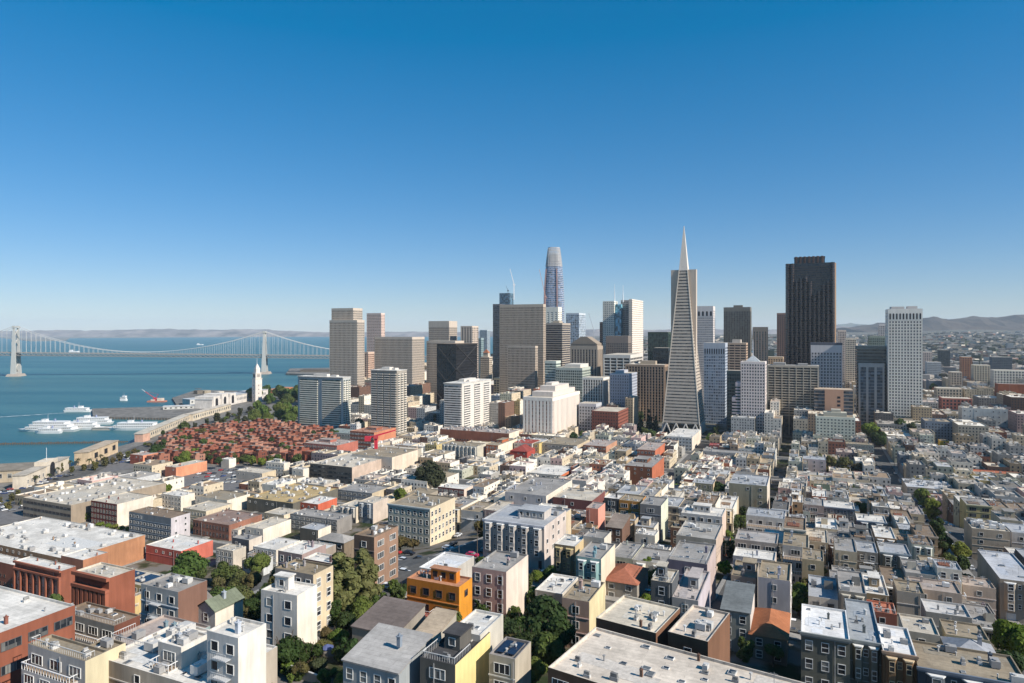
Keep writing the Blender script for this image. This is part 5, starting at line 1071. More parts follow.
while z < HT - 1: mb.prism(ring(rr_(z) + .1), z, z + 2.6, top=ring(rr_(z + 2.6) + .1), caps=False); z += 3.6
for i in range(0, 32, 1):
    a0, a1 = ring(rr_(HT * .86))[i], ring(rr_(HT - 1))[i]; m0 = ring(rr_(HT * .94))[i]
    mb.tube((*a0, HT * .86), (*m0, HT * .94), .5, 4); mb.tube((*m0, HT * .94), (*a1, HT - 1), .5, 4)
part('crown', mb, M['frame'], t, (.42, .43, .45))
mb = MB(); mb.prism(ring(15), HT * .86, HT * .95, top=ring(12)); part('inner_drum', mb, M['frame'], t, (.4, .42, .45))
for i, c_ in ((18, 0), (30, 1)):
    a0 = ring(rr_(0) + .3)[i]
mb = MB()
for zz in range(0, 12):
    z0, z1_ = HT * .84 * zz / 12, HT * .84 * (zz + 1) / 12
    for i in (26, 20): 
        a0, a1 = ring(rr_(z0) + .2)[i], ring(rr_(z1_) + .2)[i]; mb.tube((*a0, z0), (*a1, z1_), 2.0, 4)
part('service_slot', mb, M['frame'], t, (.3, .2, .2))

# ---- the black skyscraper with sawtooth bays
ox, oy, a, W, Dp, ux, vx, zt = solve(785.5, 835, 839, 262, 50, 40, None, 0, 1079, True); g = gh(ox, oy); H = zt - g
a_fix = a
t = thing('black_skyscraper', 'massive black brown skyscraper with sawtooth bays and stepped shoulders', 'skyscraper', (ox, oy, g), a); HOUSES.append((ox, oy, 'black skyscraper'))
u0, v0 = xy2uv(ox, oy); FOOT.append((u0, v0, u0 + W, v0 + 40))
mb = MB(); mb.box(1, 1, 0, W - 1, Dp, H); mb.box(W * .18, 2, H - 1, W * .8, Dp * .8, H + 10); part('glazing', mb, M['tglass'], t, (.018, .016, .018))
rb = random.Random(5)
nb = 11; s = W / nb
tops = [0, 0, -30, -26, -22, -30, -52, -46, -36, -30, 0]
def bayp(x0, e=0.0): return [(x0 + .1 - e, 1), (x0 + s * .32, -2.1 - e), (x0 + s * .68, -2.1 - e), (x0 + s - .1 + e, 1)]
for i in range(nb):
    x0 = i * s; top_ = H + tops[i]
    mb = MB(); mb.prism(bayp(x0), 0, top_); bo = part('bay', mb, M['tglass'], t, (.02, .018, .02))
    mb = MB(); k = 0
    while k * 3.95 < top_ - 1: mb.prism(bayp(x0, .22), k * 3.95, k * 3.95 + 1.35); k += 1
    part('spandrels', mb, M['frame'], bo, (.05, .038, .035))
mb = MB()
for i in range(7): mb.prism([(W * .19 + i * W * .088, 2.2), (W * .19 + i * W * .088 + 1, -.2), (W * .19 + i * W * .088 + 3.2, -.2), (W * .19 + i * W * .088 + 4.2, 2.2)], H, H + 11)
part('crown_bay', mb, M['frame'], t, (.07, .045, .04))
mb = MB(); k = 0
while k * 3.95 < H - 3:
    mb.box(.4, .2, k * 3.95, W - .3, Dp + .3, k * 3.95 + 1.2); k += 1
mb.box(W * .18 - .4, 1.5, H + 8, W * .8 + .4, Dp * .8, H + 10.3)
part('spandrel', mb, M['frame'], t, (.045, .036, .034))
mb = MB()
for i in range(9): mb.prism([(W - .3, 2 + i * 4.2), (W + 1.8, 4.1 + i * 4.2), (W - .3, 6.1 + i * 4.2)], 0, H - 1)
part('side_bay', mb, M['frame'], t, (.3, .2, .13))  # west bays far lighter than the front ones: sunlight put into their colour

# ---- construction cranes
def crane(px, py_base, py_top, D, jib, label, col=(.5, .5, .5), short=True, w_=.8):
    x = (px - 512) / FPX * D; z0 = CAMZ - (py_base - HOR) / FPX * D; z1_ = CAMZ - (py_top - HOR) / FPX * D
    t = thing('tower_crane', label, 'crane', (x, D, z0))
    mb = MB(); mb.tube((0, 0, 0), (0, 0, z1_ - z0), w_, 4); part('mast', mb, M['trim'], t, col)
    mb = MB(); jx, jz = jib; mb.tube((0, 0, z1_ - z0), (jx, 0, z1_ - z0 + jz), w_ * .8, 4, w_ * .45); mb.tube((0, 0, z1_ - z0), (-jx * .25, 0, z1_ - z0 - jz * .1), w_ * .9, 4); part('jib', mb, M['trim'], t, col)
    mb = MB(); mb.box(-2, -1.5, z1_ - z0 - 3, 2, 1.5, z1_ - z0); part('cab', mb, M['trim'], t, col)
crane(514, 300, 284, 1495, (-9, 34), 'white luffing crane on top of the teal unfinished tower', (.7, .7, .7), w_=1.5)
crane(508, 300, 290, 1495, (-5, 10), 'dark jagged hoist frame on the teal unfinished tower', (.12, .16, .2))
crane(545.5, 330, 296, 1500, (-14, 60), 'thin rust coloured crane leaning against the tapered glass tower', (.5, .28, .22), w_=1.0)
crane(594, 345, 331, 1500, (-12, 40), 'thin grey crane above the gabled tower', (.4, .42, .45), w_=1.0)
x = (376 - 512) / FPX * 640; gz = gh(x, 640)
t = thing('red_crane', 'bright red construction crane with a low boom in front of the scalloped balcony tower', 'crane', (x, 640, gz))
mb = MB(); mb.box(-1.4, -1.4, 0, 1.4, 1.4, 28); part('mast', mb, M['trim'], t, (.55, .03, .05))
mb = MB(); mb.tube((-9, 0, 26), (19, 0, 34), 1.2, 4, .7); part('jib', mb, M['trim'], t, (.6, .03, .06))
mb = MB(); mb.box(-10.5, -2, 23.5, -5, 2, 28); part('counterweight', mb, M['trim'], t, (.5, .03, .05))
mb = MB(); mb.box(-2, -2.6, 26, 2.4, -1.2, 29); part('cab', mb, M['trim'], t, (.5, .05, .06))

# ------------------------------------------------------------------ red brick townhouses near the waterfront
rt = random.Random(21)
def townhouse_mesh(k):
    r = random.Random(k); mb = MB(); w_, d_ = 7.3, 11.5
    h = (9, 10, 8.6, 10.6)[k % 4]
    mb.box(0, 0, 0, w_, d_, h); mb.box(0, 0, h, w_, .3, h + .9); mb.box(0, d_ - .3, h, w_, d_, h + .9); mb.box(0, .3, h, .3, d_ - .3, h + .9); mb.box(w_ - .3, .3, h, w_, d_ - .3, h + .9)
    mb.box(1.2, 3.5, h, 4.6, 7.5, h + 2.4) if k % 2 else None; mb.box(-.8, 1.2, 0, 0, 4.2, h - 2.6); mb.box(4.2, -.9, 0, 6.0, 0, h - 2.5)
    a = mb.mesh('townhouse_wall', [M['wall']])
    mb = MB(); mb.box(.3, .3, h - .2, w_ - .3, d_ - .3, h + .05); mb.box(1.0, 3.3, h + 2.4, 4.8, 7.7, h + 2.6) if k % 2 else None; b = mb.mesh('townhouse_roof', [M['roof']])
    mb = MB()
    for z in range(2, int(h) - 1, 3):
        for x in (1.0, 3.2): mb.box(x, -.05, z, x + 1.2, .05, z + 1.5)
        for y in (5.2, 7.6): mb.box(w_ - .05, y, z, w_ + .05, y + 1.3, z + 1.5)
    c = mb.mesh('townhouse_glass', [M['dark']])
    return a, b, c
TH = [townhouse_mesh(k) for k in range(4)]
ccol = [(.24, .09, .065), (.3, .135, .1), (.18, .068, .05), (.35, .19, .15), (.26, .105, .08)]
def commons():
    tris = []
    # outline of the complex in pixels, ground height 3
    pts = [pz(a, b, 5) for a, b in [(152, 464), (238, 463), (308, 461), (338, 449), (330, 433), (262, 425), (205, 431), (165, 441)]]
    uvp = [xy2uv(*p) for p in pts]
    def ins(u, v):
        c = False; n = len(uvp); j = n - 1
        for i in range(n):
            xi, yi = uvp[i]; xj, yj = uvp[j]
            if (yi > v) != (yj > v) and u < (xj - xi) * (v - yi) / (yj - yi) + xi: c = not c
            j = i
        return c
    u_ = [p[0] for p in uvp]; v_ = [p[1] for p in uvp]; n = 0
    v = min(v_)
    row = 0
    while v < max(v_):
        u = min(u_) + (4 if row % 2 else 0)
        while u < max(u_):
            if ins(u + 4, v + 6) and rt.random() < .93:
                k = rt.randrange(4); x, y = uv2xy(u, v)
                t = thing('brick_townhouse', 'red brick stepped townhouse in the dense terraced complex behind the waterfront', 'townhouse', (x, y, gh(x, y) - .5), GA, 'red brick townhouses of the terraced complex')
                cc = ccol[(int(u / 30) + row) % 5]; a, b, c = TH[k]
                link('wall', a, t, color=cc); link('roof', b, t, color=(.3, .19, .16) if rt.random() < .5 else (.34, .3, .27)); link('glazing', c, t)
                n += 1
            u += 7.3 if rt.random() < .8 else 10.5
        v += 15.5 + (3 if row % 3 == 2 else 0); row += 1
    FOOT.append((min(u_), min(v_), max(u_), max(v_)))
    return n
NTH = commons()

# ------------------------------------------------------------------ trees
def crown_mesh(seed, n, kind='round', leaf=.5):
    r = random.Random(seed); mb = MB()
    cl = []
    nc = {'round': 16, 'tall': 46, 'airy': 26, 'palm': 0, 'cone': 16, 'bush': 12}[kind]
    for _ in range(nc):
        while True:
            p = Vector((r.uniform(-1, 1), r.uniform(-1, 1), r.uniform(-1, 1)))
            if p.length < 1: break
        if kind == 'tall': p.x *= .5; p.y *= .5; p.z *= 1.7; k_ = 1.15 - .32 * p.z; p.x *= k_; p.y *= k_; s = r.uniform(.13, .24)
        elif kind == 'airy': p.x *= .75; p.y *= .75; p.z *= 1.3; s = r.uniform(.18, .34)
        elif kind == 'cone': k = r.random(); p = Vector((p.x * .55 * (1 - k), p.y * .55 * (1 - k), k * 2.6 - 1.2)); s = .42 * (1 - k) + .1
        elif kind == 'bush': p.z = abs(p.z) * .55 - .3; s = r.uniform(.3, .5)
        else: p.z *= .8; s = r.uniform(.3, .52)
        cl.append((p * (.72 if kind != 'cone' else 1), s))
    if kind == 'palm':
        for i in range(16):
            a_ = i * 2 * math.pi / 16 + r.uniform(-.15, .15); el = r.uniform(-.5, .7); L_ = 1.0
            prev = Vector((0, 0, 0)); d = Vector((math.cos(a_) * math.cos(el), math.sin(a_) * math.cos(el), math.sin(el)))
            for k in range(5):
                nxt = prev + d * L_ / 5; d.z -= .28; d.normalize(); w_ = .17 * (1 - abs(k - 1.5) / 4.5); sd_ = Vector((-d.y, d.x, 0)).normalized() * w_
                mb.quad([prev - sd_, prev + sd_, nxt + sd_ * .8, nxt - sd_ * .8]); prev = nxt
        return mb
    per = n // len(cl)
    for c, s in cl:
        for _ in range(per):
            dv = Vector((r.gauss(0, 1), r.gauss(0, 1), r.gauss(0, 1))).normalized()
            rad = s * (.55 + .5 * r.random() ** .6); p = c + Vector((dv.x * rad, dv.y * rad, dv.z * rad * .85))
            nrm = (dv + Vector((r.uniform(-.6, .6), r.uniform(-.6, .6), r.uniform(-.3, .7)))).normalized()
            a_ = nrm.orthogonal().normalized(); b_ = nrm.cross(a_); l = leaf * r.uniform(.08, .17)
            th_ = r.uniform(0, 6.28); a2 = a_ * math.cos(th_) + b_ * math.sin(th_); b2 = nrm.cross(a2)
            mb.quad([p - a2 * l - b2 * l * .6, p + a2 * l - b2 * l * .6, p + a2 * l * .7 + b2 * l * .7, p - a2 * l * .6 + b2 * l * .8])
    return mb
def trunk_mesh(kind):
    mb = MB(); r = random.Random(3)
    if kind == 'palm': mb.tube((0, 0, -6), (0, 0, .05), .12, 6, .08); return mb
    mb.tube((0, 0, -1.7), (0.03, 0, -.5), .1, 6, .07)
    for i in range(6):
        a_ = i * 1.05; mb.tube((.03, 0, -.55 - .1 * (i % 2)), (math.cos(a_) * .45, math.sin(a_) * .45, .1 + .3 * (i % 3)), .05, 5, .015)
    return mb
TK = {}
for k, big, small in (('round', 5600, 1100), ('tall', 8000, 900), ('airy', 3600, 600), ('cone', 2600, 500), ('bush', 3000, 500), ('palm', 1, 1)):
    for sz, n in (('big', big), ('small', small)):
        TK[k, sz] = [crown_mesh(sd_ * 7 + 1, n, k, .55 if sz == 'big' else 1.15).mesh(k + '_crown', [M['leaf']]) for sd_ in range(2)]
TRK = {'palm': trunk_mesh('palm').mesh('palm_trunk', [M['bark']]), 'x': trunk_mesh('x').mesh('trunk', [M['bark']])}
tg = random.Random(8); NT = 0
GD, GM_, GL, GY, GO, GE = (.06, .095, .028), (.11, .155, .04), (.16, .215, .045), (.2, .25, .04), (.17, .155, .055), (.16, .12, .06)
def tree(px, py, rp, kind, col, label, cat='tree', name=None, D=None, sx=1.0, sz=1.0, group=None, up=1.15):
    """px, py: crown centre in the photo; rp: crown radius in pixels"""
    D = D or ray_ground(px, py, lambda d: up * rp * d / FPX * sz, 70)
    r = rp * (1.14 if group is None and rp > 5 else 1) * D / FPX; x = (px - 512) / FPX * D; z = CAMZ - (py - HOR) / FPX * D
    if rp > 5.5 and group is None: RECTS.append((px - rp * .7, py - rp * .8 * sz, px + rp * .7, py + rp * .3, D))
    t = thing(name or {'palm': 'palm_tree', 'bush': 'shrub'}.get(kind, 'tree'), label, cat, (x, D, z), tg.uniform(0, 6.28), group)
    size = 'big' if rp > 7 else 'small'
    c = link('crown', tg.choice(TK[kind, size]), t, color=tuple(k * tg.uniform(.9, 1.12) for k in col), scale=(r * sx, r * sx, r * sz))
    tr = link('trunk', TRK['palm' if kind == 'palm' else 'x'], t, scale=(r, r, r if kind != 'palm' else r * .9))
    return t
tree(187, 565, 17, 'round', GM_, 'big round olive green tree beside the red parapet building')
tree(195, 572, 11, 'round', GM_, 'smaller clump at the foot of the big round olive green tree')
tree(226, 572, 12, 'round', GM_, 'green tree pressed against the narrow black house')
tree(218, 586, 9, 'airy', GO, 'yellowing bushy tree below the narrow black house')
tree(241, 580, 10, 'round', GO, 'rust tinged tree between garden houses, left of the tan roofed grey house')
tree(257, 562, 11, 'round', GL, 'light green tree left of the blue white bay house')
tree(252, 597, 8, 'bush', GL, 'low light green shrub left of the white modern house', 'shrub')
tree(48, 582, 9, 'airy', GD, 'dark tree in front of the left pilastered brick building')
tree(72, 590, 8, 'airy', GD, 'dark tree between the two pilastered brick buildings')
tree(44, 622, 20, 'round', GM_, D=205, sz=1.5, label='large hillside tree in front of the white roofed brick office')
tree(28, 650, 14, 'round', GM_, D=190, sz=1.4, label='hillside tree below the large one, left of the glazed terrace house')
tree(62, 612, 10, 'round', GM_, D=208, sz=1.3, label='hillside tree top just above the decks of the brown roofed deck house')
tree(14, 672, 14, 'round', GD, D=185, sz=1.3, label='dark hillside tree in the lower left corner of the photo')
tree(143, 644, 7, 'bush', GL, 'small round shrub in the teal garden', 'shrub')
tree(190, 626, 7, 'bush', GO, 'olive brown shrub in front of the balconied flats', 'shrub')
tree(170, 628, 5, 'bush', GO, 'small brownish shrub left of the olive brown one by the balconied flats', 'shrub')
tree(342, 588, 25, 'tall', (.22, .21, .09), 'tall sparse brownish poplar, left one of the tall pair', sz=1.0, sx=1.2)
tree(364, 582, 22, 'tall', (.21, .2, .08), 'tall sparse brownish poplar, right one of the tall pair', sz=1.05, sx=1.2)
tree(380, 605, 12, 'airy', GM_, 'green tree leaning out at the foot of the right poplar')
tree(333, 612, 12, 'airy', GD, 'dark shaded tree between the white modern house and the poplars')
tree(341, 613, 9, 'round', GO, 'rounded olive tree in the garden below the poplars')
tree(386, 569, 10, 'round', GY, 'bright yellow green tree right of the poplars')
tree(310, 628, 9, 'cone', GL, 'pointed bright green tree against the white modern house')
tree(285, 648, 19, 'bush', (.06, .085, .025), 'broad dark pine, the left one below the white modern house')
tree(308, 652, 15, 'bush', (.05, .08, .02), 'broad pine touching the left broad pine on its right')
tree(322, 645, 9, 'bush', GO, 'rounded garden shrub with golden leaves above the broad pines', 'shrub')
tree(338, 634, 9, 'bush', GL, 'pale green garden shrub in the sunny garden below the poplars', 'shrub')
tree(352, 632, 7, 'bush', (.16, .09, .03), 'rusty orange shrub in the garden beside the dark brown roof', 'shrub')
tree(318, 662, 9, 'bush', (.09, .1, .05), 'grey green shrub left of the pale hipped roof house', 'shrub')
tree(300, 668, 10, 'bush', GO, 'golden brown shrub at the grey garden wall', 'shrub')
tree(262, 668, 13, 'bush', GL, 'hedge like shrub at the lower edge beside the white apartment block', 'shrub')
tree(345, 676, 10, 'bush', GL, 'lime green shrub at the lower edge before the pale hipped roof house', 'shrub')
tree(240, 680, 13, 'bush', GM_, 'green shrub at the very lower edge under the white apartment block', 'shrub')
tree(480, 603, 16, 'round', (.06, .1, .02), 'bright green bushy tree between the orange house and the mauve flats')
tree(541, 616, 24, 'round', GD, 'very dark big round tree, the largest in the centre foreground')
tree(556, 632, 18, 'round', GD, 'dark green tree merging with the right of the very dark big tree')
tree(548, 646, 16, 'round', GM_, 'mid green tree at the foot of the very dark big tree')
tree(515, 618, 11, 'airy', GM_, 'loose tree between the white upper storey house and the very dark tree')
tree(533, 668, 13, 'round', GL, 'yellow green round tree right of the solar panels')
tree(527, 605, 7, 'bush', GL, 'pale green shrub beside the mauve flats', 'shrub')
tree(536, 575, 8, 'bush', GY, 'yellow green shrub below the grey bay window block', 'shrub')
tree(551, 573, 8, 'round', GM_, 'round green shrub at the foot of the brown and ochre bay house', 'shrub')
tree(432, 474, 15, 'round', (.06, .075, .035), 'lone rounded grey green tree left of the three bay flats')
tree(424, 482, 9, 'round', GM_, 'lower clump of foliage at the left foot of the lone rounded tree')
tree(400, 495, 8, 'airy', GY, 'sparse yellow green tree behind the cream corner block')
tree(458, 523, 6, 'round', (.07, .03, .035), 'dark purple leaved tree against the cream corner block')
tree(400, 541, 9, 'bush', (.15, .12, .05), 'ochre tree in front of the cream corner block ground floor')
tree(413, 543, 7, 'bush', (.15, .12, .05), 'second ochre tree in front of the cream corner block, nearer the corner')
tree(524, 486, 6, 'airy', GM_, 'left tree of the small pair behind the lavender grey row')
tree(541, 488, 6, 'airy', GM_, 'right tree of the small pair behind the lavender grey row')
tree(502, 503, 5, 'bush', GY, 'little yellow green shrub at the white walled flats', 'shrub')
tree(648, 565, 8, 'airy', GY, 'yellow green tree above the slate blue deck house')
tree(628, 562, 6, 'bush', GL, 'olive shrub in the yard beside the pale blue bay house', 'shrub')
tree(670, 522, 5, 'bush', GO, 'golden shrub beside the charcoal and white flats', 'shrub')
tree(647, 597, 6, 'bush', GY, 'yellowish shrub beside the terracotta trimmed yard', 'shrub')
tree(725, 567, 7, 'round', (.16, .26, .02), 'brilliant lime green tree in the shaded lane')
tree(730, 548, 8, 'airy', GD, 'dark tree in the lane behind the lime green one')
tree(733, 522, 8, 'round', GD, 'dark round tree farther up the leafy lane')
tree(728, 536, 6, 'airy', GL, 'lighter green tree halfway up the leafy lane')
tree(722, 491, 11, 'round', GD, 'dark round tree between the two olive blocks')
tree(676, 487, 6, 'bush', GY, 'yellow green shrub behind the white studio block', 'shrub')
tree(772, 643, 11, 'round', GL, 'round green tree in front of the red hipped roof house')
tree(809, 670, 9, 'round', GM_, 'dark round tree at the garage of the grey green row')
tree(800, 590, 8, 'airy', GY, 'bright yellow green tree left of the sand coloured house')
tree(797, 572, 7, 'airy', GM_, 'green tree above the bright yellow green one, left of the sand coloured house')
tree(1014, 636, 19, 'round', (.12, .17, .02), 'big yellow green street tree at the right edge of the photo')
tree(1008, 660, 13, 'round', GD, 'shaded lower tree under the big yellow green street tree')
tree(962, 550, 9, 'round', GY, 'yellow green street tree on the shaded street')
tree(964, 562, 7, 'round', GD, 'dark street tree just below the yellow green one on the shaded street')
tree(932, 508, 10, 'airy', GY, 'yellow green tree at the bend of the shaded street, upper of two')
tree(922, 496, 9, 'airy', GL, 'light green tree beyond the upper bend of the shaded street')
tree(938, 528, 10, 'airy', GD, 'dark tree overhanging the shaded street')
tree(945, 542, 9, 'airy', GD, 'dark tree left of the yellow green street tree')
tree(856, 493, 9, 'round', GD, 'dark green tree right of the sage green block')
tree(861, 508, 8, 'round', GM_, 'dark green tree just below the one beside the sage green block')
tree(830, 463, 8, 'airy', GO, 'olive tree, left one of the park clump before the green turret')
tree(845, 466, 9, 'airy', GO, 'olive tree, middle one of the park clump before the green turret')
tree(818, 460, 7, 'airy', GO, 'olive tree at the left end of the park clump')
tree(858, 470, 7, 'airy', GE, 'rust tinged tree at the right end of the park clump')
tree(871, 429, 8, 'round', GY, 'yellow green park tree below the dark banded front tower')
tree(879, 438, 8, 'round', GD, 'dark green park tree right below the yellow green park tree')
tree(900, 425, 7, 'airy', GM_, 'green tree at the foot of the white gridded tower')
tree(912, 428, 6, 'airy', GD, 'dark green tree right of the white gridded tower base')
for i, (a, b, r_, c_) in enumerate([(641, 424, 6, GD), (649, 420, 7, GD), (656, 424, 6, GD), (645, 431, 5, GM_), (652, 433, 5, GM_), (640, 415, 5, GD)]):
    tree(a, b, r_, 'cone' if i < 3 else 'round', c_, 'dark green tree of the dense grove left of the pyramid tower', group='trees of the grove by the pyramid tower')
tree(687, 432, 5, 'round', GL, 'small bright tree in front of the pyramid tower legs')
tree(623, 447, 5, 'bush', GL, 'green shrub right of the brick corner block', 'shrub')
tree(574, 436, 5, 'round', GD, 'round dark tree at the foot of the cream civic tower')
tree(583, 434, 4, 'round', GM_, 'second round tree at the foot of the cream civic tower')
tree(711, 437, 5, 'round', GL, 'tree in the gap between the pyramid tower and the stepped pink tower')
tree(716, 430, 5, 'airy', GD, 'dark tree deeper in the gap right of the pyramid tower')
tree(500, 445, 4, 'bush', GM_, 'green shrub below the orange and white lofts', 'shrub')
# trees round the parking lots and the red townhouses
tree(163, 447, 10, 'cone', GD, 'dark conifer at the left end of the red townhouses')
tree(157, 451, 8, 'round', GD, 'dark rounded tree beside the dark conifer at the red townhouses')
tree(183, 427, 6, 'round', GM_, 'green tree behind the left end of the red townhouses')
for i, (a, b, r_) in enumerate([(179, 452, 6), (186, 457, 8), (196, 452, 6), (205, 455, 6), (214, 456, 6), (224, 457, 6), (233, 458, 6), (243, 458, 5), (252, 460, 5), (262, 461, 5), (272, 460, 5), (282, 462, 5)]):
    tree(a, b, r_, 'round', GY if i < 3 or i > 7 else (.11, .13, .035), 'clipped round yellow green tree in the row before the red townhouses', group='round trees before the red townhouses')
for i, (a, b, r_) in enumerate([(297, 458, 6), (290, 452, 4), (300, 432, 5), (286, 430, 4), (270, 436, 4), (265, 430, 4), (318, 434, 4), (325, 436, 4), (335, 434, 5), (240, 440, 4), (250, 445, 4), (215, 438, 4)]):
    tree(a, b, r_, 'round', GD if i % 2 else GM_, 'dark courtyard tree among the red townhouses', group='courtyard trees of the townhouses')
for i in range(60):
    t_ = tg.random(); a = 130 + 145 * t_ + tg.uniform(-6, 8); b = 452 - 48 * t_ + tg.uniform(-3, 6)
    tree(a, b, tg.uniform(1.8, 3.2), 'bush', tg.choice((GO, GM_, GL, (.09, .09, .05))), 'little boulevard planting between the pier sheds and the red townhouses', 'shrub', 'shrub', group='boulevard planting', up=1.0)
for i in range(46):
    a = tg.uniform(165, 335); b = tg.uniform(430, 462)
    tree(a, b, tg.uniform(2.5, 4.2), 'round', tg.choice((GD, GM_, GO, GD)), 'green courtyard shrub poking up between the red townhouses', 'shrub', 'shrub', group='courtyard shrubs of the townhouses', up=2.6)
for i in range(34):
    a = tg.uniform(252, 330); b = tg.uniform(388, 420); r_ = tg.uniform(5, 8)
    tree(a, b, r_, 'round', GL if b > 404 else GM_, 'park tree behind the townhouses', group='park trees by the ferry building')
for lb, pts, c_ in (('scrubby street tree on the waterfront boulevard', [(60, 467), (72, 469), (84, 467), (95, 465), (105, 461), (113, 460), (120, 456), (128, 454), (134, 452), (12, 497), (22, 502), (8, 505), (0, 500), (18, 493)], GO),
                    ('small street tree beside the pier sheds', [(195, 425), (207, 421), (217, 417), (228, 415), (240, 411), (250, 409), (223, 421), (238, 418), (252, 414), (262, 410), (200, 431), (214, 428), (230, 425), (245, 421)], (.09, .09, .04))):
    for a, b in pts: tree(a, b, tg.uniform(3.2, 5), 'airy', c_, lb, group=lb + ' row')
for a, b, r_ in [(36, 476, 4.5), (70, 461, 4), (89, 459, 4.5), (101, 455, 3.5), (58, 468, 4), (49, 474, 3.5), (24, 480, 3.5), (78, 459, 3.5)]:
    tree(a, b, r_, 'palm', (.09, .1, .04), 'palm tree on the waterfront boulevard', group='palms of the waterfront boulevard', up=2.0)
tree(80, 512, 7, 'round', GL, 'bright green tree in front of the maroon columned building')
tree(88, 515, 5, 'round', GL, 'smaller bright tree right of the one before the maroon columned building')
tree(164, 488, 6, 'round', GY, 'yellow green tree behind the small white block')
tree(174, 486, 5, 'round', GL, 'light green tree right behind the small white block')
tree(151, 476, 4, 'bush', GM_, 'shrub row between the salmon shed and the terraced office', 'shrub')
for a in range(100, 172, 7): tree(a, 524 + (a - 100) * .16, 4.2, 'bush', GY, 'yellow green street tree before the blue grey block', group='street trees before the blue grey block')
for a, b in ((345, 412), (352, 410), (349, 405), (430, 414), (414, 408), (436, 417), (500, 414), (360, 422)): tree(a, b, 5, 'round', GD, 'dark plaza tree between the waterfront towers', group='plaza trees between the towers')
# ------------------------------------------------------------------ all the other buildings of the city, on the street grid
rc = random.Random(99)
pal = [(cream, 'cream'), (white, 'white'), (lgrey, 'pale grey'), (beige, 'beige'), (grey, 'grey'), (tan, 'tan'), (pink, 'pinkish'), ((.48, .5, .53), 'blue white'), (mauve, 'mauve'), ((.4, .42, .36), 'sage'), (dgrey, 'charcoal'), ((.3, .13, .09), 'brick red'), (brown, 'brown'), ((.2, .25, .32), 'slate blue'), ((.5, .42, .22), 'ochre yellow'), ((.36, .27, .2), 'sandy brown')]
pw_ = [12, 14, 12, 10, 9, 7, 6, 7, 4, 4, 5, 5, 5, 4, 2, 4]
rpal = [(Rc, 'cream roof'), (Rg, 'grey roof'), (Rw, 'white roof'), (Rt, 'tan gravel roof'), (Rb, 'brown roof'), (Rs, 'silver blue roof'), (Rp, 'pinkish grey roof'), (Rd, 'dark tar roof')]
rw = [10, 14, 12, 7, 6, 10, 8, 8]
NSS = [(-1100, 0), (-560, 12), (-452, 12), (-352, 13), (-250, 13), (-107, 12), (-22, 5), (64, 12), (198, 12), (345, 12), (492, 12), (640, 12), (790, 12)]
EWS = [80, 187, 292, 397, 502, 607, 712, 800, 880, 970, 1060, 1150, 1240, 1330, 1420, 1520, 1640, 1760]
def onstreet(u0, v0, u1, v1):
    for s, w_ in NSS:
        if w_ == 5 and v0 > 392: continue
        h = w_ / 2 + 3.4
        if u1 > s - h and u0 < s + h: return True
    for s in EWS:
        h = (8 if s == 502 else 5.5) + 3.4
        if v1 > s - h and v0 < s + h: return True
    return False
def overlaps(u0, v0, u1, v1, m=.6):
    for a, b, c, d in FOOT:
        if u0 < c - m and u1 > a + m and v0 < d - m and v1 > b + m: return True
    return False
def blocked(x, y, H):                    # parks, plazas and car parks stay open
    px, py = proj(x, y, gh(x, y))
    if px < 150 and 430 < py < 484: return True                      # waterfront road
    if px < 28 and py < 535: return True
    if 105 < px < 215 and 437 < py < 472: return True
    if 188 < px < 292 and 464 < py < 487: return True                # parking lots
    if 180 < px < 345 and py < 432: return True
    if px < 300 and py < 437: return True
    if 225 < px < 420 and py > 555: return True                      # gardens on the slope
    if px < 400 and py > 520 and xy2uv(x, y)[0] < -150: return True
    if 375 < px < 500 and 530 < py < 625: return True
    if 500 < px < 600 and 565 < py < 690: return True
    if py > 640: return True                # street crossing
    if 632 < px < 740 and 405 < py < 445: return True
    return False
lots = []
for i in range(len(NSS) - 1):
    ua = NSS[i][0] + NSS[i][1] / 2 + 3.5; ub = NSS[i + 1][0] - NSS[i + 1][1] / 2 - 3.5
    for j in range(len(EWS) - 1):
        va = EWS[j] + (8 if EWS[j] == 502 else 5.5) + 3.5; vb = EWS[j + 1] - (8 if EWS[j + 1] == 502 else 5.5) - 3.5
        xm, ym = uv2xy((ua + ub) / 2, (va + vb) / 2)
        if ym < 60: continue
        far = va > 480 or (ua < -240)
        big = va > 780; waref = ua < -245
        rows = 5 if not far else 4
        if big: rows = 2
        dv = (vb - va) / rows
        for r in range(rows):
            u = ua
            while u < ub - 6:
                w_ = rc.choice((6.6, 7.4, 7.6, 8.4, 11)) if not far else rc.choice((7.6, 9, 11, 15))
                if big: w_ = rc.choice((15, 20, 26))
                if waref: w_ = rc.choice((10, 14, 18, 24))
                w_ = min(w_, ub - u)
                yard = 0 if (r % 2 == 0) else rc.choice((0, 1.5, 3))
                st = rc.choice((2, 3, 3, 3, 4, 4)) if not waref else rc.choice((1, 2, 2, 3))
                if va > 600 and not waref: st = rc.choice((2, 3, 4, 4, 5))
                if big and ua < 60: st = rc.choice((4, 6, 8, 10, 13))
                elif big: st = rc.choice((3, 3, 4, 5, 6, 8))
                u0, v0, u1, v1 = u + .05, va + r * dv + .05, u + w_ - .1, va + (r + 1) * dv - .1 - yard
                if rc.random() < (.06 if not waref else .15): u += w_; continue
                lots.append((u0, v0, u1, v1, st)); u += w_
FREE = [(870, 455), (885, 470), (893, 480), (905, 490), (915, 505), (925, 520), (935, 532), (945, 545), (955, 560), (965, 577), (725, 640), (718, 615), (720, 600), (728, 560), (733, 540), (737, 520), (455, 545), (475, 530), (430, 570), (990, 640), (1000, 615), (992, 600)]
FREED = [(a, b, ray_ground(a, b, .3)) for a, b in FREE]
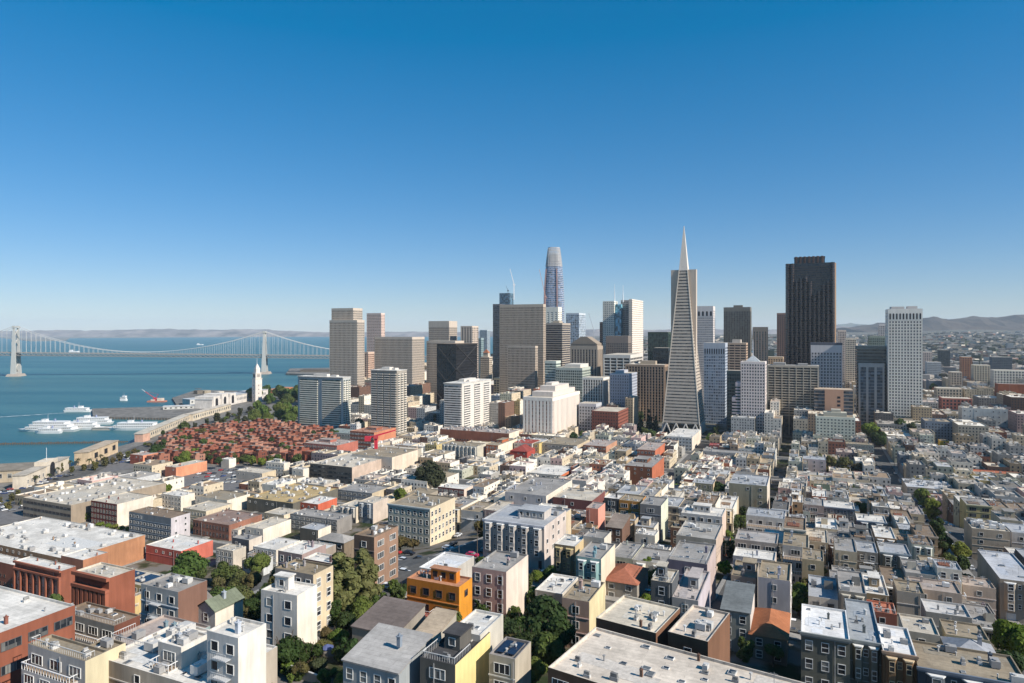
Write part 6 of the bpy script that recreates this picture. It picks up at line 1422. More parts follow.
def hides(u0, v0, u1, v1, zt, y):
    cs = [uv2xy(a, b) for a in (u0, u1) for b in (v0, v1)]; ps = [proj(a, b, zt) for a, b in cs]
    x0, x1 = min(p[0] for p in ps), max(p[0] for p in ps); yt = min(p[1] for p in ps); yb = max(p[1] for p in ps) + 8 * FPX / y
    m = (x1 - x0) * .12; x0 += m; x1 -= m; yt += 1
    for a, b, D in FREED:
        if y < D - 4 and x0 < a < x1 and yt < b < yb: return True
    for a0, b0, a1, b1, D in RECTS:
        if y < D - 2:
            ix = min(x1, a1) - max(x0, a0); iy = min(yb, b1) - max(yt, b0)
            if ix > 0 and iy > 0 and ix * iy > .14 * (a1 - a0) * (b1 - b0): return True
    return False
cands = []; PLACED = []
for (u0, v0, u1, v1, st) in lots:
    if overlaps(u0, v0, u1, v1):
        # try to keep a trimmed lot
        ok = False
        for (a, b, c, d) in ((u0, v0, (u0 + u1) / 2, v1), ((u0 + u1) / 2, v0, u1, v1), (u0, (v0 + v1) / 2, u1, v1), (u0, v0, u1, (v0 + v1) / 2)):
            if c - a > 5 and d - b > 8 and not overlaps(a, b, c, d): u0, v0, u1, v1 = a, b, c, d; ok = True; break
        if not ok: continue
    x, y = uv2xy((u0 + u1) / 2, (v0 + v1) / 2)
    if y < 60: continue
    H = st * 3.15 + .8; g = min(gh(*uv2xy(a, b)) for a in (u0, u1) for b in (v0, v1)); gm = max(gh(*uv2xy(a, b)) for a in (u0, u1) for b in (v0, v1))
    px, py = proj(x, y, gm + H)
    if not (-70 < px < 1100 and py < 720): continue
    if not inside(x, y) or blocked(x, y, H): continue
    if y < 155 : continue
    while st > 0 and hides(u0, v0, u1, v1, gm + st * 3.15 + .8, y): st -= 1
    if st == 0: continue
    H = st * 3.15 + .8
    PLACED.append((u0, v0, u1, v1)); cands.append((y, u0, v0, u1, v1, st, g, gm + H, px, py))
cands.sort()
def side_words(px):
    return 'far left' if px < 200 else 'left' if px < 400 else 'centre' if px < 620 else 'right' if px < 860 else 'far right'
used = set()
def uniq_label(col, st, rn, extra, x, y, px):
    near = sorted(HOUSES[:NHERO], key=lambda h: (h[0] - x) ** 2 + (h[1] - y) ** 2)[:8]
    base_ = '%s %s-storey building with %s%s' % (col, ('', 'one', 'two', 'three', 'four', 'five', 'six', 'seven', 'eight')[min(st, 8)], rn, extra)
    for h in near:
        dx, dy = x - h[0], y - h[1]
        if abs(dx) > abs(dy): rel = 'right of' if dx > 0 else 'left of'
        else: rel = 'behind' if dy > 0 else 'in front of'
        lb = '%s, %s the %s' % (base_, rel, h[2])
        if lb not in used and len(lb.split()) <= 16: used.add(lb); return lb
    lb = '%s, second one behind the %s' % (base_, near[0][2]); used.add(lb); return ' '.join(lb.split()[:16])
NHERO = len(HOUSES)
mass = MB(); NIND = 0
def cityglass(c): return (.03, .035, .045)
for (y, u0, v0, u1, v1, st, g, zr, px, py) in cands:
    col, cn = rc.choices(pal, pw_)[0]; roof, rn = rc.choices(rpal, rw)[0]
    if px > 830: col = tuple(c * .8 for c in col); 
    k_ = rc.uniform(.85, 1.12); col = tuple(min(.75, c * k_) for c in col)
    x, yy = uv2xy(u0, v0); W, Dp = u1 - u0, v1 - v0
    if NIND < 190 and y < 660:
        ft = rc.choice(['b', 'b', 'f', '', 'p', 't', 'bf', 'v', 's', 'B', 'D', 'D'])
        ex = {'b': ' and bay windows', 'bf': ' and bay windows', 'f': ' and thick cornice', 'p': ' and rooftop room', 't': ' and railed roof deck', 's': ' and skylights', 'v': ' and roof vents'}.get(ft, '')
        near_ = y < 420
        lb = uniq_label(cn, st, rn, ex, *uv2xy((u0 + u1) / 2, (v0 + v1) / 2), px)
        hA = (px < 800)
        house(-1 if hA else 900, 0 if hA else 900, 0, py, st, col, roof, lb.split(',')[0], lb, 'house', 'Z' + ft + rc.choice(['v', 'c', 's', 'e', 'vc', '', 'a', 'l']) + rc.choice(['', 'w']), origin=(x, yy, GA, W, Dp, zr), minz=g - 1,
              win=rc.choice(['sash', 'sash', 'plain', 'wide', 'few']), side=rc.choice([None, cream, white, lgrey, beige]) if hA else None, trim=rc.choice([(.7, .68, .64), (.7, .68, .64), (.2, .19, .18), (.5, .45, .36)]))
        FOOT.pop(); NIND += 1
        continue
    # the rest: one mass
    def P(a, b): return uv2xy(u0 + a, v0 + b)
    z0, z1 = g - 1, zr; th = .3; Pp = rc.choice((.5, .8, 1.0))
    o = [(0, 0), (W, 0), (W, Dp), (0, Dp)]; q_ = [(th, th), (W - th, th), (W - th, Dp - th), (th, Dp - th)]
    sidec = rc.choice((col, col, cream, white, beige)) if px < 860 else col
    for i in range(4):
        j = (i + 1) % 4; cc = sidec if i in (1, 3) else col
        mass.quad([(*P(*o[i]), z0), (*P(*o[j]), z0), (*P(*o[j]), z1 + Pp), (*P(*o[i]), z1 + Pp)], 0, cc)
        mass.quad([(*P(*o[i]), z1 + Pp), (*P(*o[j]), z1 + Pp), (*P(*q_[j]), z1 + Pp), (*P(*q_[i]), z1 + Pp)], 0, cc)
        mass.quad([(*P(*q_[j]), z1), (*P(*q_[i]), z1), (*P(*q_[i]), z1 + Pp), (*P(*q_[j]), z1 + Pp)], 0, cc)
    PL = 1
    mass.quad([(*P(*q_[0]), z1), (*P(*q_[1]), z1), (*P(*q_[2]), z1), (*P(*q_[3]), z1)], 0, roof)
    def bx(a0, b0, a1, b1, h0, h1, c):
        pts = [P(a0, b0), P(a1, b0), P(a1, b1), P(a0, b1)]; n = len(mass.v)
        mass.prism(pts, h0, h1, 0, col=c)
    for _ in range(rc.randint(3, 8)):
        a0, b0 = rc.uniform(.1, .7) * W, rc.uniform(.1, .8) * Dp; s_ = rc.uniform(.8, 3.2)
        bx(a0, b0, min(W - .4, a0 + s_), min(Dp - .4, b0 + s_ * rc.uniform(.5, 1.4)), z1 + .01, z1 + rc.uniform(.6, 2.8), rc.choice(((.5, .48, .46), (.25, .25, .25), col, (.65, .63, .6))))
    if y < 1150:
        nf = st; fh = 3.1; nw = max(1, int(W / 2.8))
        for k in range(nf):
            zz = z1 - .9 - (k + 1) * fh + fh * .3
            if zz < z0 + .5: continue
            for i in range(nw):
                if rc.random() < .08: continue
                a0 = (i + .5) * W / nw
                mass.quad([(*P(a0 - .55, -.03), zz), (*P(a0 + .55, -.03), zz), (*P(a0 + .55, -.03), zz + 1.6), (*P(a0 - .55, -.03), zz + 1.6)], 0, (.04, .045, .055))
            nd = int(Dp / 4)
            for i in range(nd):
                if rc.random() < .45: continue
                b0 = (i + .5) * Dp / nd
                if px < 800: mass.quad([(*P(W + .03, b0 - .5), zz), (*P(W + .03, b0 + .5), zz), (*P(W + .03, b0 + .5), zz + 1.4), (*P(W + .03, b0 - .5), zz + 1.4)], 0, (.05, .05, .055))
                else: mass.quad([(*P(-.03, b0 + .5), zz), (*P(-.03, b0 - .5), zz), (*P(-.03, b0 - .5), zz + 1.4), (*P(-.03, b0 + .5), zz + 1.4)], 0, (.05, .05, .055))
o = part('far_rooftops', mass, M['city'], None); tag(o, 'countless small flat roofed buildings packed between the near streets and the towers', 'buildings', kind='stuff')
print('INFO heroes', NHERO, 'individual infill', NIND, 'candidates', len(cands), 'townhouses', NTH, 'windows', len([o for o in bpy.data.objects if o.name.startswith('window')]))

# the flats and hillside districts far off to the right and behind the towers
far = MB(); rf = random.Random(4)
for _ in range(9000):
    D = 1350 + 5900 * rf.random() ** 1.3; px = rf.uniform(470, 1080)
    x = (px - 512) / FPX * D
    if not inside(x, D): continue
    if D < 1900 and px < 860: continue
    g = gh(x, D); s = rf.uniform(8, 18) * (1 + D / 5000); d = rf.uniform(10, 26) * (1 + D / 5000)
    h = rf.choice((6, 7, 8, 9, 10, 14)) * (1 + (D < 2600) * rf.random() * .9)
    if rf.random() < .02 and D < 3500: h = rf.uniform(18, 34); s *= 1.5
    if rf.random() < .3: h = rf.uniform(5, 11)
    c = rf.choice([(.5, .47, .42), (.42, .37, .32), (.3, .28, .26), (.52, .5, .48), (.2, .18, .17), (.24, .13, .1), (.26, .28, .3), (.12, .12, .12)])
    r_ = rf.choice([(.4, .38, .36), (.25, .24, .24), (.55, .52, .48), (.18, .17, .17), (.3, .26, .23)])
    if rf.random() < .34: c = r_ = rf.choice([(.03, .045, .02), (.045, .06, .03), (.05, .05, .03)])
    a_ = rf.choice((GA, GA, GA + .75)); ca, sa = math.cos(a_), math.sin(a_)
    pts = [(x + ca * p - sa * q_, D + sa * p + ca * q_) for p, q_ in ((0, 0), (s, 0), (s, d), (0, d))]
    far.prism(pts, g - 3, g + h, 0, caps=False, col=c); far.quad([(*p, g + h) for p in pts], 0, r_)
    if h > 13 and D < 3000:
        for k in range(2, int(h), 3):
            far.quad([(pts[0][0] + (pts[1][0] - pts[0][0]) * .05 , pts[0][1] + (pts[1][1] - pts[0][1]) * .05 - .15, g + k), (pts[0][0] + (pts[1][0] - pts[0][0]) * .95, pts[0][1] + (pts[1][1] - pts[0][1]) * .95 - .15, g + k), (pts[0][0] + (pts[1][0] - pts[0][0]) * .95, pts[0][1] + (pts[1][1] - pts[0][1]) * .95 - .15, g + k + 1.4), (pts[0][0] + (pts[1][0] - pts[0][0]) * .05, pts[0][1] + (pts[1][1] - pts[0][1]) * .05 - .15, g + k + 1.4)], 0, (.06, .06, .07))
o = part('hillside_houses', far, M['city'], None); tag(o, 'far off mass of small houses climbing toward the brown hills', 'houses', kind='stuff')

# more yard trees scattered where the photograph shows green between the roofs
nyt = 0
for _ in range(6000):
    if nyt >= 200: break
    yy = tg.uniform(130, 520); pxx = tg.uniform(200, 1030); x = (pxx - 512) / FPX * yy; u, v = xy2uv(x, yy)
    if any(a - 1 < u < c + 1 and b - 1 < v < d + 1 for a, b, c, d in FOOT) or any(a - 1 < u < c + 1 and b - 1 < v < d + 1 for a, b, c, d in PLACED) or onstreet(u - 1, v - 1, u + 1, v + 1): continue
    if u < -245: continue
    r_ = tg.uniform(2.0, 4.3); z = gh(x, yy) + r_ * tg.uniform(.8, 1.6); px, py = proj(x, yy, z)
    if not (180 < px < 1024 and 440 < py < 683) or 385 < px < 480 and 530 < py < 590: continue
    kk = tg.choice(('round', 'bush', 'bush', 'airy')); isb = kk == 'bush'
    tree(px, py, r_ * FPX / yy, kk, tg.choice((GD, GM_, GL, GM_, GO)), 'leafy %s in a yard between the crowded houses' % ('shrub' if isb else 'garden tree'), 'shrub' if isb else 'tree', group='yard %s between the houses' % ('shrubs' if isb else 'trees'), D=yy); nyt += 1
for _ in range(26):
    a, b = tg.uniform(860, 1022), tg.uniform(385, 450)
    tree(a, b, tg.uniform(2.5, 5), 'round', tg.choice((GD, GM_)), 'dark tree among the distant flats', group='trees among the distant flats', up=1.6)
for _ in range(110):
    a, b = tg.uniform(225, 420), tg.uniform(585, 690); r_ = tg.uniform(5, 9)
    D = ray_ground(a, b, 1.5); u, v = xy2uv((a - 512) / FPX * D, D)
    if any(f[0] - 1 < u < f[2] + 1 and f[1] - 1 < v < f[3] + 1 for f in FOOT): continue
    tree(a, b, r_, tg.choice(('bush', 'airy')), tg.choice((GM_, GL, GO, GD)), 'leafy shrub in the sunny hillside garden below the poplars', 'shrub', group='hillside garden shrubs', up=.7)

# ------------------------------------------------------------------ waterfront: piers, ferry building, boats
def pbox(name, label, cat, px0, py0, px1, py1, depth, h, wall, roof, z=3.1, win=False, toward=1):
    """long building whose near base edge runs between two pixels"""
    a = pz(px0, py0, z); b = pz(px1, py1, z); dx, dy = b[0] - a[0], b[1] - a[1]; L_ = math.hypot(dx, dy); ang = math.atan2(dy, dx)
    t = thing(name, label, cat, (a[0], a[1], z), ang); mb = MB(); d = depth * toward
    mb.box(0, min(0, d), -.3, L_, max(0, d), h); part('wall', mb, M['wall'], t, wall)
    mb = MB(); mb.box(-.6, min(0, d) - .6, h, L_ + .6, max(0, d) + .6, h + .7); part('roof', mb, M['roof'], t, roof)
    if win:
        n = int(L_ / 7)
        for i in range(min(n, 60)): link('window', WM['plain'], t, ((i + .5) * L_ / n, min(0, d) - .02, h * .55), 0, (.5, .48, .42), (3.4, 1, h * .42))
    return t, L_
# pier deck and shed on the left
t = thing('pier', 'long pier deck under the grey pier shed at the left edge', 'pier', (0, 0, 0)); mb = MB()
pa, pb_, pc, pd = pz(-150, 472, 2.6), pz(62, 466, 2.6), pz(30, 486, 2.6), pz(-150, 500, 2.6); mb.prism([pd, pc, pb_, pa], -2, 2.6); part('deck', mb, M['quay'], t)
pbox('pier_shed', 'long grey beige pier shed with dark flat roof at the left edge', 'pier shed', -120, 489, 44, 480, 34, 9.5, (.42, .37, .3), (.28, .25, .21), win=True)
t, L_ = pbox('bulkhead_building', 'cream white arched bulkhead building fronting the pier shed', 'pier building', 25, 489, 69, 469, 9, 11, (.62, .58, .52), (.5, .46, .4))
mb = MB(); mb.prism([(L_ * .45, -.5), (L_ * .7, -.5), (L_ * .7, 9.4), (L_ * .45, 9.4)], 0, 15); part('gateway', mb, M['wall'], t, (.64, .6, .54))
mb = MB(); mb.prism([(L_ * .52, -.7), (L_ * .63, -.7), (L_ * .63, .5), (L_ * .52, .5)], 0, 9); mb.tube((L_ * .575, -.72, 9), (L_ * .575, .4, 9), L_ * .055, 12); part('arch', mb, M['dark'], t)
for i in range(5): link('window', WM['sash'], t, (L_ * (.06 + .08 * i), -.03, 5), 0, (.6, .58, .55), (2, 1, 3))
mb = MB(); mb.tube((L_ * .57, 4, 15), (L_ * .57, 4, 26), .2, 5); part('flagpole', mb, M['trim'], t, (.7, .7, .7))
t, L_ = pbox('dock_building', 'tan two-storey building with dark doors and a triangular sign wall, alone at the water', 'pier building', 88, 465, 118, 452, 12, 12, (.58, .48, .36), (.5, .42, .33))
mb = MB()
for f in (.2, .52, .8): mb.box(L_ * f, -.25, 4, L_ * (f + .1), .2, 9)
part('doorway', mb, M['dark'], t)
# breakwater of piles
a, b = pz(-60, 446, 0), pz(128, 443, 0); t = thing('pile_breakwater', 'long dark line of timber piles across the water before the ferries', 'breakwater', (a[0], a[1], 0), math.atan2(b[1] - a[1], b[0] - a[0])); L_ = math.hypot(b[0] - a[0], b[1] - a[1])
mb = MB()
for i in range(int(L_ / 2.6)): mb.tube((i * 2.6, 0, -2), (i * 2.6, 0, 2.6 + .5 * math.sin(i * 1.7)), .75, 5)
mb.box(0, -.5, 1, L_, .5, 2.2); part('piles', mb, M['wood'], t, (.12, .1, .08))['kind'] = 'stuff'
# long finger pier with parked vehicles beyond the ferries
t = thing('finger_pier', 'long brown finger pier beyond the white ferries', 'pier', (0, 0, 0)); mb = MB()
P4 = [pz(93, 417, 3), pz(212, 419, 3), pz(214, 405, 3), pz(92, 409, 3)]; mb.prism(P4, -2, 3.6); part('deck', mb, M['quay'], t)
mb = MB()
for i in range(40):
    q_ = [P4[0][k] + (P4[1][k] - P4[0][k]) * i / 40 for k in (0, 1)]; mb.box(q_[0], q_[1] - .8, -2, q_[0] + 1.2, q_[1] - .1, 3.4)
part('pile_row', mb, M['wood'], t, (.16, .13, .1))['kind'] = 'stuff'
pbox('pier_shed', 'pale tan pier shed whose sunlit wall runs along the boulevard toward the ferry building', 'pier shed', 146, 440, 192, 420, 11, 8.5, (.55, .5, .43), (.58, .54, .47), win=True)
pbox('pier_shed', 'cream pier shed with a tall end gable, farther along the same boulevard', 'pier shed', 193, 421, 231, 410, 11, 9.5, (.56, .52, .45), (.62, .56, .48), win=True)
pbox('pier_shed', 'small pinkish block at the water end of the first boulevard shed', 'pier shed', 143, 442, 150, 440, 10, 9, (.55, .36, .3), (.58, .54, .47))
pbox('ferry_terminal', 'low white ferry shelter with a long flat roof over open columns', 'ferry terminal', 163, 410, 214, 408, 14, 5, (.5, .53, .56), (.62, .64, .66), win=True)
pbox('terminal_wing', 'blue white terminal wing beside the ferry building', 'ferry terminal', 190, 405, 212, 403, 26, 9, (.5, .53, .57), (.56, .6, .64), win=True)
t, L_ = pbox('ferry_building', 'long white ferry building with tall arched end pavilions and a clock tower', 'ferry building', 212, 409, 268, 397, 30, 15, (.6, .6, .62), (.5, .53, .56), win=False)
for k in range(3):
    mb = MB(); x0 = 2 + k * L_ * .13; mb.box(x0, -1.5, 0, x0 + L_ * .1, 31, 20 if k != 1 else 22); part('pavilion', mb, M['wall'], t, (.62, .62, .64))
    mb = MB(); mb.box(x0 + L_ * .03, -1.7, 3, x0 + L_ * .07, -.9, 13); mb.tube((x0 + L_ * .05, -1.72, 13), (x0 + L_ * .05, -1, 13), L_ * .02, 10); part('arch', mb, M['dark'], t)
for i in range(24): link('window', WM['plain'], t, (L_ * (.42 + .023 * i), -.03, 8), 0, (.55, .55, .56), (2.2, 1, 5))
# clock tower
cx_, cy_ = pix(257, 1215)[:2]; t = thing('clock_tower', 'slender white clock tower with a pointed top rising over the ferry building', 'clock tower', (cx_, cy_, 3), GA - .3)
s = 6.3; mb = MB(); mb.box(-s, -s, 0, s, s, 42); mb.box(-s - .5, -s - .5, 42, s + .5, s + .5, 43.2); mb.box(-s * .85, -s * .85, 43.2, s * .85, s * .85, 52); mb.box(-s * .92, -s * .92, 52, s * .92, s * .92, 53)
for i in range(4):
    for k in range(3):
        a_ = i * math.pi / 2; 
mb.box(-s * .62, -s * .62, 53, s * .62, s * .62, 60); part('shaft', mb, M['wall'], t, (.66, .65, .66))
mb = MB(); mb.prism([(-s * .66, -s * .66), (s * .66, -s * .66), (s * .66, s * .66), (-s * .66, s * .66)], 60, 69, top=[(-.8, -.8), (.8, -.8), (.8, .8), (-.8, .8)]); part('lantern', mb, M['wall'], t, (.6, .6, .62))
mb = MB(); mb.tube((0, 0, 69), (0, 0, 80), .35, 5, .15); part('flagpole', mb, M['trim'], t, (.7, .7, .7))
for rz in (0, math.pi / 2):
    mb = MB(); y = -s - .1; mb.tube((0, y - .2, 36), (0, y + .1, 36), 2.8, 16); c = part('clock_face', mb, M['trim'], t, (.7, .68, .6), rz=rz)
    mb = MB(); mb.box(-.15, y - .3, 36, .15, y - .21, 38.6); mb.box(0, y - .3, 35.9, 1.9, y - .21, 36.2); part('clock_hand', mb, M['dark'], c)
    mb = MB()
    for x in (-3, -.5, 2): mb.box(x, y + .6, 45, x + .9, y + 1.4, 50.5)
    for z in range(8, 30, 7): mb.box(-.6, y, z, .6, y + .3, z + 2)
    part('opening', mb, M['dark'], t, rz=rz)
pbox('pier_shed', 'orange red waterfront building right of the clock tower', 'pier building', 274, 394, 293, 391, 20, 8, (.5, .2, .1), (.5, .25, .16))
t = thing('pier', 'dark low pier reaching into the bay left of the leftmost tower', 'pier', (0, 0, 0)); mb = MB(); mb.prism([pz(286, 374, 3), pz(340, 376, 3), pz(340, 368, 3), pz(290, 369, 3)], -2, 5); part('deck', mb, M['quay'], t)
mb = MB(); q0 = pz(300, 372, 5); mb.box(q0[0], q0[1], 4.9, q0[0] + 110, q0[1] + 40, 12); part('shed', mb, M['wall'], t, (.14, .13, .12))
t = thing('pier', 'cluttered pier with low pale sheds behind the ferry building', 'pier', (0, 0, 0)); mb = MB(); mb.prism([pz(176, 404, 3), pz(246, 401, 3), pz(250, 391, 3), pz(196, 390, 3), pz(172, 398, 3)], -2, 3.3); part('deck', mb, M['quay'], t)
rr = random.Random(2)
for i in range(14):
    a, b = rr.uniform(178, 240), rr.uniform(392, 401); q0 = pz(a, b, 3.3); w_ = rr.uniform(10, 26); mb = MB(); mb.box(0, 0, -.2, w_, rr.uniform(8, 16), rr.uniform(3, 7)); mb.box(-.5, -.5, 7.2, w_ + .5, 9, 7.6) if i % 3 == 0 else None
    o = part('pier_hut', mb, M['wall'], None, rr.choice([(.5, .48, .44), (.3, .28, .24), (.36, .4, .34), (.16, .15, .14), (.6, .58, .55)]), loc=(q0[0], q0[1], 3.3), rz=GA); tag(o, 'low hut on the cluttered pier behind the ferry building', 'hut', 'huts on the cluttered pier')

def ferry(px, py, L_, decks, label, W=11, ang=0.0, prow=1, wake=False, hull=(.72, .72, .72), col=(.72, .71, .69)):
    a = pz(px, py, 0.5); t = thing('ferry', label, 'ferry', (a[0], a[1], 0), ang, None)
    mb = MB(); n = 10; top = []; bot = []
    for i in range(n + 1):
        f = i / n; x = (f - .5) * L_ * prow; w_ = W / 2 * (1 if f < .6 else math.cos((f - .6) / .4 * math.pi / 2) ** .7 + .02)
        top.append((x, w_)); bot.append((x * .94, w_ * .8))
    pt = [(x, -w_) for x, w_ in top] + [(x, w_) for x, w_ in reversed(top)]; pb2 = [(x, -w_) for x, w_ in bot] + [(x, w_) for x, w_ in reversed(bot)]
    if prow < 0: pt.reverse(); pb2.reverse()
    mb.prism(pb2, -.6, 3.4, top=pt); part('hull', mb, M['white'], t)
    mb = MB(); mb.prism([(x * 1.003, y * 1.01) for x, y in pb2], -.5, .7, top=[(x * (1 + .006), y * 1.045) for x, y in pb2]); part('waterline_stripe', mb, M['trim'], t, (.06, .07, .1))
    z = 3.4; l = L_ * .8
    for k in range(decks):
        mb = MB(); x0, x1 = -l / 2 - L_ * .04, l / 2 - L_ * .08
        if prow < 0: x0, x1 = -x1, -x0
        w_ = W / 2 * (.94 - .06 * k); mb.box(x0, -w_, z, x1, w_, z + 3.1); mb.box(x0 - .8, -w_ - .3, z + 3.1, x1 + .8, w_ + .3, z + 3.35); d = part('deck_house', mb, M['trim'], t, col)
        mb = MB(); nw = max(4, int((x1 - x0) / 2.4))
        for i in range(nw):
            xa = x0 + .6 + i * (x1 - x0 - 1.2) / nw; mb.box(xa, -w_ - .06, z + 1, xa + (x1 - x0) / nw * .62, w_ + .06, z + 2)
        part('window_row', mb, M['glass'], d); z += 3.35; l *= .84
    mb = MB(); mb.box(l * .1 * prow - 3, -2.6, z, l * .1 * prow + 3, 2.6, z + 2.6); mb.box(l * .1 * prow - 3.4, -3, z + 2.6, l * .1 * prow + 3.4, 3, z + 2.8); w2 = part('wheelhouse', mb, M['trim'], t, col)
    mb = MB(); mb.tube((0, 0, z), (0, 0, z + 9), .18, 5, .08); part('mast', mb, M['trim'], t, (.7, .7, .7))
    mb = MB(); mb.tube((-l * .25 * prow, 0, z), (-l * .25 * prow, 0, z + 3.2), 1.1, 8); part('funnel', mb, M['trim'], t, (.25, .28, .4))
    return t
ferry(48, 431, 78, 3, 'large white three deck excursion ferry moored at the left end of the row', 15, .02, -1)
ferry(84, 429, 56, 2, 'white two deck ferry moored between the large excursion ferry and the landing', 12, .06, 1)
ferry(48, 433, 34, 1, 'small low white boat alongside the large excursion ferry', 7, .03, -1)
ferry(90, 424, 60, 2, 'white ferry with tall wheelhouse lying behind the two deck ferry', 12, .1, -1)
ferry(134, 429.5, 74, 2, 'sleek white ferry with a long hull moored at the tan pier shed', 13, .03, -1)
tw = ferry(79, 411.5, 44, 1, 'white fast ferry under way with a long foaming wake', 10, .05, 1)
mb = MB(); a = pz(66, 413, 0); b = pz(-60, 421, 0); ang = math.atan2(b[1] - a[1], b[0] - a[0]); L_ = math.hypot(b[0] - a[0], b[1] - a[1])
n = 60
for i in range(n):
    f0, f1 = i / n, (i + 1) / n; w0 = 1.5 + 3.2 * f0; mb.quad([(f0 * L_, -w0 * (.6 + .4 * math.sin(i)), .3), (f1 * L_, -w0 * (.6 + .4 * math.sin(i + 1)), .3), (f1 * L_, w0 * (.6 + .3 * math.cos(i * 1.3 + 1.3)), .3), (f0 * L_, w0 * (.6 + .3 * math.cos(i * 1.3)), .3)])
o = part('wake_foam', mb, mat('wake_foam', (.75, .8, .8), var=.3, scale=.3), None, None, (a[0], a[1], 0), ang); o['kind'] = 'stuff'; tag(o, 'pale foaming wake trailing behind the fast ferry', 'wake')
# landing float between the ferries
pbox('landing_float', 'low grey landing float with ramps between the moored ferries', 'landing', 92, 430, 116, 430, 16, 2.2, (.4, .4, .4), (.45, .45, .43), z=.3)
# red crane barge
a = pz(157, 402, 0); t = thing('crane_barge', 'red crane barge with a long boom and white tip anchored off the pier', 'barge', (a[0], a[1], 0), .05); t.scale = (.72, .72, .72)
mb = MB(); mb.box(-22, -8, -.5, 22, 8, 3.5); part('hull', mb, M['wall'], t, (.45, .2, .16))
mb = MB(); mb.box(2, -5, 3.5, 16, 5, 10); mb.box(-14, -4, 3.5, -4, 4, 7); part('deck_house', mb, M['wall'], t, (.6, .56, .52))
mb = MB(); mb.box(-8, -3, 3.5, 0, 3, 11); part('crane_cab', mb, M['trim'], t, (.5, .05, .07))
mb = MB(); mb.tube((-4, 0, 9), (-30, 0, 27), 1.1, 4, .7); mb.tube((-4, 0, 11), (4, 0, 20), .5, 4); mb.tube((4, 0, 20), (-30, 0, 27), .25, 4); bo = part('boom', mb, M['trim'], t, (.5, .08, .1))
mb = MB(); mb.tube((-30, 0, 27), (-38, 0, 33), .8, 4, .5); part('boom_tip', mb, M['trim'], bo, (.65, .65, .65))
a = pz(124, 400.5, 0); t = ferry(124, 400.5, 14, 1, 'tiny white motorboat alone on the open bay', 4, 0, 1)
for px, py, lb in ((74, 352.2, 'far white ship beyond the bridge, left one'), (200, 345, 'far pale ship on the bay beyond the bridge deck, beneath the cable')): 
    a = pz(px, py, 0); t = thing('ship', lb, 'ship', (a[0], a[1], 0)); mb = MB(); mb.prism([(-30, -5), (25, -5), (34, 0), (25, 5), (-30, 5)], 0, 7); part('hull', mb, M['white'], t); mb = MB(); mb.box(-25, -4, 7, -8, 4, 15); part('deck_house', mb, M['white'], t)

# ------------------------------------------------------------------ suspension bridge across the bay
BL = Vector((-1450.0, 1950.0, 0)); BR = Vector((-760.0, 2050.0, 0))
dirn = (BR - BL).normalized(); L0 = (BR - BL).length
t = thing('suspension_bridge', 'long grey suspension bridge with two tall towers crossing the bay', 'bridge', (BL.x, BL.y, 0), math.atan2(dirn.y, dirn.x)); HOUSES.append((BL.x, BL.y, 'bridge'))
def dz(x): return 66 + (55.5 - 66) * (x / L0)
def tz(x): return 146 if x < L0 / 2 else 131
bc = (.5, .5, .5)
mb = MB(); X = -900
while X < L0 + 1500:
    z = max(40, min(70, dz(X))); z2 = max(40, min(70, dz(X + 14)))
    mb.box(X, -11, z + 1.5, X + 14.01, 11, z + 4.5); mb.box(X, -10, z - 6.5, X + 14.01, 10, z - 4.8); X += 14
part('deck', mb, M['frame'], t, (.24, .24, .24))
mb = MB(); X = -900; k = 0
while X < L0 + 1500:
    z = max(40, min(70, dz(X)))
    for y in (-10.5, 10.5):
        mb.tube((X, y, z - 5), (X + 7, y, z + 2), .6, 4); mb.tube((X + 7, y, z + 2), (X + 14, y, z - 5), .6, 4)
    X += 14
part('truss', mb, M['frame'], t, (.36, .35, .34))['kind'] = 'stuff'
for x, T_ in ((0, 146), (L0, 131)):
    mb = MB(); lw = 3.0
    for y in (-13, 13):
        mb.prism([(x - 7, y - 3), (x + 7, y - 3), (x + 7, y + 3), (x - 7, y + 3)], 6, T_, top=[(x - 2.4, y * .8 - 1.6), (x + 2.4, y * .8 - 1.6), (x + 2.4, y * .8 + 1.6), (x - 2.4, y * .8 + 1.6)])
    mb.box(x - 3.6, -14, T_ - 5, x + 3.6, 14, T_ + 1)
    tw_ = part('tower', mb, M['frame'], t, (.4, .42, .42))
    mb = MB()
    for k in range(5):
        z0, z1_ = 12 + k * (T_ - 20) / 5, 12 + (k + 1) * (T_ - 20) / 5
        if k == 2: continue
        mb.tube((x, -12.5, z0), (x, 12.5, z1_), 1.3, 4); mb.tube((x, 12.5, z0), (x, -12.5, z1_), 1.3, 4)
    part('cross_brace', mb, M['frame'], tw_, (.5, .49, .47))
    mb = MB(); mb.prism([(x - 19, -22), (x + 19, -22), (x + 19, 22), (x - 19, 22)], -3, 7, top=[(x - 14, -18), (x + 14, -18), (x + 14, 18), (x - 14, 18)]); part('pier', mb, M['frame'], t, (.34, .3, .27))
def cable(x):
    if x < 0: f = min(1, -x / 350); return 146 + (dz(x) + 6 - 146) * (1 - (1 - f) ** 2)
    if x > L0: f = min(1, (x - L0) / 350); return 131 + (62 - 131) * (1 - (1 - f) ** 2)
    m = L0 * .5; lo = dz(m) + 8
    return lo + ((146 if x < m else 131) - lo) * ((x - m) / m) ** 2
for y in (-11.5, 11.5):
    mb = MB(); X = -340
    while X < L0 + 340: mb.tube((X, y, cable(X)), (X + 12, y, cable(X + 12)), .75, 5); X += 12
    part('main_cable', mb, M['frame'], t, (.5, .52, .54))
mb = MB(); X = -330
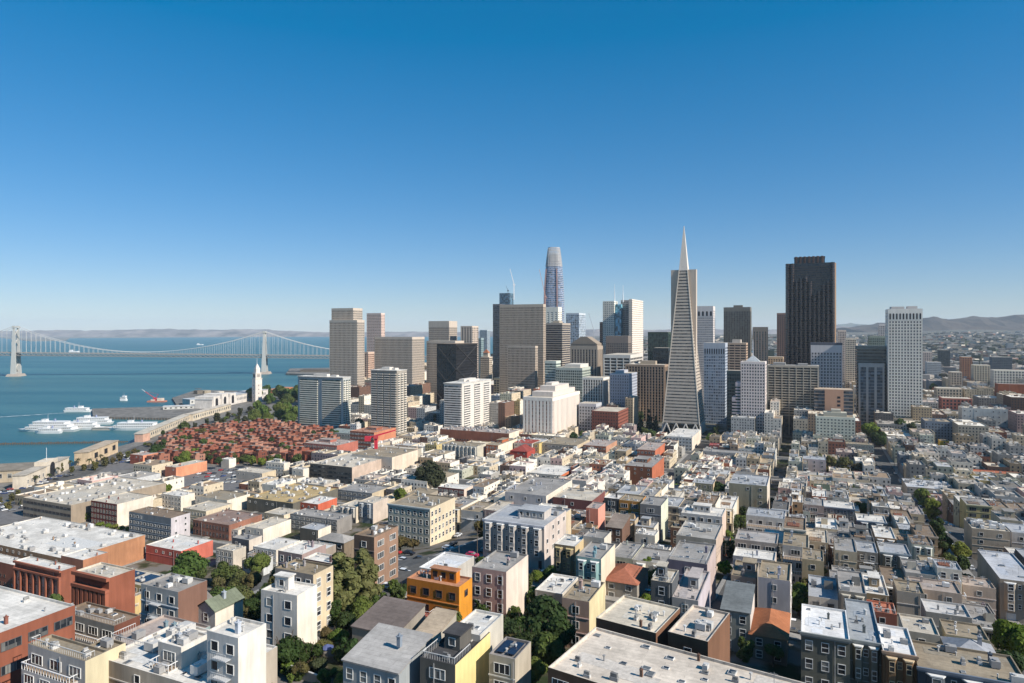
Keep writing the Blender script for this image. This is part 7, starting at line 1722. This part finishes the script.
while X < L0 + 340:
    if min(abs(X), abs(X - L0)) > 8:
        for y in (-11.5, 11.5): mb.tube((X, y, dz(X) + 3), (X, y, cable(X)), .34, 4)
    X += 13
part('hangers', mb, M['frame'], t, (.55, .55, .54))['kind'] = 'stuff'

# ------------------------------------------------------------------ cars, lamps
def car_proto():
    t = thing('parked_car', 'x', 'car')
    mb = MB(); mb.box(-2.2, -.88, .35, 2.2, .88, .8); mb.prism([(-2.15, -.86), (2.15, -.86), (2.15, .86), (-2.15, .86)], .8, .98, top=[(-2.05, -.8), (1.9, -.8), (1.9, .8), (-2.05, .8)]); mb.box(-1.25, -.66, 1.42, .5, .66, 1.48)
    link('body', mb.mesh('car_body', [M['car']]), t)
    mb = MB(); mb.prism([(-1.8, -.76), (1.15, -.76), (1.15, .76), (-1.8, .76)], .98, 1.43, top=[(-1.3, -.64), (.5, -.64), (.5, .64), (-1.3, .64)]); link('windows', mb.mesh('car_windows', [M['glass']]), t)
    for x in (-1.35, 1.35):
        for y in (-.82, .82): mb = MB(); mb.tube((0, -.12, 0), (0, .12, 0), .33, 10); link('wheel', mb.mesh('wheel', [M['tyre']]), t, (x, y, .33))
    return t
proto = car_proto(); ncar = 0; CB = proto.children
carcols = [((.6, .6, .6), 'silver'), ((.7, .7, .7), 'white'), ((.04, .04, .045), 'black'), ((.15, .16, .18), 'grey'), ((.35, .03, .03), 'red'), ((.05, .08, .2), 'blue'), ((.3, .3, .29), 'grey')]
rk = random.Random(12)
def car(x, y, ang, label=None, col=None, group=None, full=True, dz_=.15):
    global ncar
    g = gh(x, y) + dz_
    if x < -150: g = max(g, 3.15)
    ci = rk.choices(carcols, [5, 6, 5, 5, 1, 1, 2])[0]; col = col or ci[0]
    if ncar == 0: t = proto; ncar = 1; t.location = (x, y, g); t.rotation_euler = (0, 0, ang); kids = list(t.children)
    else:
        t = proto.copy(); COL.objects.link(t); t.location = (x, y, g); t.rotation_euler = (0, 0, ang); kids = []
        for ch in CB:
            if not full and ch.name.startswith('wheel'): continue
            c = ch.copy(); COL.objects.link(c); c.parent = t; kids.append(c)
        ncar += 1
    for c in kids:
        if c.name.startswith('body'): c.color = (*col, 1)
    t['label'] = label or 'parked car'; 
    if group: t['group'] = group
    elif 'group' in t: del t['group']
    return t
NSA = GA + math.pi / 2
def carpx(px, py, ang, label, col):
    D = ray_ground(px, py, .3); return car((px - 512) / FPX * D, D, ang, label, col)
carpx(448, 549, GA, 'silver car at the kerb of the cream corner block', (.5, .52, .55))
carpx(453, 545, NSA, 'black car in front of the silver car at the crossing', (.03, .03, .035))
carpx(458, 536, NSA, 'silver car on the sunny uphill street beside the dark purple tree', (.55, .55, .55))
carpx(475, 525, NSA, 'blue grey car near the top of the street by the white walled flats', (.2, .24, .3))
carpx(396, 553, GA, 'red car in front of the cream corner block', (.4, .03, .03))
carpx(409, 554, GA, 'black car right of the red car before the cream corner block', (.02, .02, .025))
carpx(404, 573, GA, 'white car left of the bright orange house', (.7, .7, .7))
carpx(472, 556, GA + .1, 'red pink car in the deep shade of the bay window block', (.5, .02, .08))
carpx(388, 588, GA, 'white car on the pale driveway below the yellow green tree', (.7, .7, .7))
carpx(941, 561, NSA, 'white car, upper of two at the mint corner house kerb', (.7, .7, .7)); carpx(946, 570, NSA, 'white car, lower of two at the mint corner house kerb', (.7, .7, .7))
# kerbside cars along streets
for u, v0, v1, side in ((64, 300, 700, 1), (64, 300, 700, -1), (-107, 200, 290, 1), (198, 500, 900, 1)):
    v = v0
    while v < v1:
        if rk.random() < .5 and not any(abs(v - s) < 12 for s in EWS):
            x, y = uv2xy(u + side * 4.6, v); px, py = proj(x, y, gh(x, y))
            if 0 < px < 1024 and py < 683: car(x, y, NSA, 'parked car along the long straight street between the far right roofs' if u > 0 else 'parked car on the short uphill street behind the crossing', group='cars parked along the shaded street' if u > 0 else 'cars on the uphill street', full=y < 330)
        v += 6.2
for v, u0, u1 in ((187, -170, 50), (292, -170, 60), (397, -160, 60)):
    for sd_ in (-1, 1):
        u = u0
        while u < u1:
            if rk.random() < .7 and not any(abs(u - q_) < 11 for q_ in (-107, -22, 64)):
                x, y = uv2xy(u, v + sd_ * 4.3); px, py = proj(x, y, gh(x, y))
                if 0 < px < 1024 and py < 683: car(x, y, GA, 'parked car at the kerb of a cross street between the near houses', group='cars parked along the cross streets', full=y < 330)
            u += 6.4
# parking lots on the left
def lot(poly_px, rows, n, label, group, ang):
    (ax, ay), (bx_, by_), (cx2, cy2), (dx2, dy2) = [pz(a, b, 3) for a, b in poly_px]
    for r in range(rows):
        f = (r + .5) / rows
        p0 = (ax + (dx2 - ax) * f, ay + (dy2 - ay) * f); p1 = (bx_ + (cx2 - bx_) * f, by_ + (cy2 - by_) * f)
        for i in range(n):
            if rk.random() < .2: continue
            g_ = (i + .5) / n; x, y = p0[0] + (p1[0] - p0[0]) * g_, p0[1] + (p1[1] - p0[1]) * g_
            u, v = xy2uv(x, y)
            if any(f_[0] - 2 < u < f_[2] + 2 and f_[1] - 2 < v < f_[3] + 2 for f_ in FOOT if f_[2] - f_[0] < 90): continue
            car(x, y, ang + rk.uniform(-.03, .03), label, group=group, full=False, dz_=.35)
lot([(112, 466), (165, 455), (160, 448), (120, 456)], 4, 16, 'parked car in the waterfront parking lot left of the salmon sheds', 'cars in the waterfront parking lot', GA + 1.3)
lot([(186, 487), (290, 482), (280, 468), (200, 470)], 5, 17, 'parked car in the long parking lot around the white cube office', 'cars in the long parking lot', GA + 1.3)
lot([(-5, 512), (60, 515), (40, 506), (-5, 503)], 3, 9, 'parked car in the lot left of the terraced office block', 'cars in the left edge lot', GA + 1.3)
lot([(-5, 498), (75, 476), (70, 473), (-5, 493)], 2, 14, 'car on the waterfront boulevard by the bulkhead building', 'cars on the boulevard by the bulkhead', GA + .6)
# asphalt of the lots
for nm, pp in (('car_park', [(100, 474), (170, 462), (172, 446), (118, 454)]), ('car_park', [(175, 492), (300, 488), (300, 466), (190, 466)]), ('car_park', [(-20, 525), (70, 522), (60, 500), (-20, 500)]), ('waterfront_road', [(-20, 506), (8, 506), (130, 458), (270, 406), (262, 404), (120, 452), (60, 476), (-20, 498)])):
    mb = MB(); pts = [pz(a, b, 3.3) for a, b in pp]; mb.quad([(*p, 3.3 if nm == 'car_park' else 3.25) for p in pts]); structure(nm, mb, M['asphalt'] if nm == 'waterfront_road' else mat('lot_asphalt', (.16, .15, .145), var=.3, scale=.3) if 'lot_asphalt' not in bpy.data.materials else bpy.data.materials['lot_asphalt'])
def lamp(px, py, hpx, label, arm=1):
    D = ray_ground(px, py, 0.1); x = (px - 512) / FPX * D; h = hpx * D / FPX
    t = thing('street_lamp', label, 'street lamp', (x, D, gh(x, D)))
    mb = MB(); mb.tube((0, 0, 0), (0, 0, h), .1, 6, .07); part('pole', mb, M['metal'], t, (.3, .3, .3))
    mb = MB(); mb.tube((0, 0, h), (-1.6 * arm, 0, h + .35), .06, 5); ar = part('arm', mb, M['metal'], t, (.35, .35, .35))
    mb = MB(); mb.box(-2.3 * arm, -.16, h + .27, -1.5 * arm, .16, h + .42); part('lamp_head', mb, M['metal'], t, (.5, .5, .5))
lamp(718, 641, 30, 'tall street lamp with a curved arm in the shaded lane')
lamp(459, 556, 11, 'small street lamp at the street crossing', -1)
lamp(973, 572, 14, 'street lamp under the trees of the shaded street')
lamp(612, 520, 14, 'street lamp before the black modern flats')

for u_, v0, v1, st_ in ((64 + 7.2, 250, 720, 32), (-107 + 7.2, 196, 288, 30), (-22 - 3.6, 165, 380, 34)):
    v = v0
    while v < v1:
        x, y = uv2xy(u_, v); g_ = gh(x, y); t = thing('utility_pole', 'wooden utility pole with crossarms beside a narrow street between the houses', 'utility pole', (x, y, g_), GA, 'utility poles along the streets')
        mb = MB(); mb.tube((0, 0, 0), (0, 0, 10.5), .15, 6, .1); part('pole', mb, M['wood'], t, (.14, .1, .07))
        mb = MB(); mb.box(-1.2, -.06, 9.3, 1.2, .06, 9.45); mb.box(-1, -.06, 8.5, 1, .06, 8.62); part('crossarm', mb, M['wood'], t, (.16, .12, .09)); v += st_
    for dx in (-1, .9):
        pts = []; v = v0
        while v < v1:
            for k in range(4):
                f = k / 4; x, y = uv2xy(u_ + dx, v + st_ * f); a_ = gh(*uv2xy(u_, v)); b_ = gh(*uv2xy(u_, v + st_)); pts.append((x, y, a_ + (b_ - a_) * f + 9.5 - 1.2 * math.sin(math.pi * f)))
            v += st_
        pts = pts[:-3]; mb = MB()
        for p_, q_ in zip(pts, pts[1:]): mb.tube(p_, q_, .03, 3)
        o = part('overhead_wire', mb, M['dark'], None); tag(o, 'thin overhead wire strung between the utility poles', 'wire', 'overhead wires')
D_ = ray_ground(290, 672, .5); a0 = ((290 - 512) / FPX * D_, D_); gz = gh(*a0)
t = thing('garden_wall', 'low grey garden wall below the golden shrubs of the hillside garden', 'wall', (a0[0], a0[1], gz), GA - .1)
mb = MB(); mb.box(0, 0, -2, 8, .25, 1.6); part('wall', mb, M['wall'], t, (.34, .34, .35)); mb = MB(); mb.box(-.1, -.05, 1.6, 8.1, .3, 1.75); part('coping', mb, M['trim'], t, (.5, .48, .45))
D_ = ray_ground(327, 650, 1.5); a0 = ((327 - 512) / FPX * D_, D_); gz = gh(*a0)
t = thing('parasol', 'dark blue garden parasol on the sunny garden terrace', 'parasol', (a0[0], a0[1], gz))
mb = MB(); mb.tube((0, 0, 0), (0, 0, 2.5), .04, 6); part('pole', mb, M['trim'], t, (.5, .5, .5)); mb = MB(); n8 = [(math.cos(k * math.pi / 4) * 1.4, math.sin(k * math.pi / 4) * 1.4) for k in range(8)]; mb.prism(n8, 2.05, 2.7, top=[(x * .03, y * .03) for x, y in n8]); part('canopy', mb, M['trim'], t, (.08, .1, .22))
# ------------------------------------------------------------------ haze: one closed box round the whole scene
HAZE = 3.2e-5
if HAZE:
    m = bpy.data.materials.new('haze'); m.use_nodes = True; nt = m.node_tree; nt.nodes.remove(nt.nodes['Principled BSDF'])
    pv = nt.nodes.new('ShaderNodeVolumePrincipled'); pv.inputs['Color'].default_value = (.74, .87, 1.0, 1); pv.inputs['Density'].default_value = HAZE; pv.inputs['Anisotropy'].default_value = 0
    nt.links.new(pv.outputs[0], nt.nodes['Material Output'].inputs['Volume'])
    mb = MB(); mb.box(-30000, -900, -11, 30000, 20500, 430); o = part('haze', mb, m, None); o['kind'] = 'stuff'; tag(o, 'thin blue haze softening the far hills', 'haze')
seen = {}
for lb, ns in LABELS.items():
    if len(ns) > 1 and not bpy.data.objects[ns[0]].get('group'): print('INFO shared label:', lb, len(ns))
